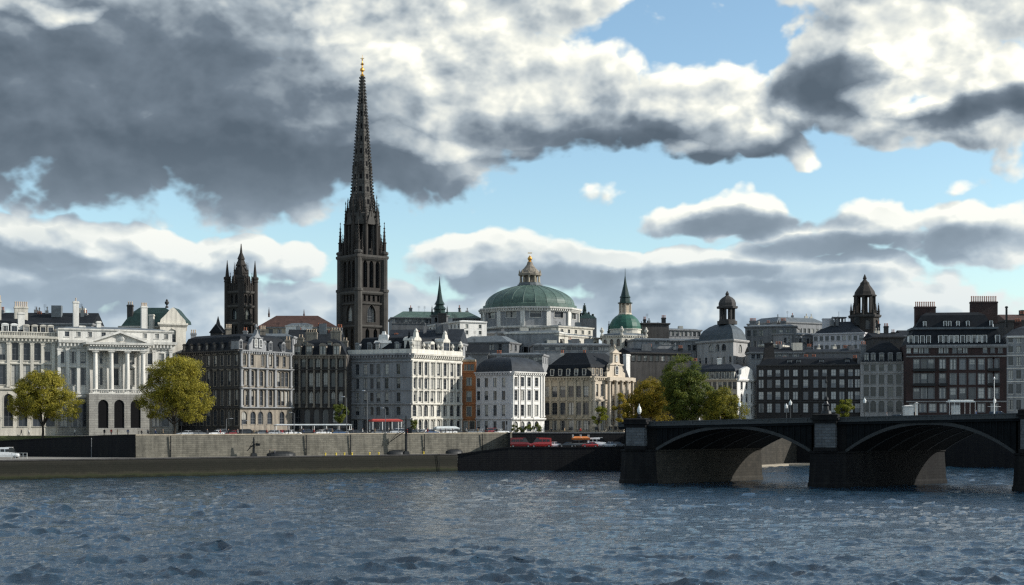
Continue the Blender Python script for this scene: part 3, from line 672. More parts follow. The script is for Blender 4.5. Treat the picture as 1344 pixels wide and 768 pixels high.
for idx, m_ in (([1, 2], 'warm_white'), ([0, 1], 'grey_stone')):
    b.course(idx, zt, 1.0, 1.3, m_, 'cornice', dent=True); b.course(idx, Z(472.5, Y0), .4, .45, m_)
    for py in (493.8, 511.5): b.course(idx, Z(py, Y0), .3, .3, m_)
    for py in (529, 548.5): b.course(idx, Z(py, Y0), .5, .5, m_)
for k in (2, 3, 4): b.blank(k, zt)
b.done(); b.wallmb = MB(); b.mat = 'grey_stone'; b.trim = 'grey_stone'  # long side in greyer stone, its shade put into the colour
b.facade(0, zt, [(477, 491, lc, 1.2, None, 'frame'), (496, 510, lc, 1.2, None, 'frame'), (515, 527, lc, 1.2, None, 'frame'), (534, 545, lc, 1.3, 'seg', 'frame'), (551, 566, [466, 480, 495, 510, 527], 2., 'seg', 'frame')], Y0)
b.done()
mb = MB(); pts = b.pts; P1, P2 = pts[1], pts[2]
mb.sweep([pts[0], pts[1], pts[2]], [(-.5, zt + .004), (.35, zt + .004), (.35, zt + 1.2), (-.5, zt + 1.2)]); mb.build('parapet', M['warm_white'], b.root)
b.roof(zt, [(1.2, zt + .02), (3.6, Z(442, Y0)), (4.6, Z(440, Y0))], 'slate')
b.dormers(1, zt + .6, [549, 587], 3.0, 3.0, 'round', .25, 'warm_white', 'warm_white'); b.dormers(1, zt + .8, [568.5], 1.7, 2.1, 'round', .25, 'warm_white', 'warm_white'); b.dormers(0, zt + 1., [466, 482, 492, 518], 1.4, 1.9, 'seg', 1.2, 'grey_stone')
p, q, d, L = b.edge(1)
for u in (2.2, 5.6): pass
for px, hh in ((540.5, 1.7), (556, 1.2), (562.5, 1.), (575, 1.), (580, 1.2), (594, 1.2), (604.5, 1.8)):
    k = (px - CX) / F; u = (k * p[1] - p[0]) / (d[0] - k * d[1]); urn(b.root, b.loc(p[0] + d[0] * u, p[1] + d[1] * u, zt + 1.2), hh, 'warm_white', 'finial')
for px in (549, 587):
    k = (px - CX) / F; u = (k * p[1] - p[0]) / (d[0] - k * d[1])
    mb = MB(); x, y = p[0] + d[0] * u - d[1] * .8, p[1] + d[1] * u + d[0] * .8; mb.obox((x, y), 1.4, 1.1, zt + 4.6, zt + 5.8, atan2(d[1], d[0]), 0, .8); mb.lathe([(.5, zt + 5.8), (.6, zt + 6.2), (.1, zt + 6.9)], 8, (x, y)); mb.build('crest', M['warm_white'], b.root)
mb = MB(); x, y = P(537, 391); mb.lathe([(1.0, zt), (1.0, zt + 1.8), (.9, zt + 1.9), (.08, zt + 6.2)], 8, (x, y)); mb.build('turret', M['slate'], b.root)
x, y = P(604, 409); mb = MB(); mb.lathe([(.8, zt), (.8, zt + 1.8), (.06, zt + 5)], 8, (x, y)); mb.build('turret', M['slate'], b.root)
x, y = P(504, 396); mb = MB(); mb.obox((x, y), 3.4, 3., zt + .5, Z(451, 396), -.1, 0, 1.0); mb.obox((x, y), 5.2, 3.6, Z(451, 396) + .004, Z(447.5, 396), -.1, 0, .85); mb.obox((x, y), 2.8, 2.4, Z(447.5, 396) + .004, Z(439.5, 396), -.1, 0, .88); mb.obox((x, y), 1.2, 1.2, Z(439.5, 396) + .004, Z(435, 396), -.1, 0, .6); mb.build('chimney', M['white_stucco'], b.root)

# --- narrow orange house
b = Bld('orange_house', 'narrow orange rendered house squeezed between the tall hotel and a white corner block', 'building', [P(606.4, 408.2), P(624.6, 407.2), P(625, 420), P(606.6, 420)], 'orange', trim='tan')
Y0 = 407; zt = Z(472, Y0)
b.facade(0, zt, [(478, 486, [611, 615.5, 620], .95, None, 'sill'), (496, 506, [615.6], 1.35, None, 'frame'), (514, 527, [615.6], 1.35, None, 'frame'), (534, 546, [615.6], 1.35, None, 'frame'), (553, 565, [611, 619.5], 1.4, None, 'frame')], Y0)
for k in (1, 2, 3): b.blank(k, zt)
b.course([0, 1], zt, .5, .6, name='cornice')
for py in (489, 509.5, 530.5, 549): b.course([0, 1], Z(py, Y0), .2, .3, 'orange')
b.roof(zt, [(.5, zt + .3), (2.5, zt + 1.2)], 'lead'); b.done()

# --- white corner block with domed slate roof
Pl, Pc, Pr = P(624.6, 406), P(672, 398), P(714.5, 409)
b = Bld('white_corner_block', 'white stuccoed four storey corner block with rounded slate roof above the red vans', 'building', [Pl, Pc, Pr, (Pr[0] - 5, Pr[1] + 10), (Pl[0] + 1, Pl[1] + 14)], 'white_stucco', trim='white_stucco')
Y0 = 398; zt = Z(487.5, Y0); lc = [627.9, 638.3, 649.6, 660.8, 669]; lc = lc[:4]; rc = [676.8, 685.5, 694.3, 704.2]
b.facade(1, zt, [(494.5, 506.8, rc, 1.55, None, 'frame'), (512, 525.3, rc, 1.55, None, 'hood'), (531, 546, rc, 1.6, None, 'frame'), (553, 567, rc, 1.9, 'round', 'frame')], Y0)
b.pilasters(1, Z(547.5, Y0), Z(490, Y0), [673.5, 681, 690, 699, 710, 713.4], .5, .3)
b.course([1, 2], zt, .9, 1., name='cornice', dent=True); b.course([1, 2], Z(549, Y0), .7, .6, name='balcony')
for k in (2, 3, 4): b.blank(k, zt)
b.done(); b.wallmb = MB(); b.mat = b.trim = 'lilac_stucco'  # left face turned from the sun: shade painted in as duller stucco
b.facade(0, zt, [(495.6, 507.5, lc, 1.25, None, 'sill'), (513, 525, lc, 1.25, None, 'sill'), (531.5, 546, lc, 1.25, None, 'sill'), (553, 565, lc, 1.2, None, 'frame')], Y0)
b.course([0, 1], zt, .9, 1., name='cornice', dent=True); b.course([0, 1], Z(549, Y0), .4, .4); b.course([0, 1], Z(529, Y0), .15, .25)
b.roof(zt, [(.1 + 6.2 * (1 - cos(t_)), zt + .3 + (Z(467, Y0) - zt - .3) * sin(t_)) for t_ in [k_ * 1.5 / 9 for k_ in range(1, 10)]], 'slate_blue')
mb = MB(); x, y = P(685, 399.5); mb.tube((x - .35, y - 1.2, ST), (x - .35, y - 1.2, zt - 1.2), .09); mb.build('downpipe', M['red_tile'], b.root)
b.chimney(*P(655, 408), zt + 2, Z(464, 408), 1.4, .9, 3, 0, 'grey_stone'); b.done()

# --- museum with mansard and tall ornate gable
Pl, Pc, Pr = P(713, 420), P(777, 412), P(828, 427)
b = Bld('museum', 'long tan stone museum with black mansard, giant columns and a tall carved pinkish gable', 'building', [Pl, Pc, Pr, (Pr[0] - 7, Pr[1] + 14), (Pl[0] + 2, Pl[1] + 15)], 'tan', trim='tan')
Y0 = 412; zt = Z(494, Y0); lc = [717.6, 728, 738.7, 749.5, 760, 769]
b.facade(0, zt, [(506.5, 521, lc, 1.75, None, 'frame'), (528, 544.5, lc, 1.75, 'seg', 'frame'), (552, 565, lc, 1.7, None, 'sill')], Y0)
b.pilasters(0, Z(547, Y0), Z(499, Y0), [714.5, 722.8, 733.5, 744, 755, 764.5, 775], .6, .3)
b.course([0, 1], zt, .9, 1.1, name='cornice', dent=True); b.course([0, 1], Z(525, Y0), .3, .4); b.course([0, 1], Z(548.5, Y0), .5, .5)
for k in (2, 3, 4): b.blank(k, zt)
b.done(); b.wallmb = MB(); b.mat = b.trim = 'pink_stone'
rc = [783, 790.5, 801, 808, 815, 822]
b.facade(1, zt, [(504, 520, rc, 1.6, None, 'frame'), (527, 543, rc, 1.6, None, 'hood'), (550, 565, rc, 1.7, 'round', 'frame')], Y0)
b.course([1, 2], zt, .9, 1.1, name='cornice', dent=True); b.course([1, 2], Z(524, Y0), .3, .4); b.course([1, 2], Z(547, Y0), .4, .5)
p, q, d, L = b.edge(1); me = column_mesh(Z(498.5, Y0) - Z(560, Y0), .55, 'pink_stone')
for px in (779, 795.5, 804.5, 812, 819, 826):
    k = (px - CX) / F; u = (k * p[1] - p[0]) / (d[0] - k * d[1]); off = 1.1 if px > 794 else .3; inst('column', me, b.root, b.loc(p[0] + d[0] * u + d[1] * off, p[1] + d[1] * u - d[0] * off, Z(560, Y0)), atan2(d[1], d[0]))
u0 = [(lambda k: (k * p[1] - p[0]) / (d[0] - k * d[1]))((px - CX) / F) for px in (794, 828)]
mb = MB(); a_ = (p[0] + d[0] * u0[0] + d[1] * .9, p[1] + d[1] * u0[0] - d[0] * .9); c_ = (p[0] + d[0] * (L - .1) + d[1] * .9, p[1] + d[1] * (L - .1) - d[0] * .9)
mb.obox(((a_[0] + c_[0]) / 2, (a_[1] + c_[1]) / 2), hypot(c_[0] - a_[0], c_[1] - a_[1]), 1.9, Z(498.5, Y0) + .01, Z(494.5, Y0), atan2(d[1], d[0])); mb.build('entablature', M['pink_stone'], b.root)
b.roof(zt, [(.4, zt + .02), (1.5, Z(477.5, Y0)), (2.0, Z(477, Y0)), (6.3, Z(461, Y0))], 'slate')
b.dormers(0, Z(492.5, Y0), [723.5, 734, 744.5, 755, 765.5], 1.25, 2.0, 'flat', .5, 'cream'); b.dormers(1, Z(492.5, Y0), [780.5, 785.5, 791], 1.2, 2.2, 'flat', .5, 'pink_stone')
ang = atan2(d[1], d[0])
def W(u, o, z): return (p[0] + d[0] * u + d[1] * o, p[1] + d[1] * u - d[0] * o, z)
uc = (u0[0] + (lambda k: (k * p[1] - p[0]) / (d[0] - k * d[1]))((821 - CX) / F)) / 2; h_ = Z(457.5, 418) - zt; mb = MB()
hw = 4.6
pf = [(-hw, 0), (-hw, 1.2), (-hw * .72, 1.8), (-hw * .66, h_ * .42), (-hw * .38, h_ * .52), (-hw * .34, h_ * .84), (-hw * .4, h_ * .86), (-hw * .22, h_ * .93), (0, h_)]
pf = pf + [(-u, v) for u, v in pf[-2::-1]]
m_ = len(pf); mb.add([W(uc + u, o, zt + .01 + v) for o in (.3, -.9) for u, v in pf], [tuple(range(m_))[::-1], tuple(range(m_, 2 * m_))] + [(i, i + 1, m_ + i + 1, m_ + i) for i in range(m_ - 1)])
for z_, w_ in ((h_ * .42, hw * 1.5), (h_ * .84, hw * .95)): 
    x, y, z = W(uc, .35, zt + z_); mb.obox((x, y), w_, .5, z, z + .35, ang)
mb.build('gable', M['pink_stone'], b.root)
fr, pn = window_meshes(1.5, 2.6, 'round', 'hood', 'pink_stone', 'white_paint', 'glass', .0)
for z_ in (.8, h_ * .55):
    x, y, z = W(uc, .5, zt + z_); o = inst('window', fr, b.root, b.loc(x, y, z), ang, (1 if z_ < 1 else .7,) * 3); inst('pane', pn, o, (0, 0, 0))
x, y, z = W(uc, -.3, zt + h_); urn(b.root, b.loc(x, y, z - .1), .9, 'pink_stone'); urn(b.root, b.loc(*W(uc - hw * .85, -.2, zt + 1.3)), .9, 'pink_stone'); urn(b.root, b.loc(*W(uc + hw * .85, -.2, zt + 1.3)), .9, 'pink_stone')
b.chimney(*P(822.5, 432), zt - 2, Z(465, 432), 1.9, 1.2, 0, .8, 'white_stucco')
for px in (738, 767): b.chimney(*P(px, 423), Z(470, 423), Z(463.5, 423), .9, .7, 2, 0, 'cream')
b.done()

# --- white house behind the big green tree
Pl, Pc, Pr = P(897, 449), P(967.5, 440), P(992, 449)
b = Bld('white_gabled_house', 'white gabled house with dormers between the tall green tree and the black brick block', 'building', [Pl, Pc, Pr, (Pr[0] - 4, Pr[1] + 8), (Pl[0] + 2, Pl[1] + 14)], 'white_stucco', trim='white_stucco')
Y0 = 440; zt = Z(497, Y0); rc = [973.3, 980, 986.8]
b.facade(1, zt, [(501, 511, rc, 1.3, None, 'frame'), (516.5, 528, rc, 1.3, 'round', 'frame'), (534, 544, rc, 1.3, None, 'frame'), (552, 566, rc, 1.4, None, 'frame')], Y0)
for k in (2, 3, 4): b.blank(k, zt)
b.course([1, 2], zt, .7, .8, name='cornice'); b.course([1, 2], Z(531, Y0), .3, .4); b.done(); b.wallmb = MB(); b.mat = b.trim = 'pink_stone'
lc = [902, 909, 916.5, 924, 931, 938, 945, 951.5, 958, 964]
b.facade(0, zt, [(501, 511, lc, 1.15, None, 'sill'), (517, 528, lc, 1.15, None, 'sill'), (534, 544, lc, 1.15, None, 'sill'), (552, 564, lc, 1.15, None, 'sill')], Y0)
b.course([0, 1], zt, .6, .6, name='cornice'); b.done()
b.roof(zt, [(.3, zt + .02), (1.6, Z(483.5, Y0)), (4.2, Z(477, Y0))], 'slate_blue')
b.dormers(0, zt + .1, [928, 934.5, 941, 948, 954.5, 961], 1.25, 2.1, 'flat', .35, 'cream')
p, q, d, L = b.edge(1); mb = MB()
def W(u, o, z): return (p[0] + d[0] * u + d[1] * o, p[1] + d[1] * u - d[0] * o, z)
pf = [(1.2, 0), (1.2, .9), (2.2, 1.5), (2.3, 2.9), (3.4, 3.2), (L / 2, 3.9)]; pf = pf + [(L - u, v) for u, v in pf[-2::-1]]
m_ = len(pf); mb.add([W(u, o, zt + .01 + v) for o in (.2, -.8) for u, v in pf], [tuple(range(m_))[::-1], tuple(range(m_, 2 * m_))] + [(i, i + 1, m_ + i + 1, m_ + i) for i in range(m_ - 1)])
mb.build('gable', M['white_stucco'], b.root)
b.chimney(*P(944, 448), zt + 1.5, Z(470, 448), 1.3, 1., 0, 0, 'white_stucco'); b.chimney(*P(912, 452), zt + 1.5, Z(474, 452), 1.6, 1., 3, 0, 'mid_grey')

# --- right-hand row, all in shade
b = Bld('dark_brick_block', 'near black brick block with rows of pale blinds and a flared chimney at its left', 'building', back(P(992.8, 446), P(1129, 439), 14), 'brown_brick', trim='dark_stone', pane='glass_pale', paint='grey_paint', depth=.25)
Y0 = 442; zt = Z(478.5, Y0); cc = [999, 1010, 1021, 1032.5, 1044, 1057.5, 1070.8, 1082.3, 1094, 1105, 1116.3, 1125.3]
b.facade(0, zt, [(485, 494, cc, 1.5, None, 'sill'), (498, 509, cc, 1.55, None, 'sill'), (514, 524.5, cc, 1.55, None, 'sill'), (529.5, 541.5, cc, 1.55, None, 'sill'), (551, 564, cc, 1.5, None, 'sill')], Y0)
for k in (1, 2, 3): b.blank(k, zt)
b.course([0, 1], zt, .35, .5, 'dark_stone', 'cornice'); b.course([0, 1], Z(527, Y0), .2, .3, 'dark_stone')
b.pilasters(0, Z(545, Y0), Z(480, Y0), [1051, 1111], .5, .15, 'brown_brick')
b.roof(zt, [(.5, zt + .02), (3., Z(470, Y0)), (6., Z(467, Y0))], 'slate')
mb = MB(); x, y = P(1009, 450); mb.obox((x, y), 5.4, 4.4, zt - .1, Z(469, 450), 0, 0, .62); mb.obox((x, y), 3.3, 2.8, Z(469, 450), Z(452, 450), 0, 0, .72); mb.obox((x, y), 2.7, 2.3, Z(452, 450) + .004, Z(450, 450)); mb.build('chimney', M['brown_brick'], b.root)
for px in (1030, 1058, 1068, 1085, 1100, 1122): b.chimney(*P(px, 450), zt + .5, Z(472 - (px % 5), 450), 1.3, .9, 3, 0, 'brown_brick')
b.dormers(0, zt + .2, [1036, 1048, 1078, 1112], 1.4, 1.3, 'flat', 1.4, 'grey_stone'); b.done()

b = Bld('grey_tenement', 'narrow grey stone tenement between the near black block and the red brick block', 'building', back(P(1129.2, 438), P(1189, 434), 14), 'grey_stone', trim='grey_stone')
Y0 = 436; zt = Z(475, Y0); cc = [1137, 1146, 1157, 1168.5, 1180]
b.mat = 'lilac_grey'; b.trim = 'lilac_grey'; b.pane = 'glass_dark'
b.facade(0, zt, [(478.5, 487, cc, 1.5, None, 'sill'), (492, 504, cc, 1.6, None, 'frame'), (508, 520.5, cc, 1.6, None, 'frame'), (526, 541, cc, 1.75, 'round', 'frame'), (551, 564, cc, 1.7, None, 'frame')], Y0)
for k in (1, 2, 3): b.blank(k, zt)
b.course([0, 1], zt, .6, .6, name='cornice', dent=True); b.course([0, 1], Z(489.5, Y0), .25, .3); b.course([0, 1], Z(523, Y0), .3, .35)
b.roof(zt, [(.4, zt + .02), (1.7, Z(460, Y0)), (2.2, Z(458, Y0)), (5.5, Z(446, Y0))], 'slate')
b.dormers(0, zt + .15, cc, 1.5, 2.3, 'seg', .5, 'grey_stone'); b.chimney(*P(1133, 442), zt, Z(452, 442), 1.5, 1., 3, 0, 'mid_grey'); b.done()

b = Bld('red_brick_mansions', 'tall dark red brick mansion block with two dormer storeys and crowded chimney pots', 'building', back(P(1189.5, 428), P(1321, 424), 15), 'red_brick', trim='mid_grey', pane='glass_pale', depth=.3)
Y0 = 426; zt = Z(452.5, Y0); g1 = [1203, 1213, 1222]
A = [(455.5, 463.5, [1192.8, 1202, 1209, 1216, 1235, 1242, 1253, 1260, 1267, 1293, 1303, 1313], 1.35, None, 'sill'),
     (471.5, 485, [1192.8, 1203, 1213, 1222, 1237, 1251, 1263.5, 1276, 1288, 1301, 1307], 1.7, None, 'frame'),
     (490.5, 504.5, [1192.8, 1203, 1213, 1222, 1237, 1251, 1263.5, 1276, 1288, 1301, 1307], 1.75, None, 'frame'),
     (509.5, 523, [1192.8, 1203, 1213, 1222, 1237, 1251, 1263.5, 1276, 1288, 1301, 1307], 1.75, None, 'frame'),
     (530, 541, [1198, 1211, 1224, 1238, 1253, 1288, 1305], 2., None, 'frame'), (550, 563, 10, 2., None, 'frame')]
b.facade(0, zt, A, Y0)
for k in (1, 2, 3): b.blank(k, zt)
b.course([0, 1], zt + .01, .7, .95, 'grey_stone', 'cornice'); b.course([0, 1], Z(467, Y0), .4, .4, 'grey_stone'); b.course([0, 1], Z(526.3, Y0), .5, .4, 'grey_stone')
for py in (487.2, 506.5):
    for a, c in ((1198, 1227), (1232, 1242), (1296, 1312)):
        p, q, d, L = b.edge(0); t = [(lambda k: (k * p[1] - p[0]) / (d[0] - k * d[1]))((px - CX) / F) for px in (a, c)]
        mb = MB(); x, y = p[0] + d[0] * sum(t) / 2 + d[1] * .45, p[1] + d[1] * sum(t) / 2 - d[0] * .45; mb.obox((x, y), t[1] - t[0], .9, Z(py, Y0), Z(py, Y0) + .15, atan2(d[1], d[0])); mb.obox((x, y - .42), t[1] - t[0], .05, Z(py, Y0) + .15, Z(py, Y0) + .8, atan2(d[1], d[0])); mb.build('balcony', M['iron'], b.root)
b.roof(zt + .02, [(.3, zt + .04), (2.6, Z(431, Y0)), (3.0, Z(430.5, Y0)), (5.2, Z(412, Y0)), (6.8, Z(408, Y0))], 'slate')
mb = MB(); ip = inset(b.pts, 2.3); mb.sweep([ip[3], ip[0], ip[1], ip[2]], [(-.2, Z(431.5, Y0)), (.35, Z(431.5, Y0)), (.4, Z(429, Y0)), (-.2, Z(429, Y0))]); mb.build('gutter_ledge', M['lead'], b.root)
b.dormers(0, zt + .3, [1196, 1203, 1211, 1219, 1235, 1242, 1249, 1256, 1264, 1272, 1279, 1286, 1293, 1310], 1.35, 2.6, 'flat', .55, 'white_paint'); b.dormers(0, Z(428.5, Y0), [1216, 1243, 1249, 1260, 1273, 1304], 1.0, 1.9, 'flat', 3.4, 'white_paint')
b.chimney(*P(1214, 436), Z(430, 436), Z(402.5, 436), 6.2, 1.6, 11, 0, 'red_brick', 'pot', 1.5); b.chimney(*P(1291, 434), Z(425, 434), Z(396, 434), 8.0, 1.8, 14, 0, 'red_brick', 'pot', 1.7); b.chimney(*P(1321, 436), Z(430, 436), Z(402, 436), .5, .5, 0, 0, 'iron'); b.done()

b = Bld('pale_end_house', 'pale blue grey house at the right edge beyond the red brick block', 'building', back(P(1321.3, 424), P(1400, 421), 15), 'lilac_stucco', trim='white_stucco')
Y0 = 424; zt = Z(441, Y0); cc = [1326.5, 1337, 1347, 1358, 1369, 1380, 1392]; b.mat = 'grey_stone'
b.facade(0, zt, [(444, 450, cc, 1.2, None, 'sill'), (454.5, 463, cc, 1.3, None, 'sill'), (468.5, 480, cc, 1.35, None, 'sill'), (486, 497.5, cc, 1.35, None, 'sill'), (504, 517, cc, 1.35, None, 'sill'), (525, 538, cc, 1.35, None, 'sill'), (550, 563, cc, 1.35, None, 'sill')], Y0)
for k in (1, 2, 3): b.blank(k, zt)
b.course([0, 1], zt, .6, .6, name='cornice')
for py in (466, 483, 500.5, 521): b.course([0, 1], Z(py, Y0), .2, .25)
b.roof(zt, [(.5, zt + .02), (3.5, Z(430, Y0)), (6.5, Z(426, Y0))], 'slate_blue'); b.chimney(*P(1336, 432), zt, Z(422, 432), 2., 1., 4, 0, 'red_brick'); b.done()
# ================================================================== SKYLINE BEHIND
def ngon(c, r, n, ph): return [(c[0] + r * cos(ph + 2 * pi * k / n), c[1] + r * sin(ph + 2 * pi * k / n)) for k in range(n)]
def pinnacle(parent, x, y, z0, h, r, mat, base=None, n=8, name='pinnacle'):
    """crocketed pinnacle"""
    base = base if base is not None else h * .3
    def mk():
        mb = MB(); mb.lathe([(r, 0), (r, base), (r * 1.3, base), (r * 1.3, base + r * .5), (r * .8, base + r * .6), (r * .12, h * .93), (r * .35, h * .95), (r * .05, h)], n)
        for k in range(4):
            z = base + r + (h * .85 - base - r) * (k + .4) / 4; rr = r * (.8 - .68 * (z - base) / (h - base))
            for j in range(4): a = j * pi / 2 + pi / 4; mb.obox(((rr + r * .12) * cos(a), (rr + r * .12) * sin(a)), r * .3, r * .3, z, z + r * .4, a)
        return mb.mesh(name, M[mat])
    return inst(name, shared(('pin', round(h, 2), r, mat, round(base, 2), n), mk), parent, (x, y, z0))

# --- the great spire
c = P(475.5, 480); Yt = 480; SP = 'black_stone'
b = Bld('cathedral_spire', 'immensely tall blackened gothic spire tipped with gold, rising behind the embankment', 'church spire', ngon(c, 7.5, 4, R(-94)), SP, trim='spire_stone', depth=1.0)
b.pts = [b.pts[3], b.pts[0], b.pts[1], b.pts[2]]
z1, z2, z3, z4 = Z(384, Yt), Z(337, Yt), Z(283, Yt), Z(100, Yt)
for k in range(4):
    b.facade(k, z2, [(343.5, 379, 3, 1.75, 'point', 'void', {'pane': 'louver_void', 'mg': 1.5, 'name': 'lancet'}), (388, 397, 4, .9, 'point', 'void', {'pane': 'louver_void', 'mg': 1.6, 'name': 'lancet'}), (401, 424, 1, 3.4, 'point', 'frame', {'mg': 1.6}), (432, 460, 2, 1.6, 'point', 'void', {'pane': 'louver_void', 'mg': 2., 'name': 'lancet'})], Yt)
for zz, pr, hh in ((z2, 1.1, 1.4), (z1, .9, 1.1), (Z(399, Yt), .5, .6), (Z(428, Yt), .6, .8), (Z(342, Yt), .4, .5)): b.course([0, 1, 2, 3], zz, pr, hh, 'spire_stone', 'cornice', closed=True)
bt = shared('butt', lambda: MB().lathe([(1.35, 0), (1.35, z1 - ST - 14), (1.3, z1 - ST - 13), (1.3, z1 - ST), (1.55, z1 - ST), (1.55, z1 - ST + .8), (1.1, z1 - ST + 1), (1.1, z2 - ST + .5), (1.4, z2 - ST + .6), (1.4, z2 - ST + 1.3), (.9, z2 - ST + 1.6)], 8).mesh('buttress', M['spire_stone']))
for (x, y) in b.pts:
    inst('buttress', bt, b.root, (x - b.c[0], y - b.c[1], 0)); pinnacle(b.root, x - b.c[0], y - b.c[1], z2 - ST + 1.3, Z(297, Yt) - z2, .62, SP)
    for a in (-1, 1):
        vx, vy = x - b.c[0], y - b.c[1]; pinnacle(b.root, vx * .86 + a * vy * .14, vy * .86 - a * vx * .14, z2 - ST, Z(308, Yt) - z2, .42, SP)
mb = MB()
for i in range(4):   # paired pinnacles half way along each belfry side
    p, q, d, L = b.edge(i)
    for t in (.28, .5, .72): pinnacle(b.root, p[0] + d[0] * L * t - b.c[0], p[1] + d[1] * L * t - b.c[1], z2 - ST, Z(318 if t == .5 else 324, Yt) - z2, .35, SP)
b.done(); b.wallmb = MB()
oc = ngon(c, 5.1, 8, R(-90 + 22.5 - 4))
for k in range(8):
    pt = (oc[k], oc[(k + 1) % 8]); b.facade(0, z3 - 1, [(292, 328, 1, 1.9, 'point', 'void', {'pane': 'louver_void', 'name': 'lancet'})], Yt, zb=z2 - .2, pt=pt)
mb = MB(); mb.lathe([(5.3, z3 - 1), (5.6, z3 - .4), (5.6, z3 + .2), (4.5, z3 + .6)], 8, c, R(-90 + 22.5 - 4)); mb.build('cornice', M['spire_stone'], b.root)
b.wallmb.build('octagon', M['spire_stone'], b.root)
for k, (x, y) in enumerate(oc): 
    dx, dy = x - c[0], y - c[1]; pinnacle(b.root, dx * 1.12, dy * 1.12, z2 - ST, z3 - z2 + (6.5 if k % 2 else 4.5), .55, SP, base=(z3 - z2) * .75)
    a = R(-90 - 4) + k * pi / 4; pinnacle(b.root, 5.0 * cos(a), 5.0 * sin(a), z3 - ST - 1, 6.2, .5, SP, base=2.)
    # gablet over each lancet
    g = MB(); gx, gy = c[0] + 4.9 * cos(a), c[1] + 4.9 * sin(a); t = (-sin(a), cos(a))
    g.add([(gx + t[0] * u + cos(a) * o, gy + t[1] * u + sin(a) * o, z) for o in (0, .5) for u, z in ((-1.7, z3 - 3.5), (1.7, z3 - 3.5), (0, z3 + 2.5))], [(0, 1, 2), (5, 4, 3), (0, 3, 4, 1), (1, 4, 5, 2), (2, 5, 3, 0)]); g.build('gablet', M['spire_stone'], b.root)
sp_ = MB(); r0, r1 = 4.15, .55; ph = R(-90 + 22.5 - 4); HS = z4 - z3
rad = lambda t: r0 * (1 - t) ** 1.04 + r1 * t
ringz = []
nseg = 44
for k in range(nseg + 1): ringz.append((rad(k / nseg), z3 + HS * k / nseg))
sp_.lathe(ringz, 8, c, ph); sp_.build('spire', M['spire_shaft'], b.root)
rb = MB()
for j in range(8):
    a = ph + j * pi / 4
    for k in range(nseg):
        (ra, za), (rb_, zb_) = ringz[k], ringz[k + 1]; ux, uy = cos(a), sin(a)
        rb.tube((c[0] + ra * ux, c[1] + ra * uy, za), (c[0] + rb_ * ux, c[1] + rb_ * uy, zb_), .2 * (1 - .5 * k / nseg), .2 * (1 - .5 * (k + 1) / nseg), 5)
        rb.obox((c[0] + (ra + .32) * ux, c[1] + (ra + .32) * uy), .42 * (1 - .45 * k / nseg), .34 * (1 - .45 * k / nseg), za + .2, za + .75, a)
rb.build('spire_ribs', M['spire_stone'], b.root)
for k in range(2, nseg, 4):
    bd = MB(); r_, z_ = ringz[k]; bd.lathe([(r_ + .02, z_), (r_ + .12, z_ + .1), (r_ + .1, z_ + .3), (r_ - .02, z_ + .4)], 8, c, ph, cap=False)
    for j in range(8):    # dark plates between the bands stand for shade in quatrefoil sinkings
        if r_ > 1.2:
            a = ph + (j + .5) * pi / 4; rr = rad((k + 1.5) / nseg) * cos(pi / 8); bd.obox((c[0] + (rr + .0) * cos(a), c[1] + rr * sin(a)), .06, r_ * .26, z_ + 1.3, z_ + 3.0, a, 1, .8)
    bd.build('spire_band', [M['spire_stone'], M['louver_void']], b.root)
luc = MB()
for j in range(4):
    a = R(-94) + j * pi / 2
    for t0, s_ in ((.02, 1.), (.3, .65)):
        zz = z3 + HS * t0; rr = rad(t0) * .92; gx, gy = c[0] + rr * cos(a), c[1] + rr * sin(a); luc.obox((gx, gy), 1.4 * s_, 1.5 * s_, zz, zz + 3.2 * s_, a); luc.obox((gx, gy), 1.6 * s_, 1.8 * s_, zz + 3.2 * s_, zz + 6.2 * s_, a, 0, .05)
luc.build('lucarnes', M['black_stone'], b.root)
fn = MB(); zt = z4; fn.lathe([(.62, zt - .1), (.75, zt + .3), (.3, zt + .7), (.3, zt + 1.4), (.8, zt + 1.9), (.7, zt + 2.5), (.25, zt + 2.9), (.22, zt + 3.6), (.62, zt + 4.), (.25, zt + 4.5), (.12, zt + 5.2), (.3, zt + 5.5), (.08, zt + 5.9), (.05, Z(72, Yt))], 10, c)
fn.box(c[0] - .6, c[0] + .6, c[1] - .08, c[1] + .08, zt + 5.9, zt + 6.1); fn.build('gold_finial', M['gold'], b.root)
b.wallmb = MB()

# --- pinnacled gothic tower on the left
Yt = 490; c = P(316.5, Yt); b = Bld('gothic_tower', 'dark pinnacled gothic tower with a lantern spire rising left of the red brown roof', 'church tower', ngon(c, 4.7, 4, R(-80)), 'black_stone', trim='spire_stone', depth=.8)
b.pts = [b.pts[3], b.pts[0], b.pts[1], b.pts[2]]; z1 = Z(383, Yt)
for k in range(4): b.facade(k, z1, [(387, 399, 2, 1.2, 'point', 'void', {'pane': 'louver_void', 'mg': 1.1, 'name': 'lancet'}), (405, 420, 1, 2.2, 'point', 'frame'), (428, 450, 2, 1.2, 'point', 'void', {'pane': 'louver_void', 'mg': 1.4, 'name': 'lancet'})], Yt)
for zz in (z1, Z(401.5, Yt), Z(424, Yt)): b.course([0, 1, 2, 3], zz, .6, .8, 'spire_stone', 'cornice', closed=True)
b.done(); tz = z1 - ST
tm = shared('turret', lambda: MB().lathe([(1.0, 0), (1.0, tz + 4), (1.25, tz + 4.2), (1.25, tz + 4.9), (.9, tz + 5.1), (.9, Z(371, Yt) - ST), (1.2, Z(370.6, Yt) - ST), (1.1, Z(369, Yt) - ST), (.7, Z(364, Yt) - ST), (.45, Z(355, Yt) - ST), (.08, Z(342, Yt) - ST)], 8).mesh('turret', M['black_stone']))
for (x, y) in b.pts: inst('turret', tm, b.root, (x - c[0], y - c[1], 0), 0)
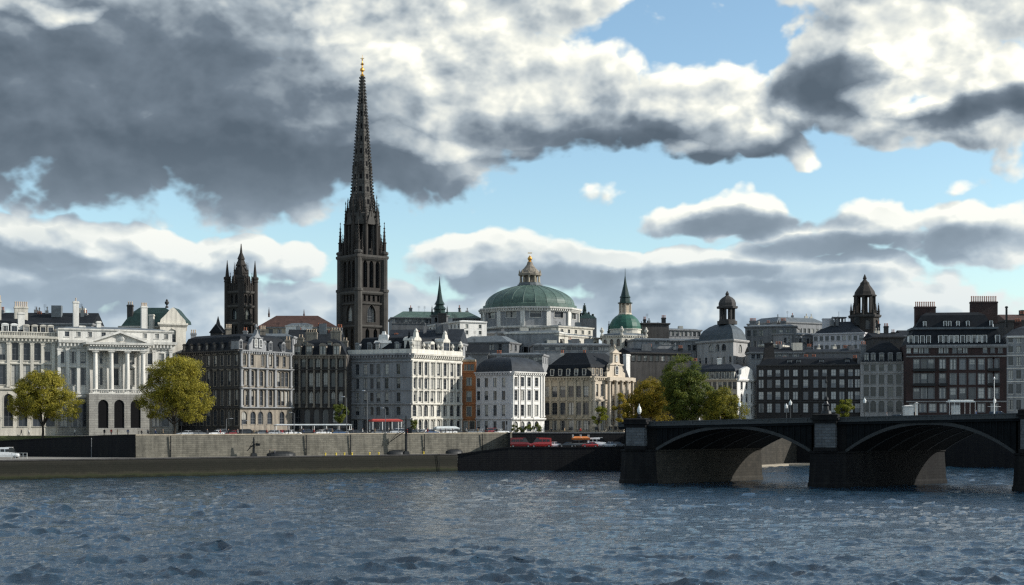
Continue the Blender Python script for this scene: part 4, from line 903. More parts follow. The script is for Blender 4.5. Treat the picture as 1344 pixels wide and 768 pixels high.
for k in range(4):
    p, q, d, L = b.edge(k)
    for t, hh in ((.22, 6.5), (.36, 5), (.5, 8), (.64, 5), (.78, 6.5)): pinnacle(b.root, p[0] + d[0] * L * t - c[0], p[1] + d[1] * L * t - c[1], tz, hh, .42, 'black_stone')
mb = MB(); zz = z1; r_ = lambda py: Z(py, Yt)
mb.lathe([(3.6, z1 - .5), (3.4, r_(374)), (3.2, r_(370)), (2.9, r_(364)), (2.4, r_(360)), (2.6, r_(359)), (2.5, r_(357.5)), (1.5, r_(350)), (1.9, r_(349)), (1.8, r_(348)), (1., r_(341)), (1.35, r_(340.4)), (1.2, r_(339)), (.45, r_(332)), (.12, r_(320))], 8, c, .3); mb.build('lantern', M['black_stone'], b.root)
for j in range(8):
    a = .3 + j * pi / 4; pinnacle(b.root, 2.9 * cos(a), 2.9 * sin(a), tz, r_(362) - z1, .38, 'black_stone'); pinnacle(b.root, 2.3 * cos(a), 2.3 * sin(a), r_(360) - ST, 4., .25, 'black_stone')
# --- small dark spirelet left of it
mb = MB(); x, y = P(283, 470); zz = Z(428, 470); b = Bld('spirelet_chapel', 'tiny dark spirelet on a chapel roof left of the pinnacled gothic tower', 'chapel', back(P(276, 470), P(291, 470), 8), 'dark_stone')
for k in range(4): b.blank(k, Z(437, 470))
b.gable(Z(437, 470), 3., 'slate', 1); mb = MB(); mb.lathe([(.9, Z(437, 470)), (.9, Z(427, 470)), (.08, Z(414, 470))], 8, (x, y + 4)); mb.build('spirelet', M['dark_stone'], b.root); b.done()

# --- red-brown roofed hall
b = Bld('red_roofed_hall', 'hall with long red brown tiled roof between the gothic tower and the great spire', 'building', [P(338, 452), P(442, 452), P(440, 466), P(340, 466)], 'tan', trim='grey_stone')
zt = Z(429, 452)
b.facade(0, zt, [(432, 441, 9, 1.4, None, 'sill')], 452)
for k in (1, 2, 3): b.blank(k, zt)
b.course([3, 0, 1, 2], zt, .4, .5, name='cornice'); b.roof(zt, [(0, zt + .1), (5.8, Z(414.5, 458))], 'red_tile', over=.6); pinnacle(b.root, P(353, 459)[0] - b.c[0], 0, Z(416, 458) - ST, 3.2, .3, 'red_tile'); pinnacle(b.root, P(399, 459)[0] - b.c[0], 0, Z(416, 458) - ST, 2.6, .25, 'red_tile')
b.done()
b = Bld('white_attic_block', 'blank bright white rooftop block under the red brown roof', 'building', [P(375, 441), P(410, 438), P(409, 446), P(375, 448)], 'white_stucco')
zt = Z(426.5, 438)
b.facade(0, zt, [(434, 438, [381, 404], .9, None, 'sill')], 438)
for k in (1, 2, 3): b.blank(k, zt)
b.course([3, 0, 1, 2], zt, .25, .3, name='cornice'); b.roof(zt, [(1., zt + .5), (2, zt + .8)], 'lead'); b.done()
def block(name, label, px0, px1, Y0, Y1, top, wall, roofm='lead', rows=(), dep=12, rise=.8, trim=None, gable=None, cat='building', chim=(), zdir=0, closed=False, pane='glass', cr=True):
    b = Bld(name, label, cat, back(P(px0, Y0), P(px1, Y1), dep), wall, trim=trim or wall, pane=pane); zt = Z(top, (Y0 + Y1) / 2); Ym = (Y0 + Y1) / 2
    b.facade(0, zt, list(rows), Ym); b.facade(1, zt, [(r[0], r[1], max(2, int(dep / 3.6)), *r[3:]) for r in rows], Ym)
    for k in (2, 3): b.blank(k, zt)
    if cr: b.course([3, 0, 1, 2], zt, .45, .6, name='cornice')
    if gable is not None: b.gable(zt, gable, roofm, 0)
    else: b.roof(zt, [(.4, zt + .03), (min(dep / 2 - .6, 1 + rise * 1.4), zt + rise)], roofm)
    for px, py, w, n in chim: b.chimney(*P(px, Ym + dep * .45), zt - 1, Z(py, Ym + dep * .45), w, .95, n, 0, trim or wall)
    b.clutter(zt + (gable or rise), max(2, int(abs(px1 - px0) / 14))); b.done(); return b
# lower roofs between the front row and the skyline
block('grey_flat_roof_block', 'low grey flat roofed block behind the sooty corner mansion', 316, 384, 412, 412, 441, 'grey_stone', rows=[(445, 452, 8, 1.2, None, 'sill')], chim=[(343, 432, 1.4, 3), (322, 434, 1.2, 2)])
block('dark_roof_block', 'dark roofed block with clustered chimneys at the foot of the great spire', 384, 452, 420, 424, 447, 'mid_grey', 'slate', gable=3.5, chim=[(392, 434, 1.6, 4), (420, 428, 1.4, 3), (446, 430, 1.4, 3), (433, 437, 1.2, 2)])
block('slate_roof_range', 'long blue grey slate roofed range behind the tall white hotel', 508, 602, 440, 436, 450, 'grey_stone', 'slate_blue', [(454, 461, 14, 1.1, None, 'sill')], gable=4.5, chim=[(520, 441, 1.3, 3), (548, 438, 1.3, 3), (590, 441, 1.3, 3)])
block('green_roof_hall', 'long low green copper roof behind the small green spire', 514, 633, 540, 545, 417, 'mid_grey', 'copper', [(419, 425, 22, 1.2, None, 'sill')], dep=18, rise=2.6, chim=[(539, 404, 1.2, 1), (603, 404, .8, 1)])
block('white_terrace', 'bright white terrace of small windows below the green copper roof', 563, 604, 500, 478, 424, 'white_stucco', 'white_paint', [(428, 433, 9, 1.1, None, 'sill'), (436, 441, 9, 1.1, None, 'sill')], dep=10, rise=.3)
block('brick_stack_house', 'dark house with a brown stack right of the small green spire', 583, 600, 505, 505, 430, 'dark_stone', 'slate', gable=2.5, chim=[(580.5, 411, 3., 0)])
block('lead_curved_roof_block', 'grey lead roofed block between the bright terrace and the dome', 598, 668, 474, 468, 449, 'mid_grey', 'lead', [(452, 460, [612, 622, 633, 645, 656], 1.8, 'seg', 'frame')], rise=2.2, dep=14)
block('grey_roof_house', 'grey house with low hipped roof just behind the orange house', 604, 640, 446, 446, 463, 'mid_grey', 'slate', gable=3., chim=[(612, 456, 1.2, 2)])
block('attic_terrace', 'dim grey terrace seen over the slate roof of the white corner block', 640, 712, 450, 447, 465, 'grey_stone', 'lead', [(469, 476, 12, 1.3, None, 'sill')], rise=.5)
# small green spire with tiers
Yt = 520; c = P(577, Yt); b = Bld('green_spire_church', 'small tiered green copper spire on a narrow tower left of the dome', 'church', ngon(c, 3.1, 4, R(-80)), 'mid_grey', depth=.5)
zt = Z(414, Yt)
for k in range(4): b.facade(k, zt, [(417, 424, 1, 1.3, 'round', 'void', {'pane': 'louver_void', 'name': 'lancet'})], Yt)
b.course([0, 1, 2, 3], zt, .5, .5, name='cornice', closed=True); b.done(); mb = MB(); r_ = lambda py: Z(py, Yt)
mb.lathe([(3.2, zt), (2.6, r_(411)), (2., r_(409)), (2., r_(406.5)), (2.5, r_(406)), (2.3, r_(405)), (1.5, r_(401.5)), (1.5, r_(400)), (2., r_(399.6)), (1.7, r_(398.2)), (1.1, r_(394)), (.7, r_(385)), (.25, r_(372)), (.06, r_(363))], 8, c); mb.build('spire', M['copper_dark'], b.root)
for j in range(4): a = R(-80) + j * pi / 2; pinnacle(b.root, 2.8 * cos(a), 2.8 * sin(a), zt - ST, 3.6, .35, 'copper_dark')

# --- the great dome
Yt = 535; c = P(695.5, Yt); b = Bld('domed_rotunda', 'broad rotunda under a green copper dome with columned lantern at the centre of the skyline', 'domed building', ngon(c, 18.3, 12, R(-90 - 15 + 6)), 'grey_stone', trim='portland', depth=.7)
zt = Z(403, Yt - 15); zb = Z(437, Yt - 15)
for k in range(12): b.facade(k, zt, [(409, 417, 1, 4.2, None, 'hood'), (420, 427, 0, 1, None, 'sill')], Yt - 15, zb=ST)
pm = shared('drum_pil', lambda: MB().box(-.8, .8, -.35, .3, 0, zt - Z(430, Yt - 15)).mesh('pilaster', M['portland']))
for k, (x, y) in enumerate(b.pts):
    a = atan2(y - c[1], x - c[0]); inst('pilaster', pm, b.root, b.loc(x, y, Z(430, Yt - 15)), a + pi / 2); 
b.course(list(range(12)), zt, 1.3, 1.6, 'portland', 'cornice', closed=True, dent=True); b.course(list(range(12)), Z(428, Yt - 15), .8, .9, 'portland', 'plinth', closed=True)
b.done(); mb = MB(); prof = []
zd0, zd1 = Z(401.5, Yt), Z(375.5, Yt); R0, R1 = 16.8, 4.3
prof.append((R0 + .9, zt + .02)); prof.append((R0 + .9, zd0 - .3)); prof.append((R0, zd0))
for k in range(1, 13):
    t = k / 12; a = t * 1.05; prof.append((R1 + (R0 - R1) * (cos(a) - cos(1.05)) / (1 - cos(1.05)), zd0 + (zd1 - zd0) * sin(a) / sin(1.05)))
mb.lathe(prof, 24, c, R(-90 - 15 + 6)); mb.build('dome', M['copper'], b.root)
rb = MB()
for j in range(24):
    a = R(-90 - 15 + 6) + j * 2 * pi / 24
    for (ra, za), (r2, z2_) in zip(prof[2:], prof[3:]): rb.tube((c[0] + ra * cos(a), c[1] + ra * sin(a), za), (c[0] + r2 * cos(a), c[1] + r2 * sin(a), z2_), .09, .09, 4)
rb.build('dome_ribs', M['copper'], b.root)
mb = MB(); zl = zd1; mb.lathe([(4.7, zl - .3), (4.7, zl + .5), (4.2, zl + .6), (4.2, zl + 1.1)], 12, c); mb.build('lantern_base', M['lead'], b.root)
cm = column_mesh(Z(362, Yt) - zl - 1.1, .33, 'tan', 8)
for j in range(10): a = j * 2 * pi / 10 + .2; inst('column', cm, b.root, (3.6 * cos(a), 3.6 * sin(a), zl + 1.1 - ST))
mb = MB(); mb.lathe([(2., zl + 1.1), (2., Z(362, Yt))], 10, c); mb.build('lantern_drum', M['soot_stone'], b.root)
mb = MB(); zz = Z(362, Yt); mb.lathe([(4.3, zz), (4.4, zz + .7), (3.7, zz + 1.), (3.2, zz + 1.9), (2.1, zz + 3.), (1.3, zz + 4.), (.9, zz + 5.2)], 12, c); o = mb.build('lantern_roof', M['soot_stone'], b.root)
mb = MB(); zz += 5.2; mb.lathe([(.9, zz), (.5, zz + .4), (.95, zz + 1.2), (.6, zz + 1.9), (.15, zz + 2.3), (.12, Z(335, Yt))], 10, c); mb.box(c[0] - .8, c[0] + .8, c[1] - .12, c[1] + .12, zz + 3.2, zz + 3.5); mb.build('gold_finial', M['gold'], b.root)
for j in range(10): a = j * 2 * pi / 10 + .2; pinnacle(b.root, 4.1 * cos(a), 4.1 * sin(a), Z(362, Yt) + .7 - ST, 1.6, .2, 'tan', n=6)
block('rotunda_front_block', 'pale grey podium block with heavy cornice directly below the drum of the dome', 663, 733, 484, 478, 436, 'grey_stone', 'lead', [(455, 465, [683, 690, 697, 704, 711], 1.7, None, 'void', {'pane': 'louver_void'})], dep=20, trim='portland', rise=.6)
block('rotunda_left_wing', 'pale stepped wing left of the podium below the dome', 604, 664, 494, 488, 437, 'grey_stone', 'lead', [(441, 446, 8, 1.3, None, 'sill')], dep=20, trim='grey_stone', rise=.5)
block('rotunda_right_wing', 'cream wing with arched openings right of the podium below the dome', 733.5, 786, 478, 500, 441, 'cream', 'lead', [(447, 454, 5, 1.7, 'seg', 'frame')], dep=16, trim='cream', rise=.6)
block('cream_attic_block', 'cream block stepping up to the drum of the dome at its right', 733, 778, 505, 518, 429, 'cream', 'lead', [(433, 438, 5, 1.3, None, 'sill')], dep=14, rise=.4)
block('dim_attic_range', 'grey range with dark strip windows above the museum roof', 700, 800, 462, 464, 452, 'grey_stone', 'lead', [(455.5, 460, 14, 1.6, None, 'sill')], dep=12, rise=.4, chim=[(748, 446, 1.1, 2)])
# dark green turrets right of the dome
Yt = 560; b = Bld('turreted_roof', 'dark green roof bristling with small spirelets right of the big dome', 'building', back(P(758, Yt), P(783, Yt), 10), 'mid_grey')
zt = Z(418, Yt)
for k in range(4): b.blank(k, zt)
b.roof(zt, [(.1, zt + .2), (3.2, Z(411, Yt))], 'copper_dark')
for px, py in ((768, 398), (762, 408), (773.5, 409), (779, 412)): pinnacle(b.root, P(px, Yt)[0] - b.c[0], 0, zt - ST, Z(py, Yt + 5) - zt, 1.1 if px == 768 else .8, 'copper_dark')
b.done()
# green dome with spire
Yt = 500; c = P(820.5, Yt); b = Bld('green_domed_church', 'cream church with bright green dome and slim pink lantern spire right of the rotunda', 'church', [P(790, 494), P(816, 488), P(848, 494), P(848, 512), P(790, 512)], 'cream', trim='cream')
zt = Z(440, 490); b.facade(0, zt, [(445, 455, 3, 1.6, 'round', 'frame')], 490); b.facade(1, zt, [(445, 455, [822, 829, 837, 843], 1.6, 'round', 'frame')], 490)
for k in (2, 3, 4): b.blank(k, zt)
b.course([4, 0, 1, 2, 3], zt, .6, .8, name='cornice', dent=True); b.roof(zt, [(.6, zt + .6), (3, zt + 1)], 'lead')
for (x, y) in b.pts[:3]: urn(b.root, b.loc(x, y, zt), 1.8, 'cream')
b.done(); r_ = lambda py: Z(py, Yt); mb = MB(); mb.lathe([(5.6, zt), (5.6, r_(434)), (5.9, r_(433.6)), (5.9, r_(432.4))], 16, c); mb.build('drum', M['cream'], b.root)
mb = MB(); mb.lathe([(5.6, r_(432.4)), (5.6, r_(429)), (5.2, r_(424)), (4.5, r_(419.5)), (3.4, r_(415.5)), (2.3, r_(413))], 16, c); mb.build('dome', M['copper_bright'], b.root)
mb = MB(); mb.lathe([(2.5, r_(413.5)), (2.2, r_(411)), (1.3, r_(410.8)), (1.3, r_(399))], 8, c)
for j in range(8): a = j * pi / 4; mb.lathe([(.28, r_(411)), (.28, r_(398.6))], 6, (c[0] + 1.9 * cos(a), c[1] + 1.9 * sin(a)))
mb.build('lantern', M['pink_stone'], b.root)
mb = MB(); mb.lathe([(2.6, r_(398.6)), (2.6, r_(397.4)), (1.9, r_(396.5)), (1.7, r_(391)), (2., r_(390.6)), (1.5, r_(388)), (.55, r_(373)), (.12, r_(362)), (.04, r_(352))], 8, c); mb.build('spire', M['copper_dark'], b.root)
for px, s_ in ((800, 1.), (809, 1.3), (833, 1.3), (843, 1.)): pinnacle(b.root, P(px, 497)[0] - b.c[0], 0, zt - ST, 5.5 * s_, .55, 'copper_dark')
# long grey buildings right of the green dome
block('long_grey_range', 'long plain grey flat topped range between the green dome and the dark lantern dome', 840, 920, 520, 530, 432, 'grey_stone', 'lead', [(435, 441, 14, 1.2, None, 'sill')], dep=14, rise=.4)
block('dark_plant_room', 'dark rooftop block with railings and aerials on the skyline right of the green dome', 843, 878, 500, 502, 424, 'dark_stone', 'slate', rise=.2, dep=10, chim=[(871, 417, 1.5, 3), (846, 419, .9, 2)])
block('stucco_band_terrace', 'pale terrace with long dark band above the rusty tree', 832, 925, 482, 488, 446, 'grey_stone', 'lead', [(450, 460, [905, 911, 917, 923], 1.8, None, 'frame'), (449, 455, [862, 869, 876, 883, 890], 1.5, None, 'sill')], dep=12, rise=.5)
block('slate_fronted_block', 'dark slate fronted block just above the rusty and green trees', 828, 905, 455, 462, 463, 'dark_stone', 'slate', [(467, 474, 10, 1.2, None, 'sill')], dep=11, gable=1.6, chim=[(853, 455, 1.2, 3), (893, 457, 1.3, 3)])
# dome with lantern
Yt = 478; c = P(954, Yt); b = Bld('dark_domed_tower', 'pale square block carrying a dark slate dome and open lantern above the gabled white house', 'domed building', [P(915, 485), P(962.5, 468), P(981, 478), P(975, 492), P(930, 494)], 'lilac_grey', trim='lilac_grey')
zt = Z(445.5, 470); b.facade(0, zt, [(451, 460, [933, 942, 950], 2.4, 'round', 'frame'), (468, 476, 6, 1.3, None, 'sill')], 470); b.facade(1, zt, [(452, 462, [971.5], 2.6, 'round', 'frame'), (468, 476, 2, 1.3, None, 'sill')], 470)
for k in (2, 3, 4): b.blank(k, zt)
b.course([0, 1, 2, 3, 4], zt, .7, .8, name='cornice', closed=True); b.done()
hz = Z(424.5, Yt) - zt; b.roof(zt, [(.4, zt + .5), (.8, zt + hz * .35), (1.8, zt + hz * .62), (3.6, zt + hz * .85), (5.4, zt + hz)], 'lead_dark', 'dome')
c = (b.c[0] + .0, b.c[1]); c = P(954.5, 481); r_ = lambda py: Z(py, 481)
mb = MB(); mb.lathe([(3.4, r_(426)), (3.4, r_(421.5)), (2.8, r_(421.3)), (2.8, r_(419.5))], 8, c); 
for j in range(8): a = j * pi / 4 + pi / 8; mb.obox((c[0] + 2.35 * cos(a), c[1] + 2.35 * sin(a)), .6, .6, r_(419.5), r_(405), a)
mb.lathe([(3.6, r_(405)), (3.7, r_(402.5)), (3., r_(402)), (3., r_(398)), (2.6, r_(394)), (1.8, r_(391)), (.9, r_(389)), (.5, r_(387.5)), (.7, r_(386)), (.1, r_(382))], 8, c, pi / 8); mb.build('lantern', M['dark_stone'], b.root)
# grey classical ranges
block('columned_grey_block', 'grey classical block with attached columns right of the dark lantern dome', 978, 1044, 505, 500, 428, 'mid_grey', 'lead', [(433, 441, [983, 991, 999, 1016, 1025, 1034], 1.3, None, 'sill'), (447, 458, [983, 991, 999, 1016, 1025, 1034], 1.3, None, 'sill')], dep=16, trim='mid_grey', rise=.6, chim=[(988, 421, 2.2, 5), (1008, 424, 1.2, 2), (1028, 421, 1.8, 4)])
b = block('stepped_grey_office', 'broad grey block with stepped top storey behind the flared chimney', 1020, 1086, 540, 552, 423, 'grey_stone', 'lead', [(431, 437, 12, 1.3, None, 'sill'), (441, 449, 12, 1.3, None, 'sill')], dep=18, rise=2., chim=[(1040, 414, .8, 1)])
block('long_window_office', 'grey office range with one row of paired windows behind the near black block', 1028, 1068, 498, 506, 438, 'grey_stone', 'lead', [(444, 451, 8, 1.2, None, 'sill')], dep=12, rise=.4)
b = block('pale_hipped_house', 'pale grey house with hipped slate roof and small rooftop lookout left of the dark belfry', 1067, 1134, 500, 492, 437, 'lilac_stucco', 'slate_blue', [(441, 447, 9, 1.3, None, 'sill'), (453, 458, 9, 1.3, None, 'sill')], dep=12, rise=4.2, chim=[(1086, 418, 3.6, 0)])
mb = MB(); x, y = P(1101, 505); mb.obox((x, y), 4.4, 4., Z(428, 505), Z(423, 505)); 
for a in (-1.8, -.6, .6, 1.8):
    for e in (-1.7, 1.7): mb.obox((x + a, y + e), .35, .35, Z(423, 505), Z(418, 505))
mb.obox((x, y), 4.6, 4.2, Z(418, 505), Z(416.5, 505)); mb.tube((x, y, Z(416.5, 505)), (x, y, Z(409, 505)), .08); mb.build('lookout', M['mid_grey'], b.root)
block('blue_slate_range', 'long blank blue grey wall and roof right behind the near black brick block', 1052, 1134, 470, 466, 461, 'mid_grey', 'slate_blue', dep=10, rise=.8, chim=[(1062, 455, 1.4, 3), (1110, 457, 1.6, 4)])
block('dim_grey_flats', 'dim grey flats behind the chimneys between lantern dome and near black block', 985, 1055, 462, 462, 462, 'grey_stone', 'slate', [(465, 471, 10, 1.2, None, 'sill')], dep=9, gable=1.8, chim=[(1022, 452, 2.2, 4), (1047, 455, 1.5, 3)])
block('cream_gap_house', 'cream side wall catching sun just right of the flared chimney', 1018, 1034, 466, 476, 453, 'cream', 'lead', [(456, 460, 2, .9, None, 'sill')], dep=6, rise=.3)
# dark belfry
Yt = 500; c = P(1135, Yt); r_ = lambda py: Z(py, Yt); b = Bld('dark_belfry', 'dark stone belfry with open arcaded lantern and bell shaped cap above the grey tenement', 'tower', ngon(c, 5.0, 8, R(-67.5)), 'black_stone', trim='dark_stone', depth=.6)
zt = r_(414)
for k in range(8): b.facade(k, zt, [(421, 433, 1, 1.6, 'round', 'frame')], Yt)
b.course(list(range(8)), zt, .7, .9, name='cornice', closed=True); b.done()
mb = MB(); mb.lathe([(4.4, zt), (4.4, zt + .7)], 8, c, R(-67.5)); mb.lathe([(1.0, zt), (1.0, r_(389))], 8, c)
for j in range(8): a = R(-67.5) + j * pi / 4; mb.obox((c[0] + 3.35 * cos(a), c[1] + 3.35 * sin(a)), .75, .9, zt + .7, r_(389.5), a)
mb.lathe([(4., r_(389.5)), (4.2, r_(388)), (3.7, r_(387)), (3.4, r_(383)), (2.5, r_(378)), (1.7, r_(374)), (1.5, r_(371)), (1.1, r_(370)), (.5, r_(367)), (.7, r_(365.5)), (.08, r_(360))], 8, c, R(-67.5)); mb.build('lantern', M['black_stone'], b.root)
for k, (x, y) in enumerate(b.pts): pinnacle(b.root, (x - c[0]) * .95, (y - c[1]) * .95, zt - ST, r_(398) - zt, .45, 'black_stone')
block('gantry_roof_house', 'brown grey house with rooftop scaffold right of the dark belfry', 1146, 1186, 470, 470, 442, 'dark_stone', 'slate', gable=1.6, chim=[(1153, 425, .9, 1), (1163, 428, 1.4, 3), (1172, 436, 1.2, 2)])
block('far_right_roofs', 'dark roofed houses behind the red brick block at the right edge', 1320, 1400, 470, 470, 420, 'dark_stone', 'red_tile', gable=2.2, chim=[(1341, 412, 1.4, 3)])
block('far_left_roofs', 'slate roofed block with stacks behind the cream wing at the left edge', -40, 120, 402, 404, 424, 'grey_stone', 'slate', gable=3.4, dep=14, chim=[(3, 407, 1.2, 3), (52, 413, 1.4, 3), (112, 411, 1.2, 2)])
block('hidden_street_block', 'pale blocks glimpsed beyond the grey tenement and red brick block', 1185, 1320, 480, 480, 440, 'grey_stone', 'slate', gable=2.)
# ================================================================== GROUND, QUAYS, WATER
U = [(-1500, 440, 7.0), (-200, 356, 7.0), (-160, 352, 7.1), (-128, 348, 7.6), (-113.5, 346, 8.4), (-98, 340.8, 9.2), (-89.3, 337.4, ST), (0, 386, ST), (60, 392, ST), (85, 425, ST), (150, 388, ST), (1500, 300, ST)]
def lit_wall(px, off): k = (px - CX) / F; Y = (386 + off * 1.138) / (1 - .544 * k); return (k * Y, Y)
mb = MB()
def inner(i):
    x, y, z = U[i]; return (x, y + (9 if z < ST else 4), ST)
for i in range(len(U) - 1):
    a, b_, c_, d_ = U[i], U[i + 1], inner(i + 1), inner(i)
    mb.add([a, b_, c_, d_], [(0, 1, 2, 3)]); mb.add([d_, c_, (U[i + 1][0] * 2.6, 5000, ST), (U[i][0] * 2.6, 5000, ST)], [(0, 1, 2, 3)])
mb.add([inner(0), (-3900, 5000, ST), (-3900, 449, ST)], [(0, 1, 2)])
tag(mb.build('ground', M['pavement']), kind='structure')
mb = MB()
for i in range(6):
    up = lambda p: (p[0], p[1], p[2] + .006 if p[2] < ST else ST + .006)
    mb.add([up(U[i]), up(U[i + 1]), up(inner(i + 1)), up(inner(i))], [(0, 1, 2, 3)])
tag(mb.build('grass_bank', M['grass']), kind='structure')
def along(off0, off1, z, px0=60, px1=668, n=10):
    mb = MB(); a = [lit_wall(px0 + (px1 - px0) * k / n, off0) for k in range(n + 1)]; c_ = [lit_wall(px0 + (px1 - px0) * k / n, off1) for k in range(n + 1)]
    for k in range(n): mb.quad((*a[k], z), (*a[k + 1], z), (*c_[k + 1], z), (*c_[k], z))
    return mb
tag(along(3.2, 9.0, ST + .004, 190).build('road', M['asphalt']), kind='structure')
mb = MB(); a, c_ = lit_wall(190, 3.0), lit_wall(668, 3.0); mb.obox(((a[0] + c_[0]) / 2, (a[1] + c_[1]) / 2), hypot(a[0] - c_[0], a[1] - c_[1]), .3, ST, ST + .12, atan2(c_[1] - a[1], c_[0] - a[0])); tag(mb.build('kerb', M['pavement']), kind='structure')
mb = MB(); 
for k in range(40):
    a, c_ = lit_wall(195 + k * 11.8, 6.1), lit_wall(199 + k * 11.8, 6.1); mb.obox(((a[0] + c_[0]) / 2, (a[1] + c_[1]) / 2), 1.0, .12, ST + .008, ST + .012, atan2(c_[1] - a[1], c_[0] - a[0]))
tag(mb.build('road_markings', M['white_paint']), kind='structure')
# lower walkway at the foot of the wall
LQ = 4.46
front = [(-1500, 276), (-200, 286), (-160, 294.3), (-60, 348.3), (-14.4, 373), (-.6, 374.5)]
mb = MB(); polyq = front + [(-.6, 385.6), (-89.3, 337.4), (-113.5, 346), (-160, 352), (-1500, 440)]
mb.add([(*p, LQ) for p in polyq], [tuple(range(len(polyq)))]); tag(mb.build('lower_walkway', M['pavement']), kind='structure')
def wall_thing(name, label, pts, zb, mat, thick=.5, batter=.25, cope=None, cw=.12, ch=.3):
    """pts (x, y, top z) left to right; a battered wall with a coping stone"""
    r = thing(name, label, 'wall', (pts[0][0], pts[0][1], zb)); xy = [(p[0], p[1]) for p in pts]
    def ring(o): 
        m = MB(); m.sweep(xy, [(o, 0), (o, 1)]); return [m.v[2 * k][:2] for k in range(len(xy))]
    f1, f0, bk = ring(.02), ring(batter), ring(-thick); mb = MB()
    for k in range(len(pts) - 1):
        za, zc = pts[k][2] + .28, pts[k + 1][2] + .28
        mb.quad((*f0[k], zb), (*f0[k + 1], zb), (*f1[k + 1], zc), (*f1[k], za)); mb.quad((*bk[k], za - .6), (*bk[k + 1], zc - .6), (*bk[k + 1], zc), (*bk[k], za)); mb.quad((*f1[k], za), (*f1[k + 1], zc), (*bk[k + 1], zc), (*bk[k], za))
    mb.quad((*f0[0], zb), (*f1[0], pts[0][2] + .28), (*bk[0], pts[0][2] + .28), (*bk[0], zb)); mb.quad((*f0[-1], zb), (*f1[-1], pts[-1][2] + .28), (*bk[-1], pts[-1][2] + .28), (*bk[-1], zb))
    mb.build('wall_face', M[mat], r)
    c1, c2 = ring(cw), ring(-thick - .08); mb = MB()
    for k in range(len(pts) - 1):
        za, zc = pts[k][2] + .283, pts[k + 1][2] + .283; vs = [(*p, z) for p, z in ((c1[k], za), (c1[k + 1], zc), (c2[k + 1], zc), (c2[k], za))]
        vs += [(v[0], v[1], v[2] + ch) for v in vs]; mb.add(vs, [(3, 2, 1, 0), (4, 5, 6, 7), (0, 1, 5, 4), (1, 2, 6, 5), (2, 3, 7, 6), (3, 0, 4, 7)])
    mb.build('coping', M[cope or mat], r); return r
wall_thing('retaining_wall', 'retaining wall under the grass bank at the left, shade painted into its colour', [U[i] for i in range(7)], LQ - .5, 'quay_shade', cope='quay_shade')
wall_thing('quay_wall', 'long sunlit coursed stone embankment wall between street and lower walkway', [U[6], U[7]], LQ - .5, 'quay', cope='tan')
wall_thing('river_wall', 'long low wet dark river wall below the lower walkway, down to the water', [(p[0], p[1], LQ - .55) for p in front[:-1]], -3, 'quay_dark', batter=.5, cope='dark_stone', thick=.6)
wall_thing('shadow_wall', 'cross wall added to cast the slanting shadow at the right end of the sunlit wall', [(-1.0, 386.4, ST), (-1.0, 374, ST)], -3, 'quay_shade', batter=.05)  # added as a shadow caster, nearly edge-on to the camera
wall_thing('rear_platform_wall', 'dark wall between the street and the sunken platform where the red vans stand', [(-.4, 386, ST), (60, 392, ST)], 5.5, 'quay_shade', cope='mid_grey')
wall_thing('platform_river_wall', 'black river wall in shade below the parked red vans, left of the bridge', [(-14.2, 373.4, LQ - .56), (-.9, 374.0, 5.7), (62, 378, 5.7)], -3, 'quay_shade', batter=.3, cope='quay_shade')
wall_thing('far_bank_wall', 'brownish far bank wall seen through the first bridge arch', [(60, 392, ST), (85, 425, ST)], -3, 'pier'); wall_thing('upstream_bank_wall', 'dark upstream bank wall behind the second bridge arch', [(85, 425, ST), (150, 388, ST), (1500, 300, ST)], -3, 'quay_shade')
mb = MB(); mb.add([(-.6, 374.6, 6), (62, 378.2, 6), (61, 392.2, 6), (-.4, 386.2, 6)], [(0, 1, 2, 3)]); tag(mb.build('parking_platform', M['asphalt']), kind='structure')
mb = MB(); mb.prism([(66, 396), (80, 411), (92, 411), (98, 419), (85, 425), (62, 395)], -2, .5); tag(mb.build('foreshore', M['sand']), kind='structure')
mb = MB(); mb.box(62, 62.6, 378, 392.4, -3, 6.6); tag(mb.build('platform_end_wall', M['quay_shade']), 'short end wall of the sunken platform behind the first bridge pier', 'wall')

# railings
def railing(name, label, pts, z, h=1.05, sp=2.4):
    r = thing(name, label, 'railing', (pts[0][0], pts[0][1], z)); pm = MB(); rm = MB()
    for (x0, y0), (x1, y1) in zip(pts, pts[1:]):
        L = hypot(x1 - x0, y1 - y0); n = max(1, int(L / sp))
        for k in range(n + 1): pm.obox((x0 + (x1 - x0) * k / n, y0 + (y1 - y0) * k / n), .09, .09, z, z + h, atan2(y1 - y0, x1 - x0))
        for q in (.35, .7, 1.): rm.tube((x0, y0, z + h * q), (x1, y1, z + h * q), .03, .03, 4)
    pm.build('post', M['iron'], r); rm.build('rail', M['iron'], r); return r
railing('railing', 'thin black railing along the top of the sunlit embankment wall', [lit_wall(182, .45), lit_wall(664, .45)], ST + .58, .8)
railing('railing', 'thin black railing above the sunken platform of parked vans', [(.6, 386.5), (60, 392.5)], ST + .58, .8)

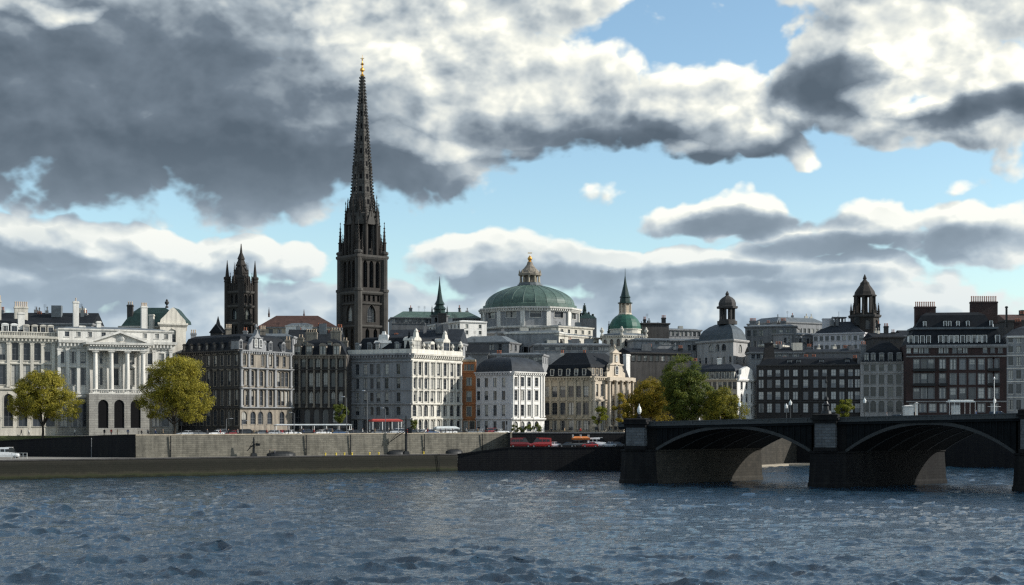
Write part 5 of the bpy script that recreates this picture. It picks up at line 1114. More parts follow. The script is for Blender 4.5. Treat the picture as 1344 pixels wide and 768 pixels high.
# water
def water_material():
    m, nt, b = new_mat('river water'); p = geo_pos(nt)
    b.inputs['Base Color'].default_value = (.011, .033, .056, 1); b.inputs['Roughness'].default_value = .04; b.inputs['IOR'].default_value = 1.8
    n1 = noise(nt, mapped(nt, p, (.8, 1.9, 1)), 3., 6, .7); n2 = noise(nt, mapped(nt, p, (.3, .85, 1)), 1., 5, .62)
    bp = nd(nt, 'ShaderNodeBump', inp={'Strength': .6, 'Distance': .12}); nt.links.new(n1, bp.inputs['Height'])
    bp2 = nd(nt, 'ShaderNodeBump', inp={'Strength': .75, 'Distance': .45}); nt.links.new(n2, bp2.inputs['Height']); nt.links.new(bp.outputs[0], bp2.inputs['Normal'])
    nt.links.new(bp2.outputs[0], b.inputs['Normal'])
    return m
M['water'] = water_material()
rs = np.random.RandomState(3)
rows = []; y = 88.
while y < 480: rows.append(y); y += max(.14, .34 * y * y / (EYE * F) * 1.0)
rows = np.array(rows); nc = 900; tx = np.linspace(-.47, .47, nc)
YY, TT = np.meshgrid(rows, tx, indexing='ij'); XX = YY * TT
dX = np.zeros_like(XX); dY = np.zeros_like(XX); dZ = np.zeros_like(XX)
cell = (YY * .00105 + .34 * YY * YY / (EYE * F)) * .5
patch = np.zeros_like(XX)
for _ in range(14):
    kx, ky = rs.uniform(-.05, .05), rs.uniform(-.07, .07); patch += np.sin(kx * XX + ky * YY + rs.uniform(0, 6.3))
patch = np.clip(.85 + patch * .12, .45, 1.5)
gust = np.zeros_like(XX)
for _ in range(16):
    la = rs.uniform(5, 22); th = rs.uniform(0, 6.3); gust += np.sin(2 * pi / la * (cos(th) * XX * .6 + sin(th) * YY * 1.2) + rs.uniform(0, 6.3))
patch = patch * (.72 + .42 * np.clip(gust / 2.8, -.6, 1.3))
for _ in range(170):
    lam = .5 * (8 / .5) ** rs.uniform(0, 1) ; th = R(-98) + rs.normal() * .62; k = 2 * pi / lam
    amp = 0.021 * lam ** .8 * (1.1 if 1.2 < lam < 4. else .9) * rs.uniform(.5, 1.5) * np.clip((lam / cell - 2.) / 2.5, 0, 1) * .36
    kx, ky = k * cos(th), k * sin(th); phs = kx * XX + ky * YY + rs.uniform(0, 6.3); s_, c_ = np.sin(phs), np.cos(phs)
    dZ += amp * c_; dX -= .8 * amp * cos(th) * s_; dY -= .8 * amp * sin(th) * s_
V = np.stack([XX + dX * patch, YY + dY * patch, dZ * patch], -1).reshape(-1, 3).astype(np.float32)
nr = len(rows); idx = np.arange(nr * nc).reshape(nr, nc); q = np.stack([idx[:-1, :-1], idx[:-1, 1:], idx[1:, 1:], idx[1:, :-1]], -1).reshape(-1, 4)
me = bpy.data.meshes.new('water'); me.vertices.add(len(V)); me.vertices.foreach_set('co', V.ravel()); me.loops.add(q.size); me.loops.foreach_set('vertex_index', q.ravel().astype(np.int32))
me.polygons.add(len(q)); me.polygons.foreach_set('loop_start', np.arange(0, q.size, 4, dtype=np.int32)); me.polygons.foreach_set('use_smooth', np.ones(len(q), bool)); me.update(calc_edges=True); me.validate()
me.materials.append(M['water']); o = bpy.data.objects.new('water', me); col.objects.link(o); tag(o, kind='structure')
mb = MB(); mb.quad((-3000, -600, -.9), (3000, -600, -.9), (3000, 700, -.9), (-3000, 700, -.9)); tag(mb.build('deep_water', M['water']), kind='structure')

# ================================================================== BRIDGE
A0 = (23.4, 303.7); ud = (.916, -.401); vv = (25.5, 18.5)
def B(s, t): return (A0[0] + ud[0] * s + vv[0] * t, A0[1] + ud[1] * s + vv[1] * t)
def zpar(s): return 13.0 + .0245 * s - .00002 * s * s
br = thing('bridge', 'dark iron road bridge on granite piers crossing the river at the right', 'bridge', (A0[0], A0[1], 0))
piers = [(0., 7.6), (40.3, 47.3), (79.4, 86.3), (118.5, 125.4), (158, 165)]; ZS = 7.2
pang = atan2(vv[1], vv[0])
for i, (s0, s1) in enumerate(piers):
    def ring(e, z, nose): 
        m = (s0 + s1) / 2; return [(*B(s0 - e, .0), z), (*B(m - 1.6, -.035 * nose), z), (*B(m + 1.6, -.035 * nose), z), (*B(s1 + e, .0), z), (*B(s1 + e, 1.), z), (*B(m, 1.04), z), (*B(s0 - e, 1.), z)]
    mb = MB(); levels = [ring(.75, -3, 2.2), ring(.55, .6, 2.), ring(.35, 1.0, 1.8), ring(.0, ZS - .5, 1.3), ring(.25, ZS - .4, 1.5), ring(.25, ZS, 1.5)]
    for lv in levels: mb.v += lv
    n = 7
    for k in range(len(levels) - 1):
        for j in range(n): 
            mb.f.append((k * n + j, k * n + (j + 1) % n, (k + 1) * n + (j + 1) % n, (k + 1) * n + j)); mb.m.append(1 if j in (3, 6) and i == 0 else 0); mb.sm.append(False)  # first pier's sides stay paler; the others have their shade painted in
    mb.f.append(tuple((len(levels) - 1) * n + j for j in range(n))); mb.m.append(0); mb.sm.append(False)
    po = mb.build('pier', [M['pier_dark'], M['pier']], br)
    m = (s0 + s1) / 2 - .3; zt = zpar(m)
    mb = MB(); cc_ = B(m, .0); ang_u = atan2(ud[1], ud[0]); fn = (ud[1], -ud[0])
    def at(o, s=0): return (cc_[0] + fn[0] * o + ud[0] * s, cc_[1] + fn[1] * o + ud[1] * s)
    mb.obox(at(.2), 4.6, 3.0, ZS + .004, ZS + .8, ang_u, 0); mb.obox(at(.1), 4.1, 2.6, ZS + .804, zt - 1.2, ang_u, 1); mb.obox(at(.15), 4.8, 3.0, zt - 1.196, zt - .5, ang_u, 0)
    mb.obox(at(.15), 5.6, 3.6, zt - .496, zt - .1, ang_u, 0); mb.obox(at(.15), 5.0, 3.0, zt - .096, zt + .5, ang_u, 0); mb.obox(at(.15), 5.3, 3.3, zt + .504, zt + .75, ang_u, 0, .7)
    mb.build('pilaster', [M['pier_dark'], M['pier_block']], br)
    mb = MB(); mb.prism([B(s0 + .2, .02), B(s1 - .2, .02), B(s1 - .2, .98), B(s0 + .2, .98)], ZS + .004, zt - 1.3); mb.build('pier_head', M['pier_dark'], br)
    # finial lamp or figure on each pier
    if i == 0:
        st = thing('bridge_lamp', 'white globed finial lamp on the left end pier of the bridge', 'lamp', (*at(.1, .5), zt + .75)); x, y, z = st.location
        mb = MB(); mb.lathe([(.5, 0), (.5, .3), (.22, .5), (.2, .9)], 10); mb.build('pedestal', M['pier_dark'], st, local=True); mb = MB(); mb.lathe([(.2, .9), (.42, 1.3), (.45, 1.8), (.3, 2.3), (.12, 2.6), (.03, 3.1)], 12); mb.build('globe', M['white_paint'], st, local=True)
    else:
        st = thing('bridge_monument', ['', 'dark iron finial with a slender mast on the middle bridge pier', 'dark iron finial on the bridge pier cut by the right edge', 'dark finial on the fourth bridge pier', 'dark finial on the fifth bridge pier'][i], 'monument', (*at(.1), zt + .75))
        mb = MB(); mb.lathe([(1.1, 0), (1., .5), (.6, .8), (.55, 1.5), (.8, 1.7), (.5, 2.), (.25, 2.5), (.5, 2.8), (.45, 3.2), (.1, 3.5)], 10); mb.build('plinth', M['iron'], st, local=True); mb = MB(); mb.tube((0, 0, 3.3), (0, 0, 7.8), .07, .05); mb.lathe([(.05, 6.), (.22, 6.3), (.22, 6.7), (.05, 6.9)], 8); mb.build('mast', M['iron'], st, local=True)
spans = [(piers[k][1], piers[k + 1][0]) for k in range(4)]
def zarch(x): return (1 - abs(x) ** 2.15)
for (a, e) in spans:
    N = 28; crown = zpar((a + e) / 2) - 1.75; rise = crown - ZS + .2; S = [a + (e - a) * k / N for k in range(N + 1)]; za = [ZS - .2 + rise * zarch(2 * k / N - 1) for k in range(N + 1)]
    mb = MB()     # barrel between the two faces, and the spandrel above it
    for k in range(N):
        t0, t1 = .012, .988
        mb.quad((*B(S[k], t0), za[k]), (*B(S[k + 1], t0), za[k + 1]), (*B(S[k + 1], t1), za[k + 1]), (*B(S[k], t1), za[k]))
        for t_ in (t0, t1): mb.quad((*B(S[k], t_), za[k]), (*B(S[k + 1], t_), za[k + 1]), (*B(S[k + 1], t_), zpar(S[k + 1]) - 1.1), (*B(S[k], t_), zpar(S[k]) - 1.1))
    mb.build('arch', M['bridge_iron'], br)
    for t0, t1 in ((0, .0115), (.9885, 1.), (.2, .215), (.4, .415), (.6, .615), (.8, .815)):      # proud rings on both faces, ribs under the deck
        mb = MB()
        for k in range(N):
            r_in, r_out = -.12, .55 if t0 in (0, .9885) else .0
            q = [(*B(S[k], t0), za[k] + r_in), (*B(S[k + 1], t0), za[k + 1] + r_in), (*B(S[k + 1], t0), za[k + 1] + r_out), (*B(S[k], t0), za[k] + r_out)]
            q2 = [(*B(S[k], t1), q[0][2]), (*B(S[k + 1], t1), q[1][2]), (*B(S[k + 1], t1), q[2][2]), (*B(S[k], t1), q[3][2])]
            mb.add(q + q2, [(0, 1, 2, 3), (7, 6, 5, 4), (0, 4, 5, 1), (2, 6, 7, 3)])
        mb.build('arch_ring' if t0 in (0, .9885) else 'arch_rib', M['bridge_rib'], br)
    for k in range(1, N):
        x, y = B(S[k], .0055); top = zpar(S[k]) - 1.15
        if top - za[k] > .9: mb = MB(); mb.obox((x, y), .22, .3, za[k] + .56, top, atan2(ud[1], ud[0])); mb.build('spandrel_post', M['bridge_iron'], br)
SS = [-.5 + 4 * k for k in range(42)]
mb = MB()
for a, e in zip(SS, SS[1:]):
    q = [(*B(a, -.01), zpar(a) - 1.5), (*B(e, -.01), zpar(e) - 1.5), (*B(e, 1.01), zpar(e) - 1.5), (*B(a, 1.01), zpar(a) - 1.5)]; q += [(v[0], v[1], v[2] + .5) for v in q]
    mb.add(q, [(3, 2, 1, 0), (4, 5, 6, 7), (0, 1, 5, 4), (2, 3, 7, 6)])
mb.build('deck', M['bridge_iron'], br)
for t_, nm in ((-.012, 'parapet'), (1.0, 'parapet')):
    mb = MB(); po_ = MB()
    for a, e in zip(SS, SS[1:]):
        for z0, z1, w0, w1 in ((-.996, -.75, -.004, .018), (-.2, 0, -.004, .018), (-.746, -.204, .002, .010)):
            q = [(*B(a, t_ + w0), zpar(a) + z0), (*B(e, t_ + w0), zpar(e) + z0), (*B(e, t_ + w1), zpar(e) + z0), (*B(a, t_ + w1), zpar(a) + z0)]; q += [(v[0], v[1], v[2] + z1 - z0) for v in q]
            mb.add(q, [(3, 2, 1, 0), (4, 5, 6, 7), (0, 1, 5, 4), (2, 3, 7, 6), (0, 4, 7, 3), (1, 2, 6, 5)])
        mb.obox(B(a + .1, t_ + .007), .35, .6, zpar(a) - .75, zpar(a) - .19, atan2(ud[1], ud[0]))
    mb.build(nm, M['bridge_rail'], br)
mb = MB()
for a, e in zip(SS, SS[1:]): mb.quad((*B(a, .03), zpar(a) - .99), (*B(e, .03), zpar(e) - .99), (*B(e, .97), zpar(e) - .99), (*B(a, .97), zpar(a) - .99))
tag(mb.build('bridge_road', M['asphalt']), kind='structure')
mb = MB(); ap = [B(.6, .12), B(6.2, .97), (69, 409), (32, 389.4)]; zt = [12, 12, ST + .3, ST + .3]
mb.add([(*p, -3) for p in ap] + [(*p, z) for p, z in zip(ap, zt)], [(3, 2, 1, 0), (4, 5, 6, 7), (0, 1, 5, 4), (1, 2, 6, 5), (2, 3, 7, 6), (3, 0, 4, 7)]); tag(mb.build('bridge_abutment', M['pier']), 'granite approach ramp joining the first bridge pier to the bank', 'abutment')

# ================================================================== STREET THINGS
def lamp_proto(h, kind='single', mat='iron'):
    r = thing('street_lamp', None, 'street lamp', (0, 0, 0)); mb = MB(); mb.lathe([(.22, 0), (.22, .5), (.1, .8), (.08, h * .5), (.06, h)], 8); 
    if kind == 'single': mb.tube((0, 0, h - .1), (1.1, 0, h + .25), .04, .03, 5)
    mb.build('pole', M[mat], r, local=True); mb = MB()
    if kind == 'single': mb.add([(x, y, z) for z, k in ((h + .12, 1.), (h + .3, .5)) for x, y in ((.8, -.16 * k), (1.7, -.16 * k), (1.7, .16 * k), (.8, .16 * k))], [(3, 2, 1, 0), (4, 5, 6, 7), (0, 1, 5, 4), (1, 2, 6, 5), (2, 3, 7, 6), (3, 0, 4, 7)])
    else: mb.lathe([(.1, h), (.28, h + .15), (.34, h + .6), (.12, h + .9), (.03, h + 1.2)], 8)
    mb.build('lamp_head', M['silver'] if kind == 'single' else M['white_paint'], r, local=True); return r
def place_lamps(proto, lst, group, px_h=None):
    for i, (x, y, z, rz, s, lab) in enumerate(lst):
        o = proto if i == 0 else copy_tree(proto)
        o.location = (x, y, z); o.rotation_euler = (0, 0, rz); o.scale = (1, 1, s); o['label'] = lab; o['group'] = group
pr = lamp_proto(8., 'single', 'grey_paint')
L_ = []
for px, off, top, lab in ((386, 2, 541, 'thin street lamp at the left end of the white marquee'), (455, 2, 520, 'tall street lamp in front of the gap between gothic terrace and white hotel'), (482, 2, 512, 'tallest street lamp, just left of the red canopy'), (318, 2, 552, 'street lamp before the corner of the sooty mansion'), (506, 2, 535, 'street lamp standing beside the red canopy'), (605, 2, 552, 'street lamp at the foot of the narrow orange house'), (297, 2, 549, 'short street lamp right of the second yellow tree'), (700, 2, 548, 'street lamp before the white corner block'), (752, 2, 549, 'street lamp before the museum')):
    x, y = lit_wall(px, off) if px < 668 else P(px, 389 + (px - 672) / 40)
    L_.append((x, y, ST, .5 + (px % 3), (Z(top, y) - ST) / 8.3, lab))
place_lamps(pr, L_, 'street lamps along the embankment')
pr = lamp_proto(3.6, 'globe', 'bridge_rail'); L_ = []
for s, t, lab in ((25, .03, 'short lamp on the bridge parapet below the big green tree'), (35.6, .03, 'short white lamp on the parapet left of the middle bridge pier'), (50.5, .03, 'lamp on the parapet just right of the middle bridge pier'), (14, .97, 'lamp on the far parapet near the left end of the bridge'), (58, .97, 'lamp on the far parapet of the bridge before the grey tenement'), (88, .03, 'lamp on the bridge parapet outside the right edge')):
    L_.append((*B(s, t), zpar(s) - .99, 0, 1., lab))
place_lamps(pr, L_, 'globe lamps on the bridge')
s_ = 66.5; x, y = B(s_, .5); pl_ = thing('mast_lamp', 'tall pale double armed mast lamp on the bridge before the red brick block', 'street lamp', (x, y, zpar(s_) - .99))
mb = MB(); h_ = Z(499, y) - pl_.location.z; mb.lathe([(.16, 0), (.14, 1.), (.09, h_ * .6), (.06, h_)], 8); mb.tube((-1.3, 0, h_ * .33), (1.3, 0, h_ * .33), .04, .04, 5); mb.build('pole', M['white_paint'], pl_, local=True)
mb = MB(); mb.lathe([(.05, h_), (.2, h_ + .1), (.2, h_ + .4), (.03, h_ + .7)], 8); mb.build('lamp_head', M['silver'], pl_, local=True)
# drain pipes on the wall
for px, lab in ((120, 'thin dark pole rising against the black retaining wall'),):
    x, y = P(px, 339.5); mb = MB(); mb.lathe([(.12, LQ), (.08, LQ + .5), (.06, Z(577, y))], 6, (x, y)); mb.lathe([(.06, Z(577, y)), (.16, Z(577, y) + .1), (.03, Z(577, y) + .4)], 6, (x, y)); tag(mb.build('pole', M['grey_paint'], loc=(x, y, LQ)), lab, 'pole')
for px, lab in ((402, 'black drainpipe on the sunlit wall below the white marquee'), (460, 'black drainpipe on the sunlit wall left of the red canopy'), (557, 'black drainpipe on the sunlit wall below the hotel arcade'), (633, 'black drainpipe on the sunlit wall near its right end'), (224, 'black drainpipe on the sunlit wall below the second yellow tree')):
    x, y = lit_wall(px, -.42); mb = MB(); mb.tube((x, y, LQ), (x, y, ST + .25), .13, .13, 8)
    for z in (6, 8): mb.lathe([(.19, z), (.19, z + .15)], 8, (x, y))
    o = tag(mb.build('drainpipe', M['iron'], loc=(x, y, LQ)), lab, 'drainpipe', 'drainpipes on the embankment wall')
# old quayside cranes
def crane(px, py_top, lab, jl):
    x, y = lit_wall(px, -2.8); h = Z(py_top, y) - LQ; r = thing('quay_crane', lab, 'crane', (x, y, LQ)); mb = MB(); mb.obox((0, 0), 1.5, 1.5, 0, .8, .4, 0, .8); mb.lathe([(.34, .8), (.3, h * .5), (.16, h)], 8); mb.build('mast', M['iron'], r, local=True)
    mb = MB(); e = (-jl, -.4, h * .28); mb.tube((0, 0, h * .62), e, .14, .09, 6); mb.tube((.9, .1, h * .7), (-jl * .6, -.3, h * .5), .1, .08, 6); mb.tube((0, 0, h * .85), (-jl * .8, -.35, h * .36), .05, .05, 4); mb.obox((1.0, .1), 1., .8, h * .55, h * .68, 0); mb.build('jib', M['iron'], r, local=True)
crane(533, 546, 'black iron quayside crane standing before the sunlit wall below the tall hotel', 4.8); crane(333, 574, 'small black quayside winch post on the lower walkway below the sooty mansion', 1.6)
# upturned boats
def hull(L, w, h):
    mb = MB(); st = 9; vs = []; fs = []
    for i in range(st):
        t = i / (st - 1) * 2 - 1; k = (1 - abs(t) ** 2.4) ** .6 + .02
        for j in range(7): a = pi * j / 6; vs.append((t * L / 2, cos(a) * w / 2 * k, sin(a) * h * (.55 + .45 * k)))
    for i in range(st - 1):
        for j in range(6): fs.append((i * 7 + j, (i + 1) * 7 + j, (i + 1) * 7 + j + 1, i * 7 + j + 1))
    mb.add(vs, fs, 0); mb.box(-L * .42, L * .42, -.05, .05, h - .02, h + .1); return mb
for px, L, lab in ((369, 7.5, 'long black upturned boat at the foot of the sunlit wall beside two people'), (521, 5.5, 'black upturned boat at the base of the tall quayside crane'), (596, 5.0, 'black upturned boat at the shaded right end of the lower walkway')):
    x, y = lit_wall(px, -2.4); o = hull(L, 1.9, 1.1).build('upturned_boat', M['iron'], loc=(0, 0, 0)); o.location = (x, y, LQ); o.rotation_euler = (0, 0, .5); tag(o, lab, 'boat', 'upturned boats on the lower walkway')
for k, px in enumerate((427, 441, 452, 462, 485, 497, 642, 556)):
    x, y = lit_wall(px, -3.9); mb = MB(); mb.lathe([(.2, 0), (.17, .4), (.26, .5), (.24, .65), (.05, .7)], 8); o = mb.build('bollard', M['yellow']); o.location = (x, y, LQ); tag(o, 'small yellow mooring bollard on the edge of the lower walkway', 'bollard', 'yellow mooring bollards')
for px, lab in ((262, 'iron ladder down the river wall below the second yellow tree'), (448, 'iron ladder down the river wall below the marquee'), (576, 'iron ladder down the river wall near its shaded right end')):
    k_ = (px - CX) / F; Yl = (373 - .451 * (-14.4)) / (1 - .451 * k_) - .9; r = thing('ladder', lab, 'ladder', (k_ * Yl, Yl, 0), .5, 'ladders on the river wall'); mb = MB()
    for e_ in (-.25, .25): mb.tube((e_, 0, -.5), (e_, 0, 4.6), .05, .05, 5)
    mb.build('rail', M['iron'], r, local=True); mb = MB()
    for j in range(12): mb.tube((-.25, 0, .1 + j * .38), (.25, 0, .1 + j * .38), .035, .035, 5)
    mb.build('rungs', M['iron'], r, local=True)
for px, Yc, lab in ((238, 353, 'small traffic signal on the street at the right of the second yellow tree'), (665, 394, 'traffic signal above the right end of the sunlit wall'), (773, 397, 'traffic signal before the museum beside the small lime tree')):
    x, y = P(px, Yc) if px != 238 else lit_wall(238, 2.4); r = thing('traffic_signal', lab, 'traffic light', (x, y, ST)); mb = MB(); mb.lathe([(.08, 0), (.06, 2.6)], 6); mb.build('pole', M['iron'], r, local=True); mb = MB(); mb.box(-.2, .2, -.16, .16, 2.6, 3.6); mb.build('signal_head', M['iron'], r, local=True)
# canopies
def canopy(name, lab, p0, p1, dep, z0, z1, mat, n, cat='canopy', scal=True):
    r = thing(name, lab, cat, (*p0, ST)); a = atan2(p1[1] - p0[1], p1[0] - p0[0]); L = hypot(p1[0] - p0[0], p1[1] - p0[1]); r.rotation_euler = (0, 0, a); z0 -= ST; z1 -= ST
    mb = MB(); mb.add([(0, 0, z0), (L, 0, z0), (L, dep, z0), (0, dep, z0), (-.1, -.15, z0 + (z1 - z0) * .5), (L + .1, -.15, z0 + (z1 - z0) * .5), (L + .1, dep + .15, z0 + (z1 - z0) * .5), (-.1, dep + .15, z0 + (z1 - z0) * .5), (.6, dep * .5, z1), (L - .6, dep * .5, z1)],
           [(0, 1, 5, 4), (1, 2, 6, 5), (2, 3, 7, 6), (3, 0, 4, 7), (4, 5, 9, 8), (6, 7, 8, 9), (5, 6, 9), (7, 4, 8), (3, 2, 1, 0)]); mb.build('canopy_top', M[mat], r, local=True)
    pm = shared(('cpost', round(z0, 2)), lambda: MB().box(-.06, .06, -.06, .06, 0, z0).mesh('post', M['white_paint']))
    for k in range(n):
        for yy in (.15, dep - .15): inst('post', pm, r, (.15 + (L - .3) * k / (n - 1), yy, 0))
canopy('marquee', 'long white marquee roof in front of the dark gothic terrace', lit_wall(362, 7.5), lit_wall(462, 7.5), 1.5, 11.9, 12.3, 'canvas_white', 7)
canopy('red_canopy', 'red canvas canopy on posts before the shaded side of the tall hotel', lit_wall(489, 6), lit_wall(528, 6), 2.4, 12.9, 13.6, 'canvas_red', 4)
canopy('white_stall', 'low white stall roof at the foot of the sunlit hotel arcade', lit_wall(573, 8.5), lit_wall(603, 8.5), 2.2, 10.6, 11.6, 'canvas_white', 3, 'stall')
canopy('red_stall', 'red orange stall canopy on the sunken platform among parked vehicles', P(752, 382), P(774, 382.4), 2.4, 8.0, 8.9, 'canvas_orange', 3, 'stall')
for px0, px1, lab in ((1246, 1280, 'wide pale shelter roof on the bridge pavement before the red brick block'),):
    Yc = 402; r = thing('shelter', lab, 'shelter', (*P(px0, Yc), ST)); L = X(px1, Yc) - X(px0, Yc); zt = Z(528, Yc) - ST; mb = MB(); mb.box(0, L, 0, 3, zt, zt + .35); mb.box(.4, L - .4, .3, 2.7, zt + .354, zt + .7); mb.build('roof', M['white_paint'], r, local=True); mb = MB()
    for k in range(6): mb.box(k * L / 5 - .08 + .1, k * L / 5 + .1, .1, .25, 0, zt)
    mb.build('posts', M['white_paint'], r, local=True); mb = MB(); mb.box(1.2, 3.2, .4, 2.2, 0, zt - .9); mb.build('kiosk', M['white_stucco'], r, local=True)
for px, w_, py, lab in ((1192, 2.6, 532, 'small white kiosk before the left end of the red brick block'), (1203, .6, 528, 'slim white totem beside the kiosk before the red brick block')):
    Yc = 405; x, y = P(px, Yc); mb = MB(); h_ = Z(py, Yc) - ST; mb.obox((0, 0), w_, min(w_, 1.8), 0, h_ - .4); mb.obox((0, 0), w_ + .4, min(w_, 1.8) + .4, h_ - .396, h_ - .2); mb.obox((0, 0), w_, min(w_, 1.6), h_ - .196, h_, 0, 0, .5); o = mb.build('kiosk', M['white_stucco']); o.location = (x, y, ST); tag(o, lab, 'kiosk')

# ---- vehicles
def car_proto(kind, mat):
    r = thing({'car': 'parked_car', 'suv': 'parked_car', 'van': 'parked_van'}[kind], None, 'van' if kind == 'van' else 'car', (0, 0, 0))
    L, W_, H_ = {'car': (4.4, 1.76, 1.45), 'suv': (4.7, 1.9, 1.75), 'van': (5.6, 2.0, 2.6)}[kind]
    prof = {'car': [(-2.2, .35, .62, .95), (-2.15, .3, .88, .98), (-1.4, .22, .95, 1), (1.0, .22, .92, 1), (1.9, .25, .78, .96), (2.2, .35, .6, .88)],
            'suv': [(-2.35, .4, .8, .95), (-2.3, .35, 1.05, .98), (-1.4, .3, 1.08, 1), (1.1, .3, 1.08, 1), (2.1, .35, .98, .96), (2.35, .42, .75, .9)],
            'van': [(-2.8, .4, 1.3, .97), (-2.78, .3, 1.4, 1), (1.2, .3, 1.4, 1), (2.0, .3, 1.3, 1), (2.65, .35, 1.05, .96), (2.8, .42, .8, .9)]}[kind]
    top = {'car': [(-2.0, .93), (-1.35, 1.42), (.1, 1.45), (1.05, .93)], 'suv': [(-2.28, 1.05), (-2.0, 1.7), (.3, 1.75), (1.25, 1.07)], 'van': [(-2.76, 1.4), (-2.72, 2.5), (1.3, 2.6), (2.2, 1.33)]}[kind]
    mb = MB(); vs = []
    for x, z0, z1, k in prof: y = W_ / 2 * k; vs += [(x, -y * .94, z0), (x, -y, (z0 + z1) / 2), (x, -y * .95, z1), (x, y * .95, z1), (x, y, (z0 + z1) / 2), (x, y * .94, z0)]
    fs = [(i * 6 + j, i * 6 + (j + 1) % 6, (i + 1) * 6 + (j + 1) % 6, (i + 1) * 6 + j) for i in range(len(prof) - 1) for j in range(6)] + [tuple(range(6))[::-1], tuple((len(prof) - 1) * 6 + j for j in range(6))]
    mb.add(vs, fs); (a, za), (b_, zb), (c_, zc), (d_, zd) = top; y0, y1 = W_ / 2 * .9, W_ / 2 * (.76 if kind != 'van' else .86)
    mb.add([(b_, -y1, zb), (c_, -y1, zc), (c_, y1, zc), (b_, y1, zb), (b_, -y1, zb - .09), (c_, -y1, zc - .09), (c_, y1, zc - .09), (b_, y1, zb - .09)], [(0, 1, 2, 3), (7, 6, 5, 4), (0, 4, 5, 1), (2, 6, 7, 3), (1, 5, 6, 2), (0, 3, 7, 4)])
    if kind == 'van':   # windowless load space
        mb.add([(a, -y0, za), (.6, -y0, za), (.6, -y1, zc - .0), (b_, -y1, zb), (a, y0, za), (.6, y0, za), (.6, y1, zc), (b_, y1, zb)], [(0, 1, 2, 3), (7, 6, 5, 4), (0, 3, 7, 4), (1, 5, 6, 2)])
    else:
        for s_ in (-1, 1):
            for x_ in (-.55, ): mb.add([(x_ - .05, s_ * y0, za), (x_ + .05, s_ * y0, za), (x_ + .05, s_ * (y1 + .01), zb - .02), (x_ - .05, s_ * (y1 + .01), zb - .02), (x_ - .05, s_ * (y0 + .03), za), (x_ + .05, s_ * (y0 + .03), za), (x_ + .05, s_ * (y1 + .04), zb - .02), (x_ - .05, s_ * (y1 + .04), zb - .02)], [(0, 1, 2, 3), (7, 6, 5, 4), (0, 3, 7, 4), (1, 5, 6, 2)])
    mb.build('body', M[mat], r, local=True)
    g = MB(); a2 = a if kind != 'van' else .62; b2 = b_ if kind != 'van' else .62
    g.add([(a2 + .02, -y0 + .02, za - .05), (d_, -y0 + .02, zd - .05), (c_ + .02, -y1 + .01, zc - .1), (b2, -y1 + .01, zb - .1), (a2 + .02, y0 - .02, za - .05), (d_, y0 - .02, zd - .05), (c_ + .02, y1 - .01, zc - .1), (b2, y1 - .01, zb - .1)], [(0, 1, 2, 3), (7, 6, 5, 4), (0, 3, 7, 4), (1, 5, 6, 2), (3, 2, 6, 7)]); g.build('window', M['car_glass'], r, local=True)
    if kind == 'van':
        for s_ in (-1, 1):
            for x_ in (-2.3, -1.25, -.2): g = MB(); g.box(x_, x_ + .85, s_ * (W_ / 2 * .9) - .03, s_ * (W_ / 2 * .9) + .03, 1.5, 2.15); g.build('side_window', M['car_glass'], r, local=True)
    wm = shared('wheel', lambda: (lambda m: m)(MB().tube((0, -.11, 0), (0, .11, 0), .33, .33, 14).tube((0, -.12, 0), (0, .12, 0), .19, .19, 10, 1)).mesh('wheel', [M['tyre'], M['silver']]))
    for x in (prof[0][0] + .75, prof[-1][0] - .8):
        for y in (-W_ / 2 + .08, W_ / 2 - .08): inst('wheel', wm, r, (x, y, .33))
    return r
CP = {}
def put_car(kind, mat, x, y, z, rz, lab, grp):
    if (kind, mat) not in CP: CP[(kind, mat)] = o = car_proto(kind, mat)
    else: o = copy_tree(CP[(kind, mat)])
    o.location = (x, y, z); o.rotation_euler = (0, 0, rz); o['label'] = lab; o['group'] = grp
wa = atan2(.544, 1)
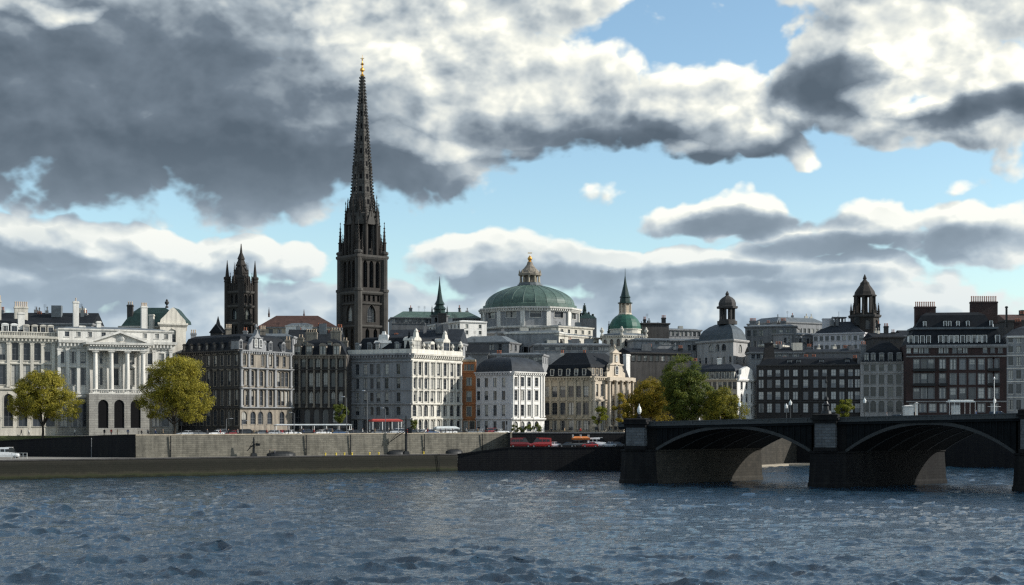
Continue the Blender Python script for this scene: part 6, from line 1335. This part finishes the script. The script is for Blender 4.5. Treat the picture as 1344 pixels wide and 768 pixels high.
for px, off, kind, mat, lab in ((243, 5, 'car', 'car_silver', 'silver car at the foot of the second yellow tree'), (262, 5, 'car', 'car_grey', 'grey car just right of the second yellow tree trunk'), (283, 5, 'car', 'car_white', 'white car behind the short street lamp before the black mansard side'),
        (305, 5, 'car', 'car_darkred', 'dark red car before the corner of the sooty mansion'), (326, 4.5, 'suv', 'car_black', 'black off-road car before the sooty mansion'), (341, 7.5, 'car', 'car_grey', 'grey car partly behind the black off-road car'), (362, 4.5, 'car', 'car_silver', 'silver car under the left end of the white marquee'), (384, 4.5, 'car', 'car_white', 'small white car before the left half of the marquee'),
        (404, 7, 'suv', 'car_black', 'black car in the shade of the white marquee'), (424, 4.5, 'car', 'car_white', 'white car before the right half of the marquee'), (446, 5, 'car', 'car_blue', 'blue car left of the tall lamp before the gothic terrace'), (468, 5, 'car', 'car_black', 'black car between the two tallest street lamps'), (496, 5, 'car', 'car_grey', 'grey car parked under the red canopy'),
        (252, 7.6, 'car', 'car_black', 'black car in the second lane beside the second yellow tree'), (294, 7.6, 'suv', 'car_grey', 'grey off-road car in the second lane left of the sooty mansion corner'), (372, 7.6, 'car', 'car_red', 'red car beneath the left third of the marquee'), (434, 7.6, 'suv', 'car_grey', 'grey off-road car under the right part of the marquee'), (457, 8, 'car', 'car_white', 'white car at the right end of the marquee'),
        (533, 7.6, 'car', 'car_red', 'red car in the second lane near the hotel corner'), (556, 7.6, 'car', 'car_silver', 'silver car in the second lane before the hotel arcade'), (600, 8.2, 'car', 'car_black', 'black car in the second lane at the right end of the hotel'), (634, 8.4, 'car', 'car_silver', 'silver car in the second lane before the orange house'), (658, 5, 'car', 'car_white', 'white car above the right end of the sunlit wall'),
        (519, 5, 'suv', 'car_silver', 'silver off-road car right of the red canopy'), (546, 5, 'car', 'car_black', 'black car below the corner of the tall hotel'), (566, 5, 'car', 'car_blue', 'blue car before the hotel arcade'), (589, 5, 'car', 'car_white', 'white car before the right end of the hotel arcade'), (622, 6, 'car', 'car_grey', 'grey car before the orange house'), (648, 6, 'suv', 'car_darkred', 'dark red car before the white corner block')):
    x, y = lit_wall(px, off); put_car(kind, mat, x, y, ST, wa + (pi if px % 2 else 0), lab, 'cars parked along the embankment street')
for px, Yc, kind, mat, rz, lab in ((683, 381, 'van', 'car_darkred', .1, 'dark red van on the sunken platform below the white corner block'), (710, 381.5, 'van', 'car_red', 3.2, 'bright red van on the sunken platform, right of the dark red one'), (730, 383, 'car', 'car_white', .1, 'white car on the sunken platform next to the bright red van'), (743, 382, 'car', 'car_black', 3.3, 'black car left of the red stall'),
        (784, 384, 'van', 'car_white', .1, 'white van on the sunken platform right of the red stall'), (798, 382.5, 'car', 'car_silver', 3.2, 'silver car on the sunken platform close to the bridge pier'), (812, 384, 'car', 'car_grey', .1, 'grey car half behind the bridge pier'), (762, 386.3, 'suv', 'car_grey', .1, 'grey off-road car behind the red stall'), (774, 381, 'car', 'car_red', 3.2, 'small red car at the right end of the red stall'), (722, 387, 'car', 'car_darkred', .1, 'dark red car parked behind the bright red van')):
    x, y = P(px, Yc); put_car(kind, mat, x, y, 6.004, rz, lab, 'vehicles on the sunken platform')
x, y = P(9, 333); put_car('van', 'car_white', x, y, LQ, .15, 'white van on the lower walkway at the left edge', None)
mb = MB()
for k in range(5): mb.box(k * .9 - .04, k * .9 + .04, -.04, .04, 0, 1.3)
mb.box(-.04, 3.64, -.04, .04, 1.304, 1.38); mb.box(-.04, 3.64, -.03, .03, .65, .7); o = mb.build('barrier', M['white_paint']); x, y = P(15, 328); o.location = (x, y, LQ); tag(o, 'white metal barrier beside the van on the lower walkway', 'barrier')
for s, t, kind, mat, lab in ((12, .6, 'car', 'car_black', 'black car on the bridge deck near its left end'), (52, .3, 'car', 'car_grey', 'grey car on the bridge right of the middle pier'), (64, .7, 'suv', 'car_blue', 'blue car on the bridge near the mast lamp')):
    x, y = B(s, t); put_car(kind, mat, x, y, zpar(s) - .985, atan2(ud[1], ud[0]), lab, 'cars crossing the bridge')

# ---- people
def person_material(coat, legs, key):
    m, nt, b = new_mat('clothing ' + key); tc = nd(nt, 'ShaderNodeTexCoord'); sp = nd(nt, 'ShaderNodeSeparateXYZ'); nt.links.new(tc.outputs['Object'], sp.inputs[0])
    dv = nd(nt, 'ShaderNodeMath', operation='DIVIDE', inp={1: 1.8}); nt.links.new(sp.outputs[2], dv.inputs[0])
    r = nd(nt, 'ShaderNodeValToRGB'); r.color_ramp.interpolation = 'CONSTANT'; nt.links.new(dv.outputs[0], r.inputs[0]); e = r.color_ramp.elements
    for _ in range(3): e.new(.5)
    for el, (p, c) in zip(e, ((0, (.01, .01, .01)), (.045, legs), (.48, coat), (.845, (.45, .27, .2)), (.95, (.03, .02, .015)))): el.position = p; el.color = (*c, 1)
    nt.links.new(r.outputs[0], b.inputs['Base Color']); b.inputs['Roughness'].default_value = .85; return m
def person_mesh(pose, mat):
    st = {'stand': (.02, -.02, .06), 'walk': (.28, -.26, .22)}[pose]
    J = [(0, 0, .95, .14), (0, 0, 1.2, .15), (0, 0, 1.42, .15), (0, 0, 1.52, .055), (.02, 0, 1.6, .085), (.01, 0, 1.7, .09), (0, 0, 1.78, .05)]
    E = [(0, 1), (1, 2), (2, 3), (3, 4), (4, 5), (5, 6)]
    def add(par, *ps):
        for p in ps: J.append(p); E.append((par, len(J) - 1)); par = len(J) - 1
    for s_, f, a in ((1, st[0], -st[2]), (-1, st[1], st[2])):
        add(0, (f * .1, s_ * .1, .86, .1), (f * .5 + .02, s_ * .11, .48, .065), (f - .03, s_ * .11, .1, .042), (f + .12, s_ * .12, .04, .035))
        add(2, (0, s_ * .2, 1.4, .065), (a * .4 - .03, s_ * .25, 1.13, .048), (a + .05, s_ * .25, .88, .038), (a + .08, s_ * .24, .78, .03))
    me = bpy.data.meshes.new('person'); me.from_pydata([j[:3] for j in J], E, []); o = bpy.data.objects.new('tmp', me); col.objects.link(o)
    sk = o.modifiers.new('s', 'SKIN'); sb = o.modifiers.new('d', 'SUBSURF'); sb.levels = 1
    lay = me.skin_vertices[0].data
    for v, j in zip(lay, J): v.radius = (j[3], j[3])
    lay[0].use_root = True
    dg = bpy.context.evaluated_depsgraph_get(); ev = o.evaluated_get(dg); out = bpy.data.meshes.new_from_object(ev); out.name = 'person'; bpy.data.objects.remove(o)
    out.materials.clear(); out.materials.append(mat)
    return out
PM = {}
COATS = {'white': ((.6, .6, .58), (.02, .025, .04)), 'black': ((.012, .012, .014), (.015, .015, .02)), 'red': ((.35, .03, .02), (.03, .03, .04)), 'blue': ((.03, .06, .16), (.02, .02, .025)), 'grey': ((.15, .15, .16), (.04, .04, .05)), 'tan': ((.35, .25, .14), (.03, .03, .035))}
def person(x, y, z, coat, pose, rz, lab, grp=None):
    if (coat, pose) not in PM: PM[(coat, pose)] = person_mesh(pose, CC.setdefault(('pm', coat), person_material(*COATS[coat], coat)))
    o = bpy.data.objects.new('person', PM[(coat, pose)]); col.objects.link(o); o.location = (x, y, z); o.rotation_euler = (0, 0, rz); tag(o, lab, 'person', grp)
for px, off, coat, pose, rz, lab in ((354, -3, 'black', 'stand', .3, 'person in black standing on the lower walkway, left of a pair'), (360.5, -3, 'grey', 'stand', 3.4, 'person in grey standing on the lower walkway, right of a pair')):
    x, y = lit_wall(px, off); person(x, y, LQ, coat, pose, rz, lab)
spots = [(214, 'tan', 'left of the second yellow tree trunk'), (272, 'grey', 'before the black mansard side'), (289, 'red', 'left of the short street lamp'), (312, 'white', 'below the sooty mansion corner'), (333, 'tan', 'above the quayside winch post'), (366, 'white', 'at the left end of the marquee, in the sun'), (379, 'black', 'before the left third of the marquee'), (398, 'blue', 'at the left end of the marquee'), (412, 'red', 'before the left part of the marquee'), (429, 'black', 'before the middle of the marquee'), (463, 'grey', 'right of the marquee'), (492, 'tan', 'under the left edge of the red canopy'), (511, 'black', 'under the middle of the red canopy'), (548, 'white', 'just right of the hotel corner'), (561, 'red', 'before the second hotel arch'), (585, 'grey', 'before the sixth hotel arch'), (594, 'black', 'near the right end of the arcade'), (627, 'tan', 'between orange house and white block'), (652, 'black', 'before the white corner block'), (186, 'black', 'at the left end of the sunlit wall')]
for k, (px, coat, w_) in enumerate(spots):
    x, y = lit_wall(px, 1.9 + (k * 37 % 10) * .12); person(x, y, ST, coat, 'walk' if k % 3 else 'stand', .5 if k % 2 else 3.6, 'person in %s on the pavement %s' % ('a tan coat' if coat == 'tan' else coat, w_), 'people strolling along the embankment')
for px, off, coat, pose, rz, lab in ((204, 1.6, 'blue', 'walk', .5, 'person in blue walking by the wall left of the second yellow tree'), (300, 1.6, 'black', 'walk', 3.6, 'person in black walking by the wall right of the second yellow tree'), (350, 1.5, 'red', 'walk', .5, 'person in red on the pavement before the sooty mansion'), (436, 1.4, 'tan', 'walk', 3.6, 'person in a tan coat before the white marquee'),
        (476, 1.5, 'white', 'stand', 0, 'person in white beside the tallest street lamp'), (536, 1.5, 'black', 'walk', .5, 'person in black near the hotel corner'), (578, 1.5, 'blue', 'walk', 3.6, 'person in blue before the hotel arcade'), (612, 1.5, 'white', 'walk', .5, 'person in white before the orange house'), (640, 1.5, 'grey', 'walk', 3.6, 'person in grey near the right end of the sunlit wall')):
    x, y = lit_wall(px, off); person(x, y, ST, coat, pose, rz, lab)
for px, Yc, coat, pose, lab in ((98, 357, 'white', 'stand', 'person in white by the grass right of the first yellow tree'), (137, 358, 'black', 'walk', 'person in black before the first ground arch of the palace'), (146, 357, 'red', 'walk', 'person in red before the palace arches'), (154, 359, 'tan', 'stand', 'person in tan before the second palace arch'), (168, 357, 'blue', 'walk', 'person in blue at the right of the palace arches'), (194, 357, 'grey', 'walk', 'person in grey left of the second yellow tree'),
        (703, 393.5, 'white', 'walk', 'person in white before the arch of the white corner block'), (724, 394, 'black', 'walk', 'person in black before the left end of the museum'), (741, 395, 'tan', 'walk', 'person in tan before the museum'), (762, 396, 'red', 'walk', 'person in red before the museum, near the small tree'), (28, 359, 'black', 'walk', 'person in black left of the first yellow tree trunk'), (38, 360, 'white', 'walk', 'person in white left of the first yellow tree trunk')):
    x, y = P(px, Yc); person(x, y, ST, coat, pose, px, lab)
for s, coat, lab in ((15.5, 'white', 'person in white crossing the bridge near its left end'), (20, 'black', 'person in black crossing the bridge below the green tree'), (54, 'grey', 'person in grey crossing the bridge before the grey tenement'), (71, 'blue', 'person in blue crossing the bridge right of the mast lamp')):
    x, y = B(s, .07); person(x, y, zpar(s) - .99, coat, 'walk', -.4, lab)

# ---- trees
def tree(name, label, x, y, z0, trunk_top, blobs, mat, nleaf, seed, leaf=.42, cl=1.6, group=None, tr=.38):
    """blobs: (dx, dz centre height above ground, rx, ry, rz) in metres"""
    rg = np.random.RandomState(seed); r = thing(name, label, 'tree', (x, y, z0), 0, group)
    vol = np.array([b_[2] * b_[3] * b_[4] for b_ in blobs]); vol = vol / vol.sum(); cs = []
    ncl = max(10, int(nleaf / 130))
    for _ in range(ncl):
        b_ = blobs[rg.choice(len(blobs), p=vol)]; d = rg.normal(size=3); d /= np.linalg.norm(d); rr = rg.uniform(.35, 1.) ** .45 * rg.uniform(.86, 1.04)
        cs.append([b_[0] + d[0] * b_[2] * rr, d[1] * b_[3] * rr, b_[1] + d[2] * b_[4] * rr])
    cs = np.array(cs); cen = cs.mean(0); ci = rg.randint(0, ncl, nleaf); crad = rg.uniform(.5, 1.15, ncl) * cl
    d = rg.normal(size=(nleaf, 3)); d /= np.linalg.norm(d, axis=1)[:, None]; d[:, 2] *= .75
    pos = cs[ci] + d * (crad[ci] * rg.uniform(.25, 1., nleaf) ** .5)[:, None]
    nrm = d * .8 + (pos - cen) / np.linalg.norm(pos - cen, axis=1)[:, None] * .5 + rg.normal(size=(nleaf, 3)) * .55; nrm /= np.linalg.norm(nrm, axis=1)[:, None]
    up = rg.normal(size=(nleaf, 3)); a = np.cross(nrm, up); a /= np.linalg.norm(a, axis=1)[:, None]; b2 = np.cross(nrm, a)
    s_ = (leaf * rg.uniform(.55, 1.25, nleaf) / 2)[:, None]
    V = np.stack([pos - a * s_, pos - b2 * s_ * .6, pos + a * s_, pos + b2 * s_ * .6], 1).reshape(-1, 3)
    me = bpy.data.meshes.new('crown'); me.vertices.add(len(V)); me.vertices.foreach_set('co', V.ravel().astype(np.float32)); n4 = nleaf * 4
    me.loops.add(n4); me.loops.foreach_set('vertex_index', np.arange(n4, dtype=np.int32)); me.polygons.add(nleaf); me.polygons.foreach_set('loop_start', np.arange(0, n4, 4, dtype=np.int32)); me.update(calc_edges=True)
    me.materials.append(M[mat]); o = bpy.data.objects.new('crown', me); col.objects.link(o); o.parent = r
    mb = MB(); mb.tube((0, 0, -.3), (.1, 0, trunk_top * .5), tr, tr * .8, 8); mb.tube((.1, 0, trunk_top * .5), (0, .1, trunk_top), tr * .8, tr * .66, 8)
    for _ in range(11):
        t = cs[rg.randint(ncl)] * np.array([.8, .8, 1]); m_ = (t[0] * .4, t[1] * .4, trunk_top + (t[2] - trunk_top) * .5); mb.tube((0, .05, trunk_top * rg.uniform(.75, 1)), m_, tr * .45, tr * .28, 6); mb.tube(m_, tuple(t), tr * .28, tr * .08, 5)
        t2 = cs[rg.randint(ncl)] * np.array([.85, .85, 1]); mb.tube(m_, tuple(t2), tr * .2, tr * .06, 5)
    mb.build('trunk', M['bark'], r, local=True)
    return r
def ptree(name, label, px, Y, zg, boxes, mat, nleaf, seed, ttop, **k):
    """boxes: crown lobes as photo extents (x0, x1, y0, y1), given their real size at the tree's own distance"""
    m = Y / F; bl = [((((a + c_) / 2) - px) * m, Z((d_ + e) / 2, Y) - zg, (c_ - a) / 2 * m * 1.0, (c_ - a) / 2 * m * .85, (e - d_) / 2 * m * 1.0) for a, c_, d_, e in boxes]
    return tree(name, label, X(px, Y), Y, zg, ttop, bl, mat, nleaf, seed, **k)
ptree('plane_tree', 'round yellow green tree before the cream wing at the left edge', 56, 352, 8.9, [(20, 92, 486, 545), (10, 60, 505, 555), (58, 112, 512, 553), (34, 84, 484, 520)], 'leaf_yellow', 42000, 1, 3.2, cl=1.5, leaf=.34)
ptree('plane_tree', 'big bright yellow green tree right of the palace portico', 229, 355, ST, [(194, 266, 467, 530), (180, 240, 498, 552), (222, 280, 500, 560), (205, 262, 466, 500)], 'leaf_yellow', 50000, 2, 3.4, cl=1.55, leaf=.34)
ptree('autumn_tree', 'rust and olive autumn tree behind the left end of the bridge', 854, 421, ST, [(828, 876, 496, 550), (816, 856, 514, 558), (850, 886, 514, 556)], 'leaf_rust', 32000, 3, 5, leaf=.38)
ptree('broad_tree', 'tall dark green tree, highest of the group behind the bridge', 897, 411, ST, [(868, 920, 466, 525), (866, 938, 484, 556), (872, 925, 500, 562), (905, 945, 502, 552)], 'leaf_green', 52000, 4, 6, leaf=.4)
ptree('autumn_tree', 'low olive yellow tree at the right of the group behind the bridge', 950, 405, ST, [(926, 970, 508, 556), (920, 948, 522, 560), (954, 981, 524, 560)], 'leaf_mix', 27000, 5, 4.5, leaf=.38)
ptree('street_tree', 'small lime green tree before the museum corner', 785, 401, ST, [(775, 797, 533, 558)], 'leaf_lime', 2600, 6, 3., leaf=.4, cl=.9, tr=.18)
ptree('street_tree', 'slender sparse tree before the museum columns', 812, 402, ST, [(804, 828, 512, 556)], 'leaf_rust', 2200, 7, 4., leaf=.4, cl=.9, tr=.2)
ptree('street_tree', 'small round yellow green tree just right of the middle bridge pier', 1107, 425, ST, [(1095, 1120, 522, 552)], 'leaf_lime', 4200, 8, 4, leaf=.42, cl=1., tr=.2)
ptree('street_tree', 'dark leafy tree before the right end of the gothic terrace', 446, 383, ST, [(436, 458, 530, 556)], 'leaf_green', 2600, 9, 2.5, cl=.9, tr=.2)
ptree('street_tree', 'dark shrub like tree at the foot of the hotel corner', 541, 381, ST, [(536, 547, 549, 566)], 'leaf_green', 900, 10, 1.2, cl=.6, tr=.12)
for px, w_ in ((676, 6), (686, 5), (697, 7), (706, 5)):
    ptree('potted_shrub', 'dark clipped shrub at the foot of the white corner block', px, 396.5, ST, [(px - w_, px + w_, 556, 568)], 'leaf_green', 500, px, .8, cl=.5, tr=.08, group='shrubs before the white corner block')

# ================================================================== SKY, SUN, CAMERA
SUN_EL, SUN_AZ = R(27), R(91)          # azimuth measured from the view direction towards the right
w = bpy.data.worlds.new('World'); sc.world = w; w.use_nodes = True; nt = w.node_tree
bg = nt.nodes['Background']
sky = nd(nt, 'ShaderNodeTexSky', sky_type='NISHITA', sun_disc=False, sun_elevation=SUN_EL, sun_rotation=SUN_AZ, altitude=50., air_density=1., dust_density=.6, ozone_density=1.6)
class E:
    def __init__(s, o): s.o = o
    def _m(s, op, *a):
        q = nt_cur.nodes.new('ShaderNodeMath'); q.operation = op
        for i, v in enumerate((s,) + a):
            if isinstance(v, E): nt_cur.links.new(v.o, q.inputs[i])
            else: q.inputs[i].default_value = v
        return E(q.outputs[0])
    def __add__(s, b): return s._m('ADD', b)
    def __sub__(s, b): return s._m('SUBTRACT', b)
    def __mul__(s, b): return s._m('MULTIPLY', b)
    def mx(s, b): return s._m('MAXIMUM', b)
    def mn(s, b): return s._m('MINIMUM', b)
    def sstep(s, a, b):
        q = nt_cur.nodes.new('ShaderNodeMapRange'); q.interpolation_type = 'SMOOTHSTEP'; nt_cur.links.new(s.o, q.inputs[0]); q.inputs[1].default_value = a; q.inputs[2].default_value = b; return E(q.outputs[0])
def vnode(op, *a):
    q = nt_cur.nodes.new('ShaderNodeVectorMath'); q.operation = op
    for i, v in enumerate(a):
        if hasattr(v, 'is_output'): nt_cur.links.new(v, q.inputs[i])
        else: q.inputs[i].default_value = v
    return q.outputs['Value'] if op == 'DOT_PRODUCT' else q.outputs['Vector']
def nz(vec, scale, detail, rough, kind='noise', dist=0.):
    if kind == 'noise': q = nt_cur.nodes.new('ShaderNodeTexNoise'); q.noise_dimensions = '2D'; q.inputs['Distortion'].default_value = dist
    else: q = nt_cur.nodes.new('ShaderNodeTexVoronoi'); q.voronoi_dimensions = '2D'; q.feature = 'SMOOTH_F1'; q.inputs['Smoothness'].default_value = .35; q.normalize = True
    nt_cur.links.new(vec, q.inputs['Vector']); q.inputs['Scale'].default_value = scale; q.inputs['Detail'].default_value = detail; q.inputs['Roughness'].default_value = rough
    return E(q.outputs[0])
# clouds live in direction space: U = azimuth, V = elevation, both in units of 1/1000 rad
CLOUDS = [(690, 348, 190, 44), (900, 372, 210, 36), (1090, 362, 170, 34), (200, -30, 640, 90), (610, -50, 230, 120), (1250, -40, 190, 110), (190, 150, 470, 128), (560, 120, 250, 120), (90, 60, 330, 70), (730, 120, 120, 75), (900, 150, 150, 62), (1000, 190, 80, 28), (1195, 85, 165, 90), (1330, 120, 90, 90), (1240, 165, 130, 34), (1070, 130, 60, 55),
          (950, 282, 110, 26), (1110, 300, 130, 42), (1290, 300, 130, 46), (130, 325, 240, 30), (340, 345, 130, 36), (90, 380, 260, 50), (620, 345, 110, 36), (760, 340, 110, 34), (900, 350, 120, 32), (1010, 340, 100, 26),
          (1270, 230, 75, 20, .62), (750, 258, 70, 26, .7), (330, 45, 140, 60), (1054, 44, 46, 22, .5), (330, 418, 420, 44), (980, 415, 520, 44), (672, 470, 900, 36)]
DARKS = [(250, 395, 520, 34, .55), (900, 392, 560, 26, .5), (1100, 365, 200, 24, .6), (110, 110, 520, 140, .85), (60, 210, 560, 85, 1.15), (400, 215, 330, 62, 1.05), (620, 240, 70, 36, .9), (850, 200, 230, 50, 1.25), (700, 165, 120, 35, .55), (1110, 115, 120, 55, 1.3), (1280, 150, 110, 26, 1.), (1000, 288, 150, 24, .95), (1130, 325, 150, 26, 1.), (1290, 322, 130, 30, .85),
         (630, 368, 120, 26, .8), (950, 362, 150, 22, .85), (120, 392, 220, 26, .85), (340, 385, 120, 26, .7), (780, 362, 120, 18, .6), (40, 345, 90, 18, .6)]
def uv(px, py):
    az = math.atan((px - CX) / F); return az * 1000, math.atan((HZ - py) / F * cos(az)) * 1000
sc_u = 1000 / F
nt_cur = None
def make_field():
    global nt_cur
    g = bpy.data.node_groups.new('cloud_field', 'ShaderNodeTree'); g.interface.new_socket('UV', in_out='INPUT', socket_type='NodeSocketVector'); g.interface.new_socket('Density', in_out='OUTPUT', socket_type='NodeSocketFloat')
    nt_cur = g; gi = g.nodes.new('NodeGroupInput'); go = g.nodes.new('NodeGroupOutput'); uvs = gi.outputs[0]
    st = vnode('MULTIPLY', uvs, (1, 1.35, 1))
    wn = g.nodes.new('ShaderNodeTexNoise'); wn.noise_dimensions = '2D'; g.links.new(st, wn.inputs['Vector']); wn.inputs['Scale'].default_value = .011; wn.inputs['Detail'].default_value = 3
    wv = vnode('MULTIPLY', vnode('SUBTRACT', wn.outputs['Color'], (.5, .5, .5)), (110, 46, 0)); wuv = vnode('ADD', uvs, wv)
    D = None
    for (cx_, cy_, rx, ry, *pk) in CLOUDS:
        u, v = uv(cx_, cy_); ax, ay = 1 / (rx * sc_u), 1 / (ry * sc_u)
        q = g.nodes.new('ShaderNodeVectorMath'); q.operation = 'MULTIPLY_ADD'; g.links.new(wuv, q.inputs[0]); q.inputs[1].default_value = (ax, ay, 0); q.inputs[2].default_value = (-u * ax, -v * ay, 0)
        d2 = E(vnode('DOT_PRODUCT', q.outputs[0], q.outputs[0])) + (pk[0] if pk else 0.); D = d2 if D is None else D.mn(d2)
    inside = (D * -1.) + 1.                                     # >0 inside a cloud
    inside = inside.mx(-1.1)
    gen = (nz(st, .0042, 4, .55) - .5) * 5.                     # everywhere else: broken cloud
    sx = g.nodes.new('ShaderNodeSeparateXYZ'); g.links.new(uvs, sx.inputs[0]); ua = E(sx.outputs[0])._m('ABSOLUTE'); va = E(sx.outputs[1])
    fr = (E(ua.sstep(380, 560).o)).mx(va.sstep(310, 420))
    base = inside + (gen - inside) * fr
    big = nz(st, .015, 5, .5); puff = nz(vnode('ADD', st, vnode('MULTIPLY', wn.outputs['Color'], (26, 26, 0))), .027, 3., .52, 'vor')
    den = base.mn(.9) * 1.1 + (big - .5) * 1.7 + (puff * -1. + .33) * 1.9
    g.links.new(den.o, go.inputs[0]); return g
field = make_field()
nt_cur = nt
tc = nd(nt, 'ShaderNodeTexCoord'); sp = nd(nt, 'ShaderNodeSeparateXYZ'); nt.links.new(tc.outputs['Generated'], sp.inputs[0])
gx, gy, gz = (E(sp.outputs[i]) for i in range(3))
U_ = gx._m('ARCTAN2', gy) * 1000.; V_ = gz.mx(-.999).mn(.999)._m('ARCSINE') * 1000.; V_ = V_._m('ABSOLUTE')
cb = nd(nt, 'ShaderNodeCombineXYZ'); nt.links.new(U_.o, cb.inputs[0]); nt.links.new(V_.o, cb.inputs[1]); UV = cb.outputs[0]
def fld(vec):
    q = nt.nodes.new('ShaderNodeGroup'); q.node_tree = field; nt.links.new(vec, q.inputs[0]); return E(q.outputs[0])
d0 = fld(UV); d1 = fld(vnode('ADD', UV, (8., 9., 0)))
mask = d0.sstep(-.05, .40)
dk = None
wq = nd(nt, 'ShaderNodeTexNoise', noise_dimensions='2D', inp={'Scale': .009, 'Detail': 6.}); nt.links.new(vnode('MULTIPLY', UV, (1, 1.6, 1)), wq.inputs['Vector'])
wuv = vnode('ADD', UV, vnode('MULTIPLY', vnode('SUBTRACT', wq.outputs['Color'], (.5, .5, .5)), (120, 50, 0)))
for (cx_, cy_, rx, ry, wt) in DARKS:
    u, v = uv(cx_, cy_); ax, ay = 1 / (rx * sc_u), 1 / (ry * sc_u); q = nt.nodes.new('ShaderNodeVectorMath'); q.operation = 'MULTIPLY_ADD'; nt.links.new(wuv, q.inputs[0]); q.inputs[1].default_value = (ax, ay, 0); q.inputs[2].default_value = (-u * ax, -v * ay, 0)
    t_ = (E(vnode('DOT_PRODUCT', q.outputs[0], q.outputs[0])) * -1. + 1.1).mx(0.) * wt; dk = t_ if dk is None else dk.mx(t_)
dk = dk.sstep(.0, 1.15)
out_dark = nz(UV, .006, 3, .5).sstep(.50, .78); 
ua = U_._m('ABSOLUTE'); frm = ua.sstep(380, 560).mx(V_.sstep(310, 420)); dk = dk + (out_dark - dk) * frm
wv2 = vnode('MULTIPLY', vnode('SUBTRACT', wq.outputs['Color'], (.5, .5, .5)), (60, 40, 0))
emb = ((d0 - d1) * .54).mx(-.34).mn(.36)                          # lit where the cloud thins towards the sun
fine = (nz(vnode('MULTIPLY', UV, (1, 1.7, 1)), .0085, 4, .45) - .5) * .8
br = None
for (cx_, cy_, rx, ry, wt) in [(650, 60, 190, 75, .3), (1255, 50, 140, 70, .34), (1200, 128, 80, 30, .5), (950, 175, 75, 34, .42), (875, 192, 50, 16, .5), (510, 40, 90, 26, .34), (60, 8, 80, 18, .4), (430, 10, 60, 22, .3), (560, 190, 150, 14, .25), (600, 350, 40, 14, .4), (80, 330, 70, 16, .2), (880, 92, 80, 30, .3)]:
    u, v = uv(cx_, cy_); ax, ay = 1 / (rx * sc_u), 1 / (ry * sc_u); q = nt.nodes.new('ShaderNodeVectorMath'); q.operation = 'MULTIPLY_ADD'; nt.links.new(wuv, q.inputs[0]); q.inputs[1].default_value = (ax, ay, 0); q.inputs[2].default_value = (-u * ax, -v * ay, 0)
    t_ = (E(vnode('DOT_PRODUCT', q.outputs[0], q.outputs[0])) * -1. + 1.).mx(0.) * (wt * 1.7); br = t_ if br is None else br.mx(t_)
dk = (dk - br * .9).mx(0.)
lit = dk * -.72 + 1.
thin = d0.sstep(.9, .0) * .30
low = V_.sstep(170, 90)
light = emb * lit * (low * .2 + 1.) + .62 + br * .32 + thin * lit + fine * lit - dk * .56
r = nd(nt, 'ShaderNodeValToRGB'); nt.links.new(light.o, r.inputs[0]); e = r.color_ramp.elements
stops = [(0., (.088, .118, .152)), (.25, (.15, .19, .235)), (.48, (.33, .385, .43)), (.7, (.57, .61, .61)), (.88, (.80, .81, .74)), (1.05, (1., .98, .87))]
while len(e) < len(stops): e.new(.5)
for el, (p_, c_) in zip(e, stops): el.position = p_; el.color = (*c_, 1)
BG = .1
cc_ = nd(nt, 'ShaderNodeVectorMath', operation='SCALE'); nt.links.new(r.outputs[0], cc_.inputs[0]); cc_.inputs['Scale'].default_value = 1.0 / BG
tint = mixc(nt, 1., sky.outputs[0], (1.5, 1.62, 1.56), 'MULTIPLY')
skc = nd(nt, 'ShaderNodeVectorMath', operation='SCALE'); nt.links.new(tint, skc.inputs[0]); skc.inputs['Scale'].default_value = 1.
hazef = V_.sstep(105, -10) * .75
skh = mixc(nt, hazef.o, skc.outputs[0], (.50 / BG, .60 / BG, .70 / BG))
clh = mixc(nt, (V_.sstep(200, 50) * .58).o, cc_.outputs[0], (.43 / BG, .54 / BG, .64 / BG))      # distance pales the low clouds
colr = mixc(nt, mask.o, skh, clh)
colr = mixc(nt, (V_.sstep(70, 0) * .35).o, colr, (.52 / BG, .62 / BG, .68 / BG))
nt.links.new(colr, bg.inputs[0]); bg.inputs[1].default_value = BG
w.cycles.sampling_method = 'MANUAL'; w.cycles.sample_map_resolution = 512
s = bpy.data.lights.new('sun', 'SUN'); s.energy = 5.; s.angle = R(.5); s.color = (1., .96, .89); so = bpy.data.objects.new('sun', s); col.objects.link(so)
dirv = Vector((sin(SUN_AZ) * cos(SUN_EL), cos(SUN_AZ) * cos(SUN_EL), sin(SUN_EL))); so.rotation_euler = dirv.to_track_quat('Z', 'Y').to_euler(); so.location = (300, 100, 200)
cam = bpy.data.cameras.new('camera'); co = bpy.data.objects.new('camera', cam); col.objects.link(co); sc.camera = co
cam.sensor_width = 36; cam.lens = 50; cam.shift_y = (HZ - 384) / 1344; cam.clip_start = .5; cam.clip_end = 12000; co.location = (0, 0, EYE); co.rotation_euler = (R(90), 0, 0)
sc.view_settings.view_transform = 'Standard'; sc.view_settings.look = 'None'; sc.view_settings.exposure = .2; sc.view_settings.gamma = 1
sc.cycles.max_bounces = 5; sc.cycles.diffuse_bounces = 2; sc.cycles.glossy_bounces = 3; sc.cycles.transmission_bounces = 2; sc.cycles.transparent_max_bounces = 4
sc.cycles.use_denoising = False; sc.cycles.sample_clamp_indirect = 3.; sc.cycles.pixel_filter_type = 'BLACKMAN_HARRIS'; sc.cycles.filter_width = 1.35
try: sc.cycles.denoiser = 'OPENIMAGEDENOISE'
except Exception: pass
